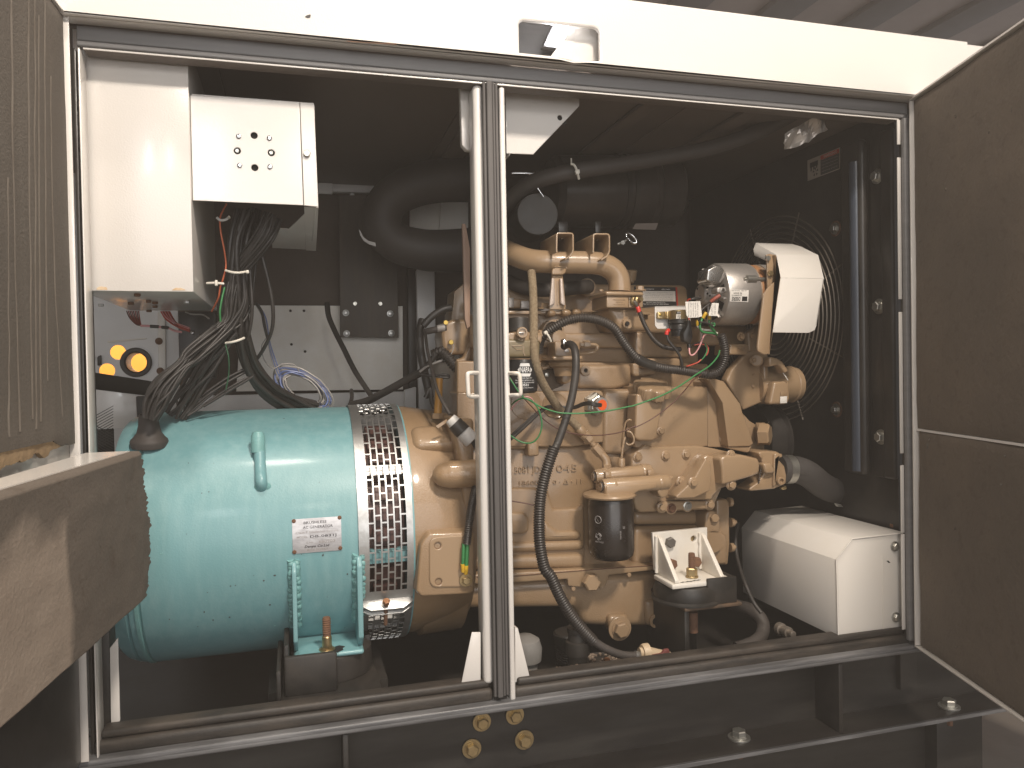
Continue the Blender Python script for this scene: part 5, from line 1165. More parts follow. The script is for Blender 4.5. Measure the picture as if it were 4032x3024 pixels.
# upside-down label
def acyl(qx, qy, R=None):
    R = R or AR + .0006; d = ray(qx, qy); o = CAM - a0
    a_ = d.y**2 + d.z**2; b_ = 2*(o.y*d.y + o.z*d.z); cc = o.y**2 + o.z**2 - R*R
    return CAM + d*((-b_ - math.sqrt(max(b_*b_ - 4*a_*cc, 0)))/(2*a_))
def apatch(name, qs, m, R, n=8):
    bm = bmesh.new(); tl, tr, br_, bl = [c('Z2', *q) for q in qs]; G = []
    for i in range(n + 1):
        v_ = i/n; G.append([bm.verts.new(acyl(l[0] + (r_[0] - l[0])*u, l[1] + (r_[1] - l[1])*u, R)) for u in (0, .5, 1) for l, r_ in [((tl[0] + (bl[0] - tl[0])*v_, tl[1] + (bl[1] - tl[1])*v_), (tr[0] + (br_[0] - tr[0])*v_, tr[1] + (br_[1] - tr[1])*v_))]])
    for i in range(n):
        for j in range(2): bm.faces.new((G[i][j], G[i][j + 1], G[i + 1][j + 1], G[i + 1][j]))
    bmesh.ops.recalc_face_normals(bm, faces=bm.faces); return mk(name, bm, m, albl if name != 'label' else alt, 40)
albl = None
albl = apatch('label', ((1092, 698), (1305, 705), (1298, 843), (1085, 835)), paper, AR + .0007)
apatch('label_logo', ((1230, 778), (1290, 780), (1286, 832), (1226, 830)), inkM, AR + .0010)
def atx(s, x, y, w_, h_, b=0.):
    o = acyl(*c('Z2', x, y), R=AR + .0011); n = V((0, o.y - a0.y, o.z - a0.z)).normalized(); upw = V((0, -n.z, n.y)); upw = upw if upw.z > 0 else -upw
    textm('lettering', s, o, (-1, 0, 0), -upw, h_*.3436*s_, inkM, albl, ext=.0001, width=w_*.3436*s_, bold=b)
atx('DEERE', 1160, 803, 105, 40, .02); atx('0120489112', 1165, 765, 120, 14); atx('RE 501634', 1180, 740, 100, 20); atx('14V 95A   Made in US', 1200, 712, 180, 9)
# bracket holding the alternator and guard
ab = thing('alternator_bracket', 'long folded tan steel strap running down from the alternator beside the white guard', 'bracket')
prism('bracket_head', L('Z2', [(1505, 300), (1545, 288), (1610, 300), (1668, 545), (1650, 600), (1570, 700), (1520, 720), (1515, 420)]), .160, .006, tanS, ab, .002)
prism('bracket_strap', L('Z2', [(1655, 570), (1660, 610), (1535, 1440), (1480, 1445), (1410, 1405), (1405, 1350), (1475, 760), (1530, 670)]), .148, .008, tanS, ab, .003)
prism('bracket_edge', L('Z2', [(1610, 300), (1625, 310), (1672, 560), (1545, 1440), (1535, 1440), (1655, 580), (1662, 545)]), .146, .02, tanS, ab, .002)
bolt(*c('Z2', 1518, 342), .158, 11, zinc, ab, 'hex'); bolt(*c('Z2', 1548, 515), .158, 12, yzinc, ab, 'hex')
# large support plate on the block
prism('support_plate', L('Z4', [(880, 290), (935, 180), (1100, 0), (1120, -80), (1190, -250), (1290, -330), (1295, 390), (1240, 500), (1050, 580), (1020, 515)]), .30, .03, tanS, eng, .006, 3)
prism('support_gusset', L('Z4', [(1240, 100), (1295, 60), (1300, 380), (1255, 410)]), .285, .03, tanS, eng, .005, 3)
for q, r in (((1150, 235), 6), ((1145, 345), 8)): bolt(*c('Z4', *q), .299, r, tanC, eng, 'round', name='hole_plug')
prism('pivot_arm', L('Z2', [(1290, 1190), (1400, 1105), (1400, 1400), (1310, 1420), (1290, 1330)]), .29, .02, tanS, eng, .006, 3)
for q, r in (((1215, 1235), 11.5), ((1365, 1220), 10), ((1355, 1508), 10)): bolt(*c('Z2', *q), .262, r, tanS, eng, 'washer')
s1 = mpp(*c('Z2', 1400, 1500), .25); lathe('pivot_boss', [(-.015, 22*s1), (0, 24*s1), (.018, 24*s1), (.02, 20*s1), (.02, 0)], P(*c('Z2', 1400, 1510), .27), (-.6, -.8, 0), tanS, eng, 28)
cast('head_block', px('Z2', (1095, 1320), (1290, 1320), (1310, 1345), (1305, 1420), (1280, 1445), (1085, 1445)), .28, .08, tanS, .006, 3)
ptext('cast_lettering', 'OAEK', *c('Z2', 1212, 1382), .279, 14, tanC, eng, wpx=34, ext=.0015)
cast('head_end', px('Z2', (735, 1110), (1300, 1110), (1300, 1340), (735, 1340)), .345, .1, tanC, .01, 3)
cast('head_end', px('Z2', (0, 1180), (230, 1180), (270, 1300), (620, 1310), (640, 1480), (0, 1480)), .335, .05, tanC, .008, 3)
cast('head_end_rib', px('Z2', (100, 1485), (520, 1485), (530, 1600), (100, 1600)), .315, .05, tanC, .006, 3)
# white belt guard
bg = thing('belt_guard', 'white folded sheet belt guard bolted beside the silver alternator', 'guard')
gY = .15
def g(x, y, Y): return P(*c('Z2', x, y), Y)
lo_ = [g(1672, 565, gY), g(2168, 572, gY + .0), g(2084, 1105, gY), g(2060, 1165, gY), g(1990, 1196, gY), g(1556, 1190, gY), g(1566, 1090, gY), g(1590, 1080, gY)]
slab('guard_face', lo_, (0, .003, 0), cover, bg, bev=.001)
t0, t1 = g(1622, 298, gY + .055), g(2102, 302, gY + .055)
slab('guard_slope', [lo_[0], lo_[1], t1, t0], (0, .003, .0015), cover, bg, bev=.001)
b0_, b1_ = g(1385, 162, gY + .16), g(1800, 175, gY + .16)
slab('guard_top', [t0, t1, g(1905, 205, gY + .13), b1_, b0_], (0, 0, -.003), cover, bg, bev=.001)
slab('guard_flap', [g(1385, 162, gY + .158), t0 + V((-.001, 0, 0)), g(1622, 320, gY + .055), g(1495, 368, gY + .10), g(1368, 308, gY + .155), g(1356, 240, gY + .158)], (.002, .002, 0), cover, bg, bev=.0008)
slab('guard_side', [lo_[1] - V((.0005, 0, 0)), lo_[2] - V((.0005, 0, 0)), lo_[2] + V((-.003, .12, 0)), lo_[1] + V((-.003, .16, 0)), t1 + V((-.002, .08, -.002))], (-.002, 0, 0), cover, bg, bev=0)
slab('guard_edge', [g(1610, 310, gY + .05), g(1672, 572, gY + .004), g(1592, 1078, gY + .004), g(1578, 1078, gY + .006), g(1655, 575, gY + .008), g(1598, 318, gY + .055)], (0, .004, 0), black, bg, bev=0)
# fan hub housing
wp = thing('fan_drive_housing', 'tan cylindrical drive housing with a clamp arm, left of the dark fan guard', 'housing')
h0 = P(*c('Z4', 1230, 345), .33); hs = mpp(*c('Z4', 1300, 345), .32); hd = V((1, .05, .03)).normalized()
lathe('housing_body', [(-.03, 0), (-.03, 168*.407*hs), (.02, 175*.407*hs), (.03, 182*.407*hs), (.05, 182*.407*hs), (.055, 176*.407*hs), (.085, 172*.407*hs), (.108, 165*.407*hs), (.112, 150*.407*hs), (.112, 0)], h0, hd, tanS, wp, 48)
lathe('housing_band', [(.088, 174*.407*hs), (.09, 179*.407*hs), (.094, 179*.407*hs), (.096, 172*.407*hs)], h0, hd, tanS, wp, 48)
prism('clamp_arm', L('Z4', [(1300, 90), (1310, 58), (1375, 75), (1430, 105), (1490, 200), (1450, 222), (1405, 150), (1380, 140), (1305, 160)]), .235, .03, tanS, wp, .006, 3)
prism('label_seat', L('Z4', [(1345, 300), (1500, 290), (1505, 470), (1480, 520), (1300, 525)]), .258, .03, tanS, wp, .008, 4)
prism('tag_plate', L('Z4', [(1410, 398), (1482, 394), (1476, 440), (1408, 442)]), .2555, .002, tanC, wp, .0008)
prism('tag_plate', L('Z4', [(1408, 446), (1474, 442), (1472, 510), (1406, 512)]), .2545, .002, cover, wp, .0008)
tube('housing_seam', L('Z4', [(1380, 165, .262), (1420, 200, .257), (1460, 255, .252), (1480, 288, .252)]), 2.2, cover, wp, 6)
# water inlet and hose
wi = thing('water_inlet', 'tan cast water inlet elbow clamped to a thick black hose', 'inlet')
prism('inlet_body', L('Z4', [(1195, 990), (1240, 975), (1380, 978), (1400, 1000), (1395, 1060), (1450, 1120), (1470, 1210), (1465, 1290), (1350, 1340), (1120, 1362), (1100, 1340), (1200, 1270), (1250, 1190), (1235, 1090)]), .24, .06, tanS, wi, .010, 4, .04)
prism('inlet_boss', L('Z4', [(1245, 1095), (1320, 1090), (1370, 1180), (1330, 1190), (1265, 1195)]), .222, .03, tanS, wi, .006, 3, .05)
prism('inlet_flange', L('Z4', [(1350, 1000), (1395, 985), (1412, 1010), (1405, 1050), (1370, 1060), (1370, 1300), (1340, 1320)]), .232, .02, tanS, wi, .004, 3)
plathe('inlet_port', [(-4, 17), (6, 16), (7, 14), (7, 10), (-3, 9)], *c('Z4', 1410, 1262), .23, tanS, wi, seg=28)
plathe('inlet_port_bore', [(0, 0), (.4, 10)], *c('Z4', 1410, 1262), .234, holeM, wi, seg=20)
for q in ((1218, 1022), (1400, 1015)): bolt(*c('Z4', *q), .236, 8, tanC if q[0] < 1300 else tanS, wi, 'hex')
for i in range(9): 
    q = c('Z4', 1222 - i*3 + (i % 2)*3, 1125 + i*19); bolt(*q, .238, 3.5, rubberD, wi, 'round', name='sealant_bead')
rh = thing('radiator_hose', 'thick black radiator hose with two metal clamps at lower right', 'hose')
hp_ = L('Z4', [(1395, 1150, .275), (1480, 1150, .275), (1570, 1155, .275), (1680, 1200, .275), (1780, 1280, .285), (1880, 1340, .295), (1990, 1365, .31), (2120, 1370, .33)])
hw_ = wpath(hp_, 10); hr = 132*.407*mpp(*hp_[2])
hl = len(resample(hw_, .006))
mk('hose_body', tubebm(resample(hw_, .006), hr, 32, rf=lambda i: hr*(1.0 - .07*i/hl)), M('grey_black_hose', (.048, .044, .042), .6, bump=.08, var=.5, vscale=10, vcol=(.075, .068, .064)), rh, 60)
for u, nm in ((.155, 0), (.88, 1)):
    i = int(u*(len(hw_) - 1)); d = (hw_[i + 1] - hw_[i]).normalized(); kk = hr*(1.0 - .07*u)
    lathe('hose_clamp', [(-.011, kk + .0003), (-.0105, kk + .002), (.0105, kk + .002), (.011, kk + .0003)], hw_[i], d, zinc if nm == 0 else galv, rh, 40)
prism('clamp_tail', L('Z4', [(1940, 1480), (2000, 1490), (2022, 1518), (1960, 1512)]), .25, .008, zinc, rh, .002)
prism('clamp_screw', L('Z4', [(1415, 1330), (1470, 1308), (1475, 1345), (1430, 1352)]), .25, .012, yzinc, rh, .003)
textm('lettering', 'RE63541', P(*c('Z4', 1650, 1188), .275 - hr - .001), (1, 0, -.12), (0, 0, 1), .008, M('faint_print', (.085, .078, .072), .6), rh, ext=.0001)

# ================================================================== RADIATOR END
rd = thing('radiator', 'dark radiator with round wire fan guard at the right end of the engine bay', 'radiator')
XR = P(3548, 1200, .06).x - .004
def pr(x, y): return PX(x, y, XR)
ra = PX(3345, 700, XR)
zrt, zrb = PX(3345, 470, XR).z, PX(3430, 1870, XR).z
box('shroud', (XR, .07, zlow + .005), (XR + .05, 1.10, zc - .002), black, rd, bev=0)
def rx(pxv): 
    d = ray(pxv, 1300); return (CAM + d*((XR - CAM.x)/d.x)).y
for a, b, h, n_ in ((3345, 3432, .028, 'side_channel'), (3490, 3538, .016, 'side_channel')):
    box(n_, (XR - h, rx(b), zrb), (XR - .0005, rx(a), PX(3380, 562, XR).z), black, rd, bev=h*.7, seg=6)
lathe('channel_sheen_strip', [(zrb + .01, .0), (zrb + .01, .016), (PX(3400, 640, XR).z, .016), (PX(3400, 640, XR).z, 0)], (XR - .022, rx(3402), 0), (0, 0, 1), M('painted_daylight_sheen', (.045, .056, .078), .28, .0, var=.3, vscale=6, stretch=(1, 1, .2)), rd, 24)  # bluish rod added as a painted daylight reflection along the channel
box('side_channel', (XR - .006, rx(3486), zrb), (XR - .0007, rx(3440), zc - .03), black, rd, bev=.002)
for q, r in (((3463, 695), 15), ((3470, 1207), 15), ((3478, 1720), 15)):
    p = pr(*q); boltw(p - V((.0065, 0, 0)), .0125, zinc, rd, 'washer', (-1, 0, 0))
for q in ((3290, 900), (3295, 1612)):
    p = pr(*q); boltw(p - V((.002, 0, 0)), .0105, zinc, rd, 'washer', (-1, 0, 0)); lathe('rust_ring', [(0, .022), (.0006, .021), (.0006, 0)], p - V((.0002, 0, 0)), (-1, 0, 0), rust, rd, 24)
FC = V((XR - .012, .56, CAM.z + .147)); FRad = FC.y - rx(3338)
fgt = thing('fan_guard', 'round black wire fan guard of concentric rings on the radiator shroud', 'fan guard')
fgM = M('dusty_wire', (.17, .145, .12), .35, .5, var=.6, vscale=14, vcol=(.24, .21, .18))
for i in range(15):
    R = FRad*(1 - i*.054); pts = [FC + V((0, math.cos(2*PI*k/72)*R, math.sin(2*PI*k/72)*R)) for k in range(73)]
    mk('ring', tubebm(pts, .0021, 6), fgM, fgt, 60)
for k in range(8):
    a = rad(22 + 45*k); mk('spoke', tubebm([FC + V((.004, math.cos(a)*FRad*.55, math.sin(a)*FRad*.55)), FC + V((.004, math.cos(a)*FRad*1.05, math.sin(a)*FRad*1.05))], .0024, 6), fgM, fgt)
lathe('fan_opening', [(0, 0), (-.002, FRad*.97), (-.003, FRad*.97)], FC + V((.009, 0, 0)), (1, 0, 0), holeM, rd, 48)
wl = thing('warning_label', 'small warning label with a red heading and fan pictogram on the dark shroud', 'label')
lq_ = [pr(3180, 632), pr(3308, 580), pr(3308, 665), pr(3181, 713)]
for v in lq_: v.x -= .0008
slab('label_sheet', lq_, (.0006, 0, 0), M('dull_label_paper', (.42, .38, .33), .6), wl, bev=0)
def lquad(u0_, v0_, u1_, v1_, h):
    def w_(u, v): 
        a = lq_[0].lerp(lq_[1], u); b = lq_[3].lerp(lq_[2], u); o = a.lerp(b, v); return o - V((h, 0, 0))
    return [w_(u0_, v0_), w_(u1_, v0_), w_(u1_, v1_), w_(u0_, v1_)]
slab('label_heading', lquad(.42, .04, .98, .24, .0003), (.0002, 0, 0), redLab, wl, bev=0)
slab('label_field', lquad(.42, .25, .98, .96, .0003), (.0002, 0, 0), M('dark_print', (.05, .05, .05), .6), wl, bev=0)
ly = (lq_[1] - lq_[0]).normalized(); lz = V((0, 0, 1))
def lab_t(s, u, v, h, w_, m):
    a = lq_[0].lerp(lq_[1], u); b = lq_[3].lerp(lq_[2], u); textm('lettering', s, a.lerp(b, v) - V((.0007, 0, 0)), ly, lz, h, m, wl, ext=.0001, width=w_)
W_ = (lq_[1] - lq_[0]).length
lab_t('WARNING', .72, .15, .008, W_*.4, paper)
for i, s in enumerate(('Rotating fan can cause', 'severe injury. Keep hands', 'clear. Stop engine before', 'opening guard.')): lab_t(s, .70, .36 + .15*i, .0035, W_*.48, greyInk)
for (cx_, cy_, n_, r_) in ((.26, .70, 5, .012),):
    a = lq_[0].lerp(lq_[1], cx_); b = lq_[3].lerp(lq_[2], cx_); o = a.lerp(b, cy_) - V((.0006, 0, 0))
    for k in range(n_):
        t = 2*PI*k/n_ + .3; d = ly*math.cos(t) + lz*math.sin(t); e = ly*-math.sin(t) + lz*math.cos(t)
        slab('fan_mark', [o + d*.003, o + d*r_ + e*.004, o + d*r_ - e*.003], (.0002, 0, 0), inkM, wl, bev=0)
slab('hand_mark', lquad(.08, .18, .34, .42, .0004), (.0002, 0, 0), inkM, wl, bev=0)
for k in range(3): slab('finger_mark', lquad(.10 + .09*k, .42, .14 + .09*k, .60 - .04*k, .0004), (.0002, 0, 0), inkM, wl, bev=0)
# crumpled foil patch at the top
fo = thing('foil_patch', 'crumpled piece of bright foil insulation under the roof near the radiator', 'foil')
fp_ = [P(*c('A4', x, y), .10) for x, y in ((240, 935), (260, 870), (330, 830), (440, 775), (495, 755), (560, 830), (490, 875), (455, 915), (370, 945), (290, 958))]
bm = bmesh.new(); vs = [bm.verts.new(v) for v in fp_]; f = bm.faces.new(vs); bmesh.ops.triangulate(bm, faces=[f]); bmesh.ops.subdivide_edges(bm, edges=bm.edges[:], cuts=4, use_grid_fill=True)
for v in bm.verts: v.co += V((0, noise.noise(v.co*28)*.03, noise.noise(v.co*40 + V((3, 1, 2)))*.006))
r = bmesh.ops.extrude_face_region(bm, geom=list(bm.faces))
for v in r['geom']:
    if isinstance(v, bmesh.types.BMVert): v.co += V((0, .0015, 0))
bmesh.ops.recalc_face_normals(bm, faces=bm.faces); mk('foil_sheet', bm, M('dull_foil', (.55, .50, .45), .35, .5, var=.3, vscale=30), fo, 25)

# ================================================================== BATTERY COVER, LOWER RIGHT
bc = thing('corner_cover', 'large off white bent sheet cover bolted at the lower right corner of the bay', 'cover')
CY = .032
def cv(k, x, y, Y=CY): return P(*c(k, x, y), Y)
f_ = [cv('B6', 585, 330), cv('B6', 684, 197), cv('B6', 1030, 158), cv('B6', 1034, 780), cv('B6', 596, 830)]
slab('cover_front', [f_[0], f_[1], f_[2], f_[3], f_[4]], (0, .003, 0), cover, bc, bev=.0008)
dpt = .40
def bk(v, d=dpt): return V((v.x - .001, v.y + d, v.z))
slab('cover_side', [f_[0] + V((0, .0035, 0)), bk(f_[0]), bk(f_[4]) + V((0, 0, .0)), f_[4] + V((0, .0035, 0))], (.003, 0, 0), cover, bc, bev=.0006)
slab('cover_slope', [f_[0] + V((0, .0035, .0)), f_[1] + V((0, .0035, 0)), bk(f_[1]), bk(f_[0])], (.002, 0, -.003), cover, bc, bev=.0006)
slab('cover_top', [f_[1] + V((0, .0035, 0)), f_[2] + V((0, .0035, 0)), bk(f_[2]), bk(f_[1])], (0, 0, -.003), cover, bc, bev=.0006)
box('cover_fold', (cv('B6', 1003, 500).x, CY - .004, cv('B6', 1010, 775).z), (cv('B6', 1008, 500).x, CY - .0005, cv('B6', 1000, 185).z), cover, bc, bev=.0008)
box('cover_fold', (cv('B6', 876, 500).x, CY - .0015, cv('B6', 880, 775).z), (cv('B6', 882, 500).x, CY - .0004, cv('B6', 880, 300).z), cover, bc, bev=.0005)
for q in ((958, 245), (965, 697)): bolt(*c('B6', *q), CY - .001, 15, zinc, bc, 'flange')
for q in ((948, 120), (985, 85)): boltw(PZ(*c('B6', *q), f_[2].z + .001), .009, rust, bc, 'hex', (0, 0, 1))
mk('paint_chip', loft([[cv('B6', x, y, CY - .0004) for x, y in ((905, 338), (915, 335), (930, 348), (920, 352))], [cv('B6', x, y, CY - .0001) for x, y in ((905, 338), (915, 335), (930, 348), (920, 352))]]), inkM, bc)
tube('edge_bead', [f_[2] + V((-.0, -.001, 0)), f_[1] + V((0, -.001, 0)), f_[0] + V((0, -.001, 0)), f_[4] + V((0, -.001, 0))], 0, cover, bc, 8, n=1, world=True, r=.0016)
# engine mount bracket and its vibration mount
mb_ = thing('engine_mount_bracket', 'white welded angle bracket with two triangular ribs bolted to the engine side', 'bracket')
MY = .245
plate('bracket_plate', L('Z6', [(632, 880), (1232, 822), (1238, 1395), (660, 1290)]), MY, .012, whiteR, mb_, bev=.0025, holes=[c('Z6', 1082, 945) + (11.5,)])
zb4 = P(*c('Z6', 900, 1330), MY).z
zbp = PZ(0, 0, 0)
ft = [P(*c('Z6', x, y), Y) for x, y, Y in ((650, 1290, MY), (655, 1330, MY - .01), (860, 1478, .13), (910, 1484, .125), (1230, 1445, .125), (1440, 1368, .13), (1240, 1290, MY))]
zbase = sum(v.z for v in ft[2:6])/4
fl_ = [PZ(*c('Z6', x, y), zbase + .004) for x, y in ((905, 1440), (1440, 1366), (1300, 1290), (1238, 1260), (680, 1300), (670, 1330), (850, 1450))]
y_b = MY
pA = PZ(*c('Z6', 905, 1440), zbase); pB = PZ(*c('Z6', 1436, 1362), zbase)
xl_, xr_ = P(*c('Z6', 640, 1100), MY).x, P(*c('Z6', 1236, 1100), MY).x
yf = pA.y
box('bracket_base', (xl_, yf, zbase - .012), (xr_ + .012, MY, zbase), whiteR, mb_, bev=.003)
for k, xq in enumerate((xl_ + .010, xr_ - .022)):
    zt_ = P(*c('Z6', 680 if k == 0 else 1180, 930 if k == 0 else 895), MY).z
    q = [V((xq, MY - .0005, zbase + .0005)), V((xq, yf + .004, zbase + .0005)), V((xq, yf + .004, zbase + .008)), V((xq, MY - .012, zt_)), V((xq, MY - .0005, zt_ + .004))]
    slab('bracket_rib', q, (.0105, 0, 0), whiteR, mb_, bev=.0015)
    tube('weld_bead', [V((xq - .002, MY - .003, zbase + .004 + i*(zt_ - zbase)/9)) + V((random.uniform(-.001, .001), 0, 0)) for i in range(10)], 0, whiteR, mb_, 8, world=True, r=.0045)
bolt(*c('Z6', 820, 980), MY - .001, 21, M('grey_bolt', (.16, .145, .13), .5, .5, var=.4, vscale=40), mb_, 'hex')
bolt(*c('Z6', 838, 1215), MY - .001, 21, rust, mb_, 'hex'); bolt(*c('Z6', 1100, 1190), MY - .001, 21, rust, mb_, 'hex')
plathe('plate_hole_back', [(0, 0), (.4, 11.4)], *c('Z6', 1082, 945), MY + .0125, yzinc, mb_, seg=20)
sb = PZ(*c('Z6', 1063, 1362), zbase + .0005)
lathe('stud', [(0, .008), (.058, .008), (.060, .007)], sb, (0, 0, 1), rust, mb_, 16)
for k in range(6): lathe('stud_thread', [(0, .008), (.0014, .009), (.0028, .008)], sb + V((0, 0, .027 + k*.0048)), (0, 0, 1), rust, mb_, 14)
lathe('nut_washer', [(0, .0155), (.003, .0155), (.004, .0145)], sb, (0, 0, 1), yzinc, mb_, 24)
lathe('nut', [(.004, .0135), (.021, .0135), (.024, .011), (.024, 0)], sb, (0, 0, 1), yzinc, mb_, 6, smooth=20)
for q in ((960, 1418), (1010, 1412), (1050, 1408), (1085, 1400), (1130, 1395)):
    v = PZ(*c('Z6', *q), zbase + .0004); slab('paint_flake', [v + V((dx, dy, 0)) for dx, dy in ((-.007, -.002), (.0, -.003), (.008, .001), (.002, .003))], (0, 0, .0005), inkM, mb_, bev=0)
em = thing('engine_vibration_mount', 'black rubber vibration mount and steel stand carrying the white engine bracket', 'mount')
mx, my = sb.x - .005, sb.y + .02
lathe('rubber_disc', [(zbase - .0125, .05), (zbase - .014, .074), (zbase - .03, .082), (zbase - .048, .08), (zbase - .052, .086), (zbase - .056, .086)], (mx, my, 0), (0, 0, 1), blackD, em, 40)
zst = zbase - .0565
x0_, x1_ = P(*c('W6', 375, 1030), yf - .01).x, P(*c('W6', 1000, 1010), yf - .01).x
box('stand_top', (x0_ , yf - .012, zst - .008), (x1_, yf + .25, zst), M('rusty_dusty_plate', (.07, .052, .038), .6, .2, bump=.2, var=.8, vscale=20, vcol=(.17, .10, .055)), em, bev=.002)
for xx in (x0_ + .002, x0_ + .35*(x1_ - x0_)*0 + x0_*0 + x0_ + (x1_ - x0_)*.88): box('stand_leg', (xx, yf - .006, zlow), (xx + .012, yf + .20, zst - .0085), blackD, em, bev=.001)
box('stand_back', (x0_ + .02, yf + .16, zlow), (x1_ - .03, yf + .17, zst - .009), black, em, bev=0)
s0_, s1_ = P(*c('W6', 632, 800), yf - .008).x, P(*c('W6', 945, 800), yf - .008).x
box('stop_block', (s0_, yf - .008, zst + .0005), (s1_, yf + .002, P(*c('W6', 780, 680), yf - .008).z), blackD, em, bev=.002)
box('stop_side', (s1_ - .008, yf + .0025, zst + .0005), (s1_, yf + .10, P(*c('W6', 930, 660), yf).z), blackD, em, bev=.002)
lathe('stand_bolt', [(0, .012), (.05, .012)], P(*c('W6', 465, 1050), yf + .05), (0, 0, -1), rust, em, 14)

# ================================================================== HOSES AND WIRES ON THE ENGINE
h1 = thing('braided_hose', 'brown cloth braided hose hanging from the intake pipe down to a tan elbow fitting', 'hose')
mk('hose_body', tubebm(resample(wpath([(2092, 1070, .30), (2096, 1110, .285), (2100, 1180, .27), (2101, 1260, .235), (2101, 1340, .21), (2104, 1400, .205), (2114, 1450, .21), (2134, 1503, .225), (2166, 1558, .245), (2204, 1612, .265), (2245, 1652, .275), (2290, 1697, .28)], 10), .004), 17.2*mpp(2100, 1350, .22), 20), braid, h1, 60)
def seg2(name, p0, p1, prof, m, par, n=24):
    a, b = P(*p0), P(*p1); s = mpp(*p0); l = (b - a).length; return lathe(name, [(t*l, r*s) for t, r in prof], a, b - a, m, par, n, smooth=25 if n < 10 else 40)
seg2('hose_ferrule', (2276, 1684, .28), (2306, 1716, .28), [(0, 17), (.1, 20), (.55, 20), (.7, 16), (.75, 22), (1, 22), (1, 0)], tanS, h1)
seg2('hose_nut', (2304, 1712, .28), (2326, 1738, .28), [(0, 21), (.8, 21), (1, 17), (1, 0)], tanS, h1, 6)
seg2('hose_tail', (2320, 1732, .28), (2348, 1766, .28), [(0, 11), (1, 11)], tanS, h1)
seg2('elbow_nut', (2338, 1756, .275), (2366, 1788, .275), [(0, 17), (.1, 21), (.9, 21), (1, 18), (1, 0)], tanS, h1, 6)
tube('elbow', [(2360, 1780, .275), (2376, 1798, .273), (2386, 1812, .27), (2388, 1832, .268)], 17, tanS, h1, 16)
seg2('elbow_nut', (2388, 1828, .266), (2389, 1846, .266), [(0, 15), (.1, 18), (.9, 18), (1, 15)], tanS, h1, 6)
h2 = thing('fuel_hose', 'long black hose from the fuel pump, dropping in a ribbed sleeve to the bay floor', 'hose')
fpts = px('Z3', (960, 235, .25), (1000, 210, .235), (1050, 205, .22), (1100, 240, .20), (1125, 320, .185), (1135, 440, .175), (1130, 600, .17), (1110, 780, .165), (1070, 1000, .16), (1010, 1220, .155), (940, 1440, .15), (860, 1660, .145)) + px('Z5', (720, 130, .14), (690, 220, .138))
mk('hose_body', tubebm(resample(wpath(fpts, 10), .005), 15.5*mpp(2260, 1500, .17), 18), rubber, h2, 60)
ribbed('ribbed_sleeve', px('Z5', (702, 130, .138), (645, 300, .135), (590, 480, .135), (545, 680, .135), (522, 860, .135), (515, 1060, .135), (517, 1250, .135), (540, 1450, .135), (585, 1640, .135)) + px('B5', (275, 440, .135), (330, 560, .135), (400, 680, .135), (470, 770, .135), (545, 850, .135)), 23.5, loomM, h2, pitch=.0058, depth=.17, seg=18)
mk('hose_end', tubebm(resample(wpath(px('B5', (520, 825, .135), (580, 872, .132), (660, 915, .13), (740, 940, .13), (830, 945, .13)), 8), .005), 16*mpp(2450, 2570, .13), 18), rubberD, h2, 60)
seg2('hose_clip', c('B5', 808, 942) + (.13,), c('B5', 838, 946) + (.13,), [(0, 17), (.05, 18.6), (.9, 18.6), (1, 17)], galv, h2)
seg2('hose_clip', c('Z3', 938, 195) + (.238,), c('Z3', 985, 180) + (.238,), [(0, 15), (.05, 17), (.9, 17), (1, 15)], zinc, h2)
pbox('clip_tab', *c('Z3', 950, 140), *c('Z3', 985, 215), .215, .004, chrome, h2)
seg2('cone_flange', c('B5', 838, 925) + (.13,), c('B5', 895, 918) + (.13,), [(0, 20), (.3, 20), (.31, 30), (.6, 34), (1, 34), (1, 0)], creamP, h2, 36)
seg2('cone_fitting', c('B5', 890, 935) + (.132,), c('B5', 1040, 940) + (.132,), [(0, 31), (.85, 16), (.95, 14), (1, 10), (1, 0)], creamP, h2, 36)
prism('cone_sleeve', px('B5', (905, 945), (985, 930), (1000, 905), (1030, 900), (1040, 940), (1035, 975), (900, 985)), .108, .01, redCloth, h2, .003)
# big ribbed loom
lm = thing('wiring_loom', 'thick ribbed black wiring loom arching across the engine to the alternator wires', 'wiring loom')
lp = [(2122, 1385, .262), (2124, 1350, .25), (2140, 1320, .235), (2172, 1296, .225), (2220, 1268, .215), (2265, 1254, .21), (2310, 1252, .205), (2355, 1260, .205), (2395, 1276, .205), (2425, 1300, .207), (2447, 1335, .21), (2475, 1375, .212), (2510, 1412, .212), (2555, 1435, .212), (2610, 1450, .212), (2680, 1458, .212), (2740, 1468, .21), (2790, 1474, .205), (2828, 1462, .20), (2850, 1425, .195), (2855, 1385, .19), (2848, 1345, .186), (2838, 1318, .183)]
ribbed('ribbed_sleeve', lp, 18.5, loomM, lm, pitch=.0058, depth=.19, seg=18)
i_ = wpath(lp[11:15], 8); mk('tape_wrap', tubebm(i_[8:20], 20*mpp(2540, 1430, .21), 20), black, lm, 60)
zt1 = thing('cable_tie', 'white cable tie round the left end of the big ribbed loom', 'cable tie', 'cable ties')
tube('tie_band', px('Z3', (690, 40, .205), (720, 60, .2), (750, 110, .2), (772, 165, .203)), 4.5, nylon, zt1, 8); prism('tie_head', px('Z3', (668, 25), (712, 2), (735, 35), (690, 65)), .198, .006, nylon, zt1, .001)
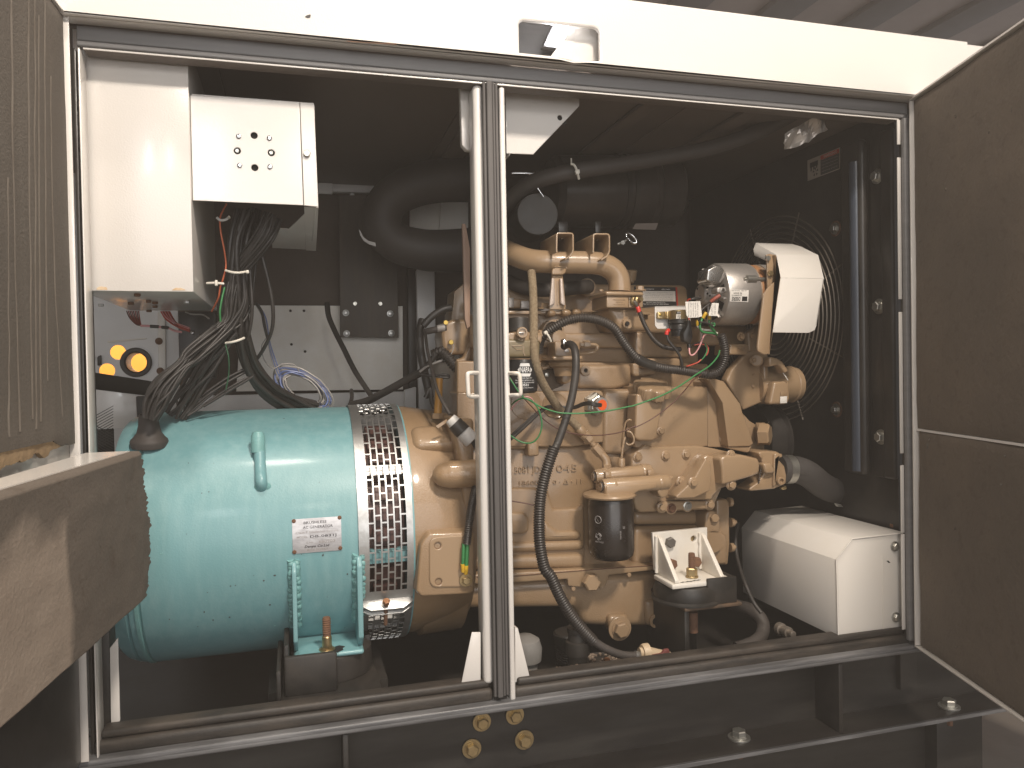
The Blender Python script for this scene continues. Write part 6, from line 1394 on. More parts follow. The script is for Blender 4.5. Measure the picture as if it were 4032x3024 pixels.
# small loom from heater stud
l2 = thing('heater_lead', 'thin ribbed black sleeve with a red boot at the heater stud', 'cable')
tube('red_boot', px('Z1', (2015, 1180, .235), (2035, 1230, .23), (2055, 1290, .228)), 9, redM, l2, 14)
seg2('ring_lug', c('Z1', 1985, 1130) + (.222,), c('Z1', 2025, 1195) + (.228,), [(0, 5), (.3, 7), (1, 6)], zinc, l2, 12)
ribbed('ribbed_sleeve', px('Z2', (55, 955, .228), (85, 1040, .225), (120, 1120, .222), (175, 1215, .22), (240, 1295, .22), (320, 1350, .22), (420, 1375, .222), (520, 1385, .226)), 9.5, loomM, l2, pitch=.0040, depth=.15, seg=12)
# relay on its white bracket
ry = thing('relay', 'black round relay in a yellow zinc clamp on a small white plate', 'relay')
plate('relay_plate', px('Z2', (228, 892), (640, 890), (640, 1060), (560, 1130), (380, 1148), (262, 1150), (232, 1115)), .245, .003, white, ry, bev=.001)
slab('relay_plate_top', [P(*c('Z2', 228, 892), .245), P(*c('Z2', 640, 890), .245), P(*c('Z2', 640, 880), .33), P(*c('Z2', 120, 905), .33)], (0, 0, -.002), white, ry, bev=0)
prism('clamp_ear', px('Z2', (262, 960), (275, 952), (365, 950), (368, 1038), (275, 1035), (262, 1022)), .235, .008, yzinc, ry, .001)
plathe('clamp_hole', [(0, 0), (.3, 5)], *c('Z2', 288, 990), .2345, holeM, ry, seg=16); bolt(*c('Z2', 290, 988), .234, 5.5, brass, ry, 'cross', name='screw')
rc_ = P(*c('Z2', 500, 1000), .225); rr = 37*mpp(*c('Z2', 500, 1000), .22)
def rz(y): return P(*c('Z2', 500, y), .225).z
lathe('clamp_ring', [(rz(1040), rr*1.0), (rz(1042), rr*1.05), (rz(942), rr*1.05), (rz(938), rr*.95), (rz(936), 0)], (rc_.x, rc_.y, 0), (0, 0, 1), yzinc, ry, 36)
prism('clamp_neck', px('Z2', (366, 950), (400, 950), (400, 1036), (366, 1038)), .226, .01, yzinc, ry, .002)
lathe('relay_body', [(rz(1090), rr*.9), (rz(1088), rr*1.08), (rz(1046), rr*1.08), (rz(1044), rr*.98)], (rc_.x, rc_.y, 0), (0, 0, 1), black, ry, 36)
lathe('relay_base', [(rz(1235), 0), (rz(1233), rr*.82), (rz(1165), rr*.86), (rz(1160), rr*.98), (rz(1110), rr*.98), (rz(1092), rr*.9)], (rc_.x, rc_.y, 0), (0, 0, 1), black, ry, 16)
prism('relay_label', px('Z2', (478, 950), (575, 946), (575, 976), (478, 978)), .2255 - rr*1.07 + .001, .002, inkM, ry, 0)
prism('relay_label', px('Z2', (474, 980), (575, 978), (572, 1035), (472, 1034)), .2255 - rr*1.07 + .001, .002, paper, ry, 0)
ptext('lettering', 'AVI1112', *c('Z2', 525, 962), .2255 - rr*1.07 + .0005, 5, whiteInk, ry, wpx=30, ext=.0001)
for i in range(3): ptext('lettering', ('12V 70A', 'SOLENOID', '1985'), *c('Z2', 522, 992 + i*17), .2255 - rr*1.07 + .0005, 4, inkM, ry, wpx=26, ext=.0001) if False else ptext('lettering', ('12V 70A', 'SOLENOID', '1985')[i], *c('Z2', 522, 992 + i*17), .2255 - rr*1.07 + .0005, 3.5, inkM, ry, wpx=26, ext=.0001)
tube('red_boot', px('Z2', (385, 1165, .205), (368, 1185, .2), (360, 1218, .2)), 8, redM, ry, 12)
pw = thing('connector', 'black two way plug with a pink wire hanging beside the relay', 'connector')
prism('plug_body', px('Z2', (605, 1040), (640, 1040), (660, 1160), (668, 1240), (640, 1330), (560, 1290), (552, 1200), (600, 1110)), .185, .02, black, pw, .004, 3)
prism('plug_tail', px('Z2', (612, 1290), (655, 1320), (660, 1370), (620, 1380)), .188, .012, black, pw, .003)
tube('pink_wire', px('Z2', (622, 1370, .19), (628, 1430, .185), (650, 1452, .183), (690, 1430, .182), (730, 1370, .18), (765, 1290, .178), (790, 1230, .178), (830, 1206, .178), (880, 1215, .18), (915, 1235, .182)), 3.2, pinkW, pw, 8)
tube('red_wire', px('Z2', (595, 850, .2), (612, 815, .195), (640, 810, .19)), 3.5, redW, pw, 8)
tube('red_wire', px('Z2', (612, 1010, .19), (618, 1040, .188), (620, 1060, .188)), 3.5, redW, pw, 8)
tube('plug_wire', px('Z2', (640, 815, .19), (690, 800, .19), (750, 795, .195)), 6, cableB, pw, 8)
rl = thing('relay_lead', 'black lead curving down from the red booted relay terminal into the loom', 'cable')
tube('lead', px('Z2', (365, 1220, .2), (385, 1280, .198), (430, 1340, .196), (475, 1395, .195), (515, 1460, .195), (535, 1530, .198), (540, 1600, .205)), 5.5, cableB, rl, 10)
aw = thing('alternator_wires', 'green and black wires with yellow lugs at the back of the alternator', 'wires')
tube('green_wire', px('Z2', (775, 1020, .165), (755, 1080, .16), (745, 1130, .158), (770, 1180, .158), (830, 1195, .16), (900, 1200, .165), (935, 1210, .175)), 4.6, greenW, aw, 10)
tube('green_wire', px('Z2', (850, 1030, .165), (852, 1090, .16), (880, 1140, .16), (910, 1190, .165), (935, 1215, .175)), 4.2, greenW, aw, 10)
tube('green_wire', px('Z2', (870, 1090, .158), (905, 1085, .155), (912, 1110, .155), (885, 1130, .157), (915, 1180, .162), (938, 1220, .175)), 3.8, greenW, aw, 10)
tube('white_wire', px('Z2', (712, 1110, .175), (735, 1140, .172), (790, 1160, .17), (860, 1165, .17), (920, 1190, .172), (945, 1200, .175)), 3.6, nylon, aw, 10)
tube('black_wire', px('Z2', (860, 860, .15), (790, 910, .148), (740, 970, .15), (725, 1030, .152), (745, 1070, .152), (800, 1075, .152), (860, 1095, .153), (900, 1130, .155)), 3.4, cableB, aw, 8)
tube('red_sleeve', px('Z2', (870, 840, .148), (920, 800, .142), (975, 765, .138)), 7.5, M('brown_red_sleeve', (.28, .07, .045), .45), aw, 10)
tube('yellow_lug', px('Z2', (815, 965, .16), (800, 990, .16), (780, 1025, .163)), 7, yellowP, aw, 10)
tube('yellow_lug', px('Z2', (842, 980, .16), (850, 1005, .16), (853, 1035, .163)), 6.5, yellowP, aw, 10)
tube('yellow_lug', px('Z2', (715, 1050, .172), (712, 1075, .172), (715, 1110, .174)), 5.5, yellowP, aw, 10)
tube('green_wire', px('Z2', (800, 1320, .2), (820, 1360, .198), (825, 1400, .197), (800, 1460, .197), (765, 1505, .2), (735, 1525, .203)), 2.8, greenW, aw, 8)
tube('red_wire', px('Z2', (680, 1335, .205), (750, 1325, .202), (810, 1335, .2), (840, 1365, .198), (835, 1420, .197), (815, 1455, .198)), 2.8, redW, aw, 8)
tube('red_wire', px('Z2', (590, 1580, .2), (640, 1565, .2), (720, 1535, .2), (760, 1500, .2)), 3, redW, aw, 8)
tube('black_wire', px('Z2', (660, 1330, .208), (740, 1310, .206), (800, 1325, .203)), 4, cableB, aw, 8)
tg = thing('wire_tag', 'larger white paper wire tag with printing hanging left of the alternator', 'tag')
slab('tag_sheet', [P(*c('Z2', x, y), .14) for x, y in ((578, 838), (750, 832), (770, 1005), (720, 1018), (612, 1022), (590, 990))], (0, .0006, 0), paper, tg, bev=0)
for i in range(5): textm('lettering', ('Remove this tag', 'after wiring', 'terminal test', 'torque 15 Nm', 'before start')[i], P(*c('Z2', 618 + i*26, 928), .1395), (0, 0, -1), (1, 0, 0), .0036, greyInk, tg, ext=.0001, width=.034)
tg2 = thing('wire_tag', 'smaller white wire tag under the red sleeve, hanging on the alternator', 'tag')
slab('tag_sheet', [P(*c('Z2', x, y), .135) for x, y in ((885, 852), (962, 855), (945, 1002), (845, 998), (852, 960))], (0, .0006, 0), paper, tg2, bev=0)
for i in range(2): textm('lettering', ('11 CAT P', 'TEST D+')[i], P(*c('Z2', 880 + i*34, 925), .1345), (0, 0, -1), (1, 0, -.1), .0048, greyInk, tg2, ext=.0001, width=.025)
gw = thing('green_wire', 'long thin green wire drooping from the loom across the engine to the centre post', 'wire')
tube('wire', px('Z4', (820, 0, .185), (800, 60, .175), (720, 150, .16), (590, 235, .145), (430, 345, .135), (250, 440, .13), (0, 530, .13)) + px('Z3', (1900, 1110, .13), (1600, 1170, .13), (1250, 1205, .13), (1000, 1208, .135), (850, 1190, .14), (650, 1125, .145), (480, 1030, .15), (350, 955, .15), (200, 740, .16), (150, 660, .17)), 3.3, greenW, gw, 8)
gw2 = thing('green_wire', 'green wire bent in a round loop just right of the centre post', 'wire')
tube('wire', px('Z3', (200, 1080, .2), (260, 1030, .17), (340, 992, .155), (430, 998, .15), (520, 1050, .148), (590, 1150, .148), (630, 1280, .148), (638, 1400, .148), (600, 1530, .15), (520, 1620, .155), (420, 1640, .16), (310, 1610, .165), (200, 1540, .17), (150, 1500, .18)), 3.3, greenW, gw2, 8)
pk2 = thing('pink_wire', 'short pinkish wire arching beside the looped green wire', 'wire')
tube('wire', px('Z3', (190, 1160, .19), (250, 1080, .175), (330, 1000, .165), (410, 968, .16), (480, 985, .16), (515, 1030, .165)), 2.4, pinkW, pk2, 8)
bw = thing('brown_wire', 'thin dark brown wire sagging across the engine under the green one', 'wire')
tube('wire', px('Z4', (640, 235, .19), (560, 290, .18), (470, 400, .165), (330, 540, .155), (150, 670, .15), (0, 745, .15)) + px('Z3', (2000, 1390, .15), (1800, 1475, .15), (1550, 1520, .15), (1300, 1525, .15), (1050, 1490, .152), (850, 1420, .16), (650, 1280, .165), (520, 1140, .165), (400, 1010, .165), (280, 860, .17), (180, 690, .18)), 2.3, brownW, bw, 8)
bw2 = thing('brown_wire', 'short dark wire reaching from the centre post to the ribbed hose', 'wire')
tube('wire', px('Z5', (100, 790, .16), (190, 802, .155), (320, 822, .15), (450, 850, .145)), 2.6, brownW, bw2, 8)

# ================================================================== TOP OF THE ENGINE BAY
ac = thing('air_cleaner', 'large black cylindrical air cleaner lying under the roof of the right bay', 'air cleaner')
ay = .62; aa = P(2160, 755, ay); ab_ = P(2640, 755, ay); as_ = mpp(2300, 750, ay)
lathe('canister', [(0, 0), (.002, 120*as_), (.02, 138*as_), (.30, 142*as_), (.305, 148*as_), (.318, 148*as_), (.322, 142*as_), ((ab_ - aa).length, 140*as_), ((ab_ - aa).length + .02, 110*as_), ((ab_ - aa).length + .021, 0)], aa, (ab_ - aa), M('semigloss_black', (.028, .0235, .021), .28, var=.6, vscale=8, vcol=(.065, .055, .047)), ac, 56)
lathe('inlet_neck', [(-.12, 0), (-.12, 68*as_), (-.002, 68*as_), (0, 64*as_), (-.012, 58*as_), (-.016, 0)], P(2115, 845, .36), (-.1, -1, 0), M('matt_black_rubber', (.016, .0145, .012), .8), ac, 44)
lathe('neck_ring', [(0, 69*as_), (.003, 71*as_), (.006, 69*as_)], P(2115, 845, .362), (-.1, -1, 0), blackD, ac, 44)
for t in (.52, .58): lathe('canister_strap', [(0, 143*as_), (.001, 146*as_), (.014, 146*as_), (.015, 143*as_)], aa + (ab_ - aa)*t, (ab_ - aa), black, ac, 56)
slab('maker_plate', [P(2503, 880, ay - 143*as_*.84 - .004), P(2592, 878, ay - 143*as_*.84 - .004), P(2582, 905, ay - 138*as_*.8), P(2490, 902, ay - 138*as_*.8)], (0, .001, 0), M('dim_plate', (.22, .19, .17), .5), ac, bev=0)
htube(2012, 682, 2110, 684, 10, .45, chrome, ac, 'cross_bolt')
mk('spring_clip', tubebm([P(*c('W5', x, y), .34) for x, y in ((1643, 362), (1665, 395), (1690, 430))], .0014, 6), chrome, ac)
ho = thing('wing_bolt', 'shiny ring headed bolt sticking out below the black air cleaner', 'bolt')
tube('bolt_ring', px('Z1', (1865, 200, .36), (1868, 150, .36), (1900, 140, .355), (1960, 180, .35), (2005, 240, .35), (2010, 275, .35), (1975, 285, .352), (1930, 260, .356), (1885, 215, .36)), 5.5, chrome, ho, 12)
htube(*c('Z1', 1735, 300), *c('Z1', 1890, 230), 5, .365, zinc, ho, 'bolt_shank'); plathe('bolt_nut', [(0, 9), (8, 9), (8, 0)], *c('Z1', 1808, 280), .362, zinc, ho, seg=6)
h3 = thing('coolant_hose', 'long dusty black hose running under the roof from centre post up to the right', 'hose')
p3 = [(1960, 880, .50), (1985, 820, .46), (2030, 765, .42), (2100, 718, .38), (2180, 692, .36), (2265, 674, .35), (2380, 657, .35), (2515, 637, .35), (2640, 615, .34), (2750, 595, .32), (2850, 568, .30), (2960, 530, .27), (3060, 480, .24), (3150, 430, .20)]
mk('hose_body', tubebm(resample(wpath(p3, 10), .008), 31*mpp(2400, 655, .35), 22), rubberD, h3, 60)
zt2 = thing('cable_tie', 'white cable tie round the dusty hose under the roof', 'cable tie', 'cable ties')
tube('tie_band', px('W5', (1905, 172, .318), (1930, 180, .315), (1950, 215, .312), (1962, 260, .314), (1970, 292, .32)), 5, nylon, zt2, 8); prism('tie_head', px('W5', (1940, 222), (1975, 212), (1980, 245), (1950, 255)), .308, .008, nylon, zt2, .0015)
tube('tie_tail', px('W5', (1908, 130, .33), (1908, 168, .322)), 3.5, nylon, zt2, 8)
ex_ = thing('intake_duct', 'very large dark rubber duct making a turn behind the white posts', 'duct')
dp = px('W5', (1250, 300, .74), (1080, 292, .74), (880, 300, .74), (680, 340, .74), (500, 430, .75), (415, 560, .76), (430, 700, .77), (540, 800, .78), (720, 850, .78), (900, 862, .78), (1100, 855, .78), (1300, 850, .78))
dw = resample(wpath(dp, 12), .012); dn = len(dw); dr_ = mpp(1700, 800, .76)
mk('duct_body', tubebm(dw, 92*dr_, 36, rf=lambda i: dr_*(90 - 14*math.sin(PI*min(1, max(0, i/dn)))**2 + 4*math.sin(i*.5)*0)), M('duct_rubber', (.036, .030, .027), .6, bump=.06, bscale=60, var=.5, vscale=6, vcol=(.065, .055, .048)), ex_, 60)
slab('duct_band', [P(*c('W5', x, y), .66) for x, y in ((228, 690), (238, 700), (262, 748), (300, 780), (358, 795), (362, 825), (310, 808), (265, 780), (238, 735))], (0, .002, 0), M('pale_band', (.36, .34, .32), .5), ex_, bev=0)
# starter and rear of engine seen through the left bay
st = thing('starter_motor', 'dusty tan starter and solenoid half hidden behind the centre post', 'starter motor')
prism('starter_body', px('W5', (985, 1180), (1070, 1110), (1100, 1110), (1100, 1490), (960, 1490), (960, 1345), (970, 1340)), .55, .1, tanS, st, .01, 4)
prism('starter_flange', px('W5', (1045, 640), (1075, 645), (1110, 850), (1110, 1460), (1085, 1480), (1065, 1400)), .42, .012, M('dusty_pink_tan', (.33, .22, .16), .5), st, .003)
prism('starter_case', px('W1', (560, 60), (680, 20), (800, 20), (900, 60), (900, 440), (640, 440), (560, 380), (540, 200)), .50, .12, tanS, st, .02, 5)
prism('starter_web', px('W1', (700, 500), (800, 480), (900, 250), (900, 480), (780, 640), (700, 560)), .48, .05, tanS, st, .01, 3)
bolt(*c('W1', 585, 62), .49, 11, brass, st, 'hex'); bolt(*c('W1', 648, 295), .49, 11, brass, st, 'hex')
cast('block_rear', px('W1', (690, 600), (860, 620), (880, 1170), (690, 1160)), .45, .1, tanC, .012, 4)
cast('block_rear', px('W1', (840, 900), (960, 900), (960, 1300), (850, 1180)), .40, .1, tanC, .012, 4)
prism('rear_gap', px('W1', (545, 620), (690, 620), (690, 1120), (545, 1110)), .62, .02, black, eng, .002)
gt = thing('gold_tube', 'gold painted dipstick tube standing in a hex nut on the flywheel housing', 'tube')
ga, gb_ = P(*c('W1', 495, 1140), .30), P(*c('W1', 512, 720), .30); gs = mpp(*c('W1', 500, 1000), .30)
lathe('tube_body', [(0, 16*gs), ((gb_ - ga).length*.97, 14*gs), ((gb_ - ga).length, 14*gs)], ga, gb_ - ga, goldP, gt, 24)
hexprof('tube_nut', ga + V((0, 0, -.012)), (0, 0, 1), [(0, 27*gs), (.010, 27*gs), (.013, 22*gs), (.013, 0)], tanS, gt)
inl = thing('inline_plug', 'white and black inline connector with a clear strap above the flywheel housing', 'connector')
ia, ib = P(*c('W1', 640, 1200), .17), P(*c('W1', 900, 1470), .16); il = (ib - ia).length; is_ = mpp(*c('W1', 700, 1300), .17)
lathe('plug_end', [(0, 0), (0, 22*is_), (.05*il, 25*is_), (.20*il, 27*is_), (.20*il, 0)], ia, ib - ia, M('white_plug', (.62, .60, .57), .4), inl, 28)
lathe('plug_band', [(.201*il, 0), (.201*il, 31*is_), (.58*il, 34*is_), (.58*il, 0)], ia, ib - ia, rubber, inl, 28)
lathe('plug_sleeve', [(.581*il, 0), (.581*il, 30*is_), (.62*il, 33*is_), (.98*il, 33*is_), (1.0*il, 30*is_), (1.0*il, 0)], ia, ib - ia, M('grey_white_plug', (.52, .505, .49), .45), inl, 28)
tube('plug_lead', px('W1', (640, 1150, .18), (590, 1070, .19), (540, 980, .21), (490, 870, .24), (455, 750, .27), (430, 640, .3), (400, 520, .33), (370, 380, .36), (350, 230, .40), (345, 180, .42)), 6.5, rubberD, inl, 10)
for q in ((905, 1440), (935, 1500)): tube('plug_tail', px('W1', (q[0] - 40, q[1] - 40, .165), (q[0] + 40, q[1] + 60, .165)), 12, rubber, inl, 12)
prism('strap', px('W1', (470, 1290), (600, 1205), (610, 1240), (500, 1315)), .185, .001, tanS, inl, 0)

# ================================================================== CABLES OF THE LEFT BAY
def bundle(t, name, path, n, r_px, spread, m, seed, seg=6, twist=1.2):
    rnd = random.Random(seed); q = path[len(path)//2]; s = mpp(*q[:3]); w_ = [P(*p[:3]) for p in path]
    for k in range(n):
        a = rnd.uniform(0, 2*PI); rr_ = spread*s*math.sqrt(rnd.uniform(.02, 1)); pts = []
        for i, p in enumerate(w_):
            u = i/(len(w_) - 1); a2 = a + twist*u + .25*math.sin(i*1.7 + k); f = p[3] if len(p) > 3 else 1
            sc = path[i][3] if len(path[i]) > 3 else 1.
            d = (w_[min(i + 1, len(w_) - 1)] - w_[max(i - 1, 0)]).normalized(); e1 = d.orthogonal().normalized(); 
            e1 = V((0, 1, 0)) - d*d.y; e1.normalize(); e2 = d.cross(e1)
            pts.append(p + (e1*math.cos(a2) + e2*math.sin(a2))*rr_*sc)
        rk = r_px*s*rnd.uniform(.85, 1.15)
        mk(name, tubebm(catmull(pts, 7), rk, seg), m, t, 70)
kb = thing('cable_bundle', 'thick bundle of black cables dropping from the junction box and sweeping to the generator boot', 'cable bundle')
bundle(kb, 'cable', [(1075, 850, .22), (1040, 930, .22), (950, 1050, .24, .8), (935, 1070, .24, .75), (925, 1180, .25, 1.3), (905, 1260, .25, .8), (850, 1320, .24, .9), (760, 1400, .22, 1.), (720, 1440, .21, .7), (650, 1520, .20, 1.2), (610, 1590, .20, 1.2), (592, 1650, .20, .75)], 40, 5.8, 36, cableB, 3)
bundle(kb, 'cable', [(960, 830, .24), (930, 950, .24), (928, 1100, .25), (935, 1250, .27, .9), (950, 1330, .29, .8), (985, 1440, .34, .9), (1050, 1530, .40, 1.), (1140, 1590, .46, 1.1), (1230, 1620, .5, 1.2)], 20, 11, 40, cableB, 8)
bundle(kb, 'cable', [(905, 1290, .27), (850, 1370, .28), (800, 1440, .29, 1.2), (760, 1510, .30), (720, 1580, .31), (690, 1630, .32)], 18, 7, 42, cableB, 12)
bundle(kb, 'cable', [(975, 1460, .33), (900, 1500, .32), (830, 1545, .31), (770, 1590, .31), (730, 1625, .31)], 5, 5.5, 24, cableB, 15)
bundle(kb, 'cable', [(1000, 820, .26), (985, 950, .26), (975, 1080, .26), (960, 1200, .26), (930, 1260, .26), (860, 1310, .25), (790, 1380, .23)], 10, 5, 32, cableB, 21)
tube('cable', [(1000, 880, .25), (1030, 1000, .24), (1060, 1120, .24), (1075, 1220, .25), (1070, 1300, .27), (1040, 1370, .3), (1000, 1430, .34)], 7.5, cableB, kb, 10)
tube('cable', [(985, 900, .25), (985, 1060, .24), (992, 1180, .24), (990, 1260, .25), (975, 1340, .27)], 6.5, cableB, kb, 10)
tube('cable', [(1095, 1450, .7), (1092, 1400, .68), (1000, 1480, .3), (800, 1600, .3)][2:], 6, cableB, kb, 8)
for q in (((640, 1530), (690, 1560), (705, 1612)), ((660, 1525), (712, 1560), (728, 1612))): tube('cable', [q[1] + (.45,), ((q[1][0] + q[2][0])/2, 1585, .45), q[2] + (.45,)], 5, cableB, kb, 8)
rw = thing('control_wire', 'orange control wire hanging down the front of the black cable bundle', 'wire')
tube('wire', px('W4', (165, 92, .2), (140, 140, .2), (118, 200, .2), (125, 300, .2), (148, 420, .2), (160, 530, .195), (140, 620, .2), (120, 680, .21), (105, 760, .22), (60, 850, .25)), 3.4, M('orange_wire', (.50, .12, .05), .45), rw, 8)
gnw = thing('control_wire', 'green control wire at the left side of the black cable bundle', 'wire')
tube('wire', px('W4', (150, 680, .2), (130, 770, .195), (118, 850, .195), (122, 920, .2)), 4, greenW, gnw, 8)
gnw2 = thing('control_wire', 'thin dark green wire hanging below the tied black cable bundle', 'wire')
tube('wire', px('W4', (155, 1080, .26), (178, 1170, .26), (180, 1280, .27), (160, 1400, .28)), 2.8, M('dark_green_wire', (.03, .10, .05), .45), gnw2, 8)
for k, (pts, hd_, lab_) in enumerate((
    (((158, 562, .19), (200, 574, .18), (250, 578, .18), (308, 570, .19)), (298, 558, 322, 582), 'white cable tie round the black bundle below the junction box'),
    (((158, 1072, .215), (200, 1066, .205), (250, 1052, .205), (288, 1036, .215)), None, 'pale cable tie where the black bundle bends, lowest of the ties'),
    (((25, 652, .18), (80, 650, .175), (146, 655, .18)), (80, 628, 102, 670), 'white cable tie on the side of the large control box'),
    (((95, 190, .2), (120, 208, .198), (160, 204, .198), (185, 182, .2)), (172, 178, 190, 196), 'small pale cable tie right under the junction box'))):
    t = thing('cable_tie', lab_, 'cable tie', 'cable ties')
    tube('tie_band', px('W4', *pts), 5, nylon if k != 3 else greyW, t, 8)
    if hd_: pbox('tie_head', *c('W4', hd_[0], hd_[1]), *c('W4', hd_[2], hd_[3]), pts[-1][2] - .012, .01, nylon, t)
rwb = thing('control_wire', 'bunch of red and pink wires behind the underside of the large control box', 'wires')
for i in range(10):
    rnd = random.Random(i); o = rnd.uniform(-22, 22)
    tube('wire', px('W3', (790 + i*9, 300, .56), (830 + i*8, 360 + o*.3, .55), (900 + i*4, 410 + o*.6, .54), (975, 440 + o, .52), (1060, 470 + o, .5)), 2.6, (redW, pinkW, M('dark_red_wire', (.24, .05, .04), .5) if 'dark_red_wire' not in bpy.data.materials else bpy.data.materials['dark_red_wire'])[i % 3], rwb, 6)
for i in range(8): tube('wire', px('W3', (470 + i*16, 296, .56), (500 + i*13, 360, .55), (560 + i*6, 420, .54), (610, 432 + i, .53)), 2.4, (brownW, bpy.data.materials['dark_red_wire'])[i % 2], rwb, 6)
tube('wire', px('W3', (600, 432, .53), (690, 436, .53), (790, 445, .53), (850, 450, .53), (920, 480, .5), (980, 492, .48)), 4.5, pinkW, rwb, 8)
tube('wire', px('W3', (690, 438, .527), (770, 442, .527)), 6.5, rubber, rwb, 8); tube('wire', px('W3', (800, 447, .527), (860, 452, .52)), 6.5, rubber, rwb, 8)
tube('wire', px('W3', (1020, 305, .5), (1080, 325, .48), (1180, 330, .45), (1240, 365, .42)), 3, greyWi, rwb, 6)
dbk = thing('terminal_box', 'black terminal box in shadow behind the cable bundle at left', 'box')
prism('box_body', px('W3', (955, 300), (1300, 300), (1300, 920), (960, 920)), yb - .16, .06, black, dbk, .004)
for q in ((1085, 495), (1160, 530)): bolt(*c('W3', *q), yb - .165, 8, chrome, dbk, 'round', (-.4, -1, .2), 'screw')
bcx = thing('blue_wire_coil', 'loose coil of blue and grey wires lying above the turquoise generator', 'wire coil')
for i in range(13):
    rnd = random.Random(40 + i); ph = rnd.uniform(-.3, .3); k = rnd.uniform(.62, 1.12); pts = []
    for j in range(19):
        a = PI*(.1 + 2.0*j/18*rnd.uniform(.97, 1.0)) + ph; x_, y_ = math.cos(a)*225*k, math.sin(a)*112*k
        ca, sa = math.cos(rad(33)), math.sin(rad(33)); pts.append((700 + x_*ca - y_*sa + rnd.uniform(-6, 6), 1395 + x_*sa + y_*ca + rnd.uniform(-4, 4), .52 + .02*math.sin(a + i)))
    tube('wire', px('W4', *pts), 3.6, blueW if i % 2 else greyWi, bcx, 6, n=4)
for i in range(4): tube('wire', px('W4', (370 + i*6, 800, .45), (420 + i*7, 900, .46), (455 + i*4, 1060, .48), (480 + i*8, 1180, .5), (530 + i*9, 1320, .51), (600 + i*9, 1440, .52), (700 + i*9, 1500, .53)), 2.6, blueW if i % 2 else greyWi, bcx, 6)
tube('wire', px('W4', (440, 1040, .47), (410, 1100, .475), (430, 1190, .49), (490, 1250, .5), (560, 1220, .505), (640, 1225, .51), (680, 1280, .515)), 2.5, greyWi, bcx, 6)
tube('wire', px('W4', (370, 790, .44), (410, 850, .45), (430, 950, .46), (455, 1050, .47)), 5.5, cableB, bcx, 8)
lc = thing('battery_cable', 'pair of long black cables falling from behind the hanger plate to the right harness', 'cable')
for d, r_ in ((0, 9), (10, 6), (-10, 5)):
    tube('cable', px('W4', (870 + d, 790, .9), (880 + d, 880, .88), (920 + d, 980, .85), (985 + d, 1110, .80), (1060 + d, 1260, .75), (1130 + d, 1370, .7), (1185 + d, 1450, .65)), r_, cableB, lc, 10)
hn = thing('rear_harness', 'heavy black taped harness rising from behind the generator to the starter', 'cable bundle')
mk('harness', tubebm(resample(wpath(px('A6', (640, 985, .62), (740, 960, .58), (830, 915, .54), (930, 860, .5), (1030, 805, .47), (1090, 775, .45)), 10), .006), 15*mpp(1500, 1530, .55), 16), cableB, hn, 60)
tube('harness', px('A6', (1080, 775, .45), (1130, 735, .44), (1200, 640, .43), (1240, 620, .43)), 12, rubber, hn, 12)
tube('cable', px('A6', (1080, 785, .44), (1150, 795, .44), (1240, 790, .43), (1270, 795, .43), (1268, 808, .43), (1210, 805, .43)), 5, cableB, hn, 8)
tube('bare_cable', px('A6', (1082, 770, .44), (1130, 735, .435), (1200, 705, .43), (1260, 685, .43)), 5, greyWi, hn, 10)
tube('harness', px('A6', (640, 985, .62), (700, 975, .60), (620, 990, .62)), 10, cableB, hn, 8)
ribbed('ribbed_sleeve', px('A6', (1170, 660, .44), (1220, 640, .43), (1270, 680, .42), (1310, 730, .41), (1370, 780, .40), (1420, 820, .40)), 22, loomM, hn, pitch=.007, depth=.2, seg=14)
tube('cable', px('A6', (1100, 430, .55), (1085, 500, .54), (1085, 600, .53), (1100, 700, .52), (1120, 800, .52), (1150, 940, .52)), 16, cableB, hn, 12)
tube('cable', px('A6', (1105, 470, .5), (1160, 410, .5), (1230, 365, .5), (1290, 350, .5)), 14, cableB, hn, 12)
tube('cable', px('A6', (1110, 510, .46), (1180, 495, .45), (1255, 480, .45)), 13, rubberD, hn, 10)
tube('cable_sleeve', px('A6', (1195, 488, .448), (1245, 482, .448)), 14, greyWi, hn, 12)
tube('cable', px('A6', (1120, 940, .5), (1150, 880, .5), (1160, 960, .5), (1180, 1010, .5)), 9, cableB, hn, 8)
tube('cable', px('A6', (630, 980, .63), (640, 930, .68), (636, 890, .72)), 8, cableB, hn, 8)
tube('bare_cable', px('A6', (1262, 685, .43), (1290, 650, .43), (1305, 610, .43), (1303, 590, .43)), 2.2, greyWi, hn, 6)

# ================================================================== ON THE FLOOR OF THE BAY
gc = thing('grey_cap', 'round grey rubber cap on the bay floor right of the centre post', 'cap')
g0 = P(*c('B5', 130, 1000), .20); gs = mpp(*c('B5', 100, 890), .2)
gtop = P(*c('B5', 110, 812), .2)
lathe('cap_dome', [(zlow, 46*gs), (g0.z, 46*gs), (gtop.z - .06, 46*gs), (gtop.z - .058, 62*gs), (gtop.z - .03, 66*gs), (gtop.z - .01, 56*gs), (gtop.z, 30*gs), (gtop.z + .001, 0)], (gtop.x, gtop.y, 0), (0, 0, 1), capG, gc, 40)
bcap = thing('screw_cap', 'dusty black screw cap with a small bolted fitting, under the ribbed black hose', 'cap')
b0 = P(*c('B5', 395, 830), .24); bs_ = mpp(*c('B5', 395, 830), .24)
zt3 = P(*c('B5', 370, 790), .24).z; zl3 = P(*c('B5', 395, 985), .22).z
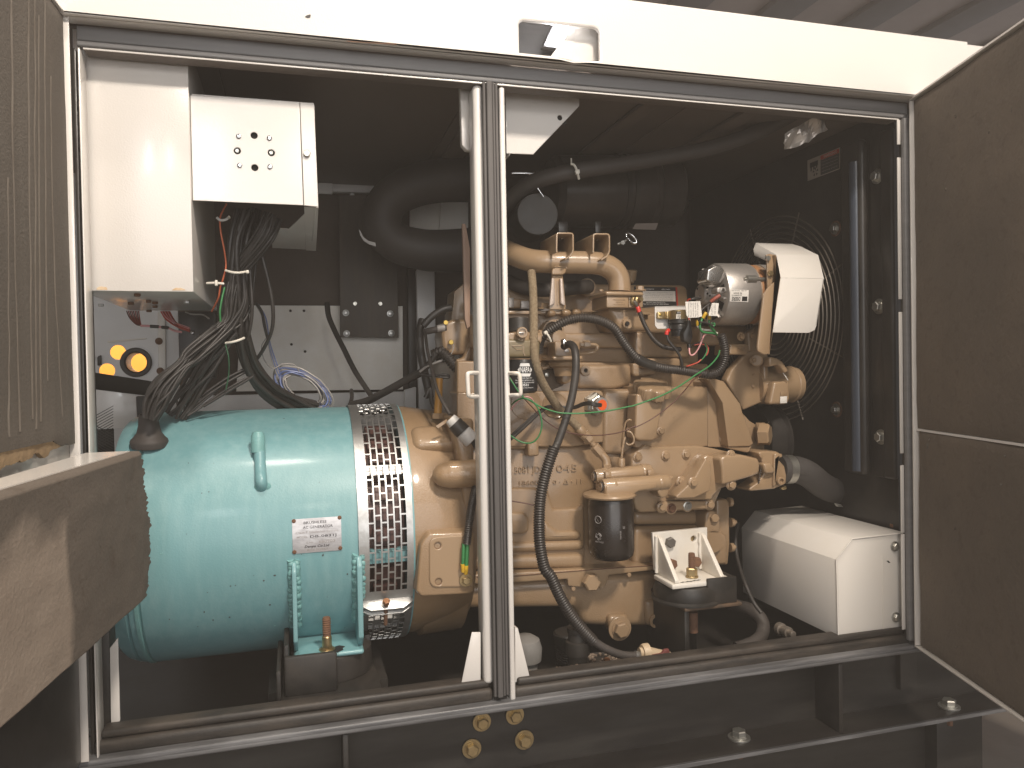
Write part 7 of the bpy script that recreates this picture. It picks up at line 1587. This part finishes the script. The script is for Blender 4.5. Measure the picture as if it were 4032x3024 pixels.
lathe('cap_body', [(zlow, 50*bs_), (zl3 - .02, 50*bs_), (zl3 - .01, 60*bs_)] + [(zl3 + i*.0055 + j*.0028, (60 if j else 56)*bs_) for i in range(6) for j in (0, 1)] + [(zl3 + .04, 52*bs_), (zt3 - .03, 50*bs_), (zt3 - .028, 66*bs_), (zt3 - .004, 66*bs_), (zt3, 60*bs_), (zt3 + .001, 0)], (b0.x, b0.y, 0), (0, 0, 1), blackD, bcap, 48)
fb2 = P(*c('B5', 445, 930), .16); lathe('fitting', [(zlow - fb2.z, .024), (-.001, .024), (0, .028), (.03, .028), (.032, .022), (.05, .021), (.052, .024), (.062, .024), (.064, .012)], fb2, (0, 0, 1), blackD, bcap, 28)
boltw(fb2 + V((0, 0, .064)), .011, zinc, bcap, 'hex', (0, 0, 1))
dd = thing('drain_dish', 'shallow dark dish holding debris and an orange nut, beside the ribbed hose end', 'dish')
d0 = P(*c('B5', 600, 985), .17); lathe('dish', [(0, .052), (.008, .055), (.010, .054), (.004, .050), (.003, 0)], (d0.x, d0.y, zlow + .0005), (0, 0, 1), blackD, dd, 36)
dz_ = d0.z - zlow
lathe('dish_stand', [(0, .04), (max(dz_, .01), .052), (max(dz_, .01) + .004, .054), (max(dz_, .01), .048), (max(dz_, .01) - .001, 0)], (d0.x, d0.y, zlow), (0, 0, 1), blackD, dd, 36)
bolt(*c('B5', 630, 978), .150, 14, copper, dd, 'hex', (0, -.5, 1), 'nut')
rnd = random.Random(5); gbm = bmesh.new()
for i in range(60):
    a, r_ = rnd.uniform(0, 2*PI), .045*math.sqrt(rnd.random()); bmesh.ops.create_icosphere(gbm, subdivisions=1, radius=rnd.uniform(.002, .006), matrix=Matrix.Translation((d0.x + math.cos(a)*r_, d0.y + math.sin(a)*r_, d0.z + .003)))
mk('debris', gbm, M('mixed_debris', (.12, .085, .06), .9, var=.9, vscale=120, vcol=(.30, .24, .19)), dd)['kind'] = 'stuff'
bh2 = thing('floor_hose', 'black hose looping down beside the white corner cover', 'hose')
mk('hose_body', tubebm(resample(wpath(px('W6', (870, 960, .42), (960, 985, .38), (1080, 1020, .34), (1180, 1090, .31), (1230, 1180, .29), (1220, 1290, .27), (1150, 1370, .25), (1040, 1420, .24), (930, 1450, .24)), 10), .005), 25*mpp(2990, 2450, .3), 18), rubberD, bh2, 60)
tube('thin_hose', px('W6', (960, 80, .42), (930, 250, .40), (940, 420, .38), (985, 600, .34), (1050, 780, .30), (1130, 950, .28), (1210, 1060, .26)), 7.5, rubber, bh2, 12)
df = thing('drain_fitting', 'steel drain fitting poking out by the white corner cover', 'fitting')
da, db = P(*c('W6', 1400, 1225), .16), P(*c('W6', 1545, 1290), .11); ds = mpp(*c('W6', 1450, 1250), .14); dl = (db - da).length
lathe('fitting_body', [(0, 0), (0, 24*ds), (.25*dl, 24*ds), (.28*dl, 17*ds), (.5*dl, 17*ds), (.52*dl, 21*ds), (.78*dl, 21*ds), (.8*dl, 14*ds), (1.1*dl, 13*ds), (1.12*dl, 10*ds), (1.12*dl, 0)], da, db - da, M('dull_steel', (.30, .26, .22), .4, .7, var=.5, vscale=60), df, 28)
# dirt along the sill
rnd = random.Random(11); gbm = bmesh.new()
for i in range(260):
    u = rnd.random(); x_ = P(420, 2880, .06).x + u*(P(3560, 2560, .06).x - P(420, 2880, .06).x); y_ = rnd.uniform(.103, .128)
    bmesh.ops.create_icosphere(gbm, subdivisions=1, radius=rnd.uniform(.0007, .0028), matrix=Matrix.Translation((x_, y_, zfl + .001)) @ Matrix.Diagonal((1.4, 1, .5, 1)))
o = mk('grit', gbm, M('grit', (.22, .16, .11), .95, var=.8, vscale=200, vcol=(.08, .06, .05)), None); o['kind'] = 'stuff'; o['label'] = 'grit and flakes along the bay floor'; o['category'] = 'grit'

#FIN

# ------------------------------------------------------------------ thin volume added to veil the scene like lens glare
hz = bpy.data.materials.new('glare_veil_volume'); hz.use_nodes = True; nt_ = hz.node_tree; nt_.nodes.clear()
ou = nt_.nodes.new('ShaderNodeOutputMaterial'); pv = nt_.nodes.new('ShaderNodeVolumePrincipled')
pv.inputs['Color'].default_value = (.97, .88, .79, 1); pv.inputs['Density'].default_value = .023
nt_.links.new(pv.outputs[0], ou.inputs['Volume'])
o = box('glare_veil', (-9, -9, -1.2), (10.5, 10.5, 4.9), hz, bev=0); o['kind'] = 'stuff'; o['label'] = 'thin volume added to lift the blacks like lens glare'; o['category'] = 'glare_veil'
finalize()
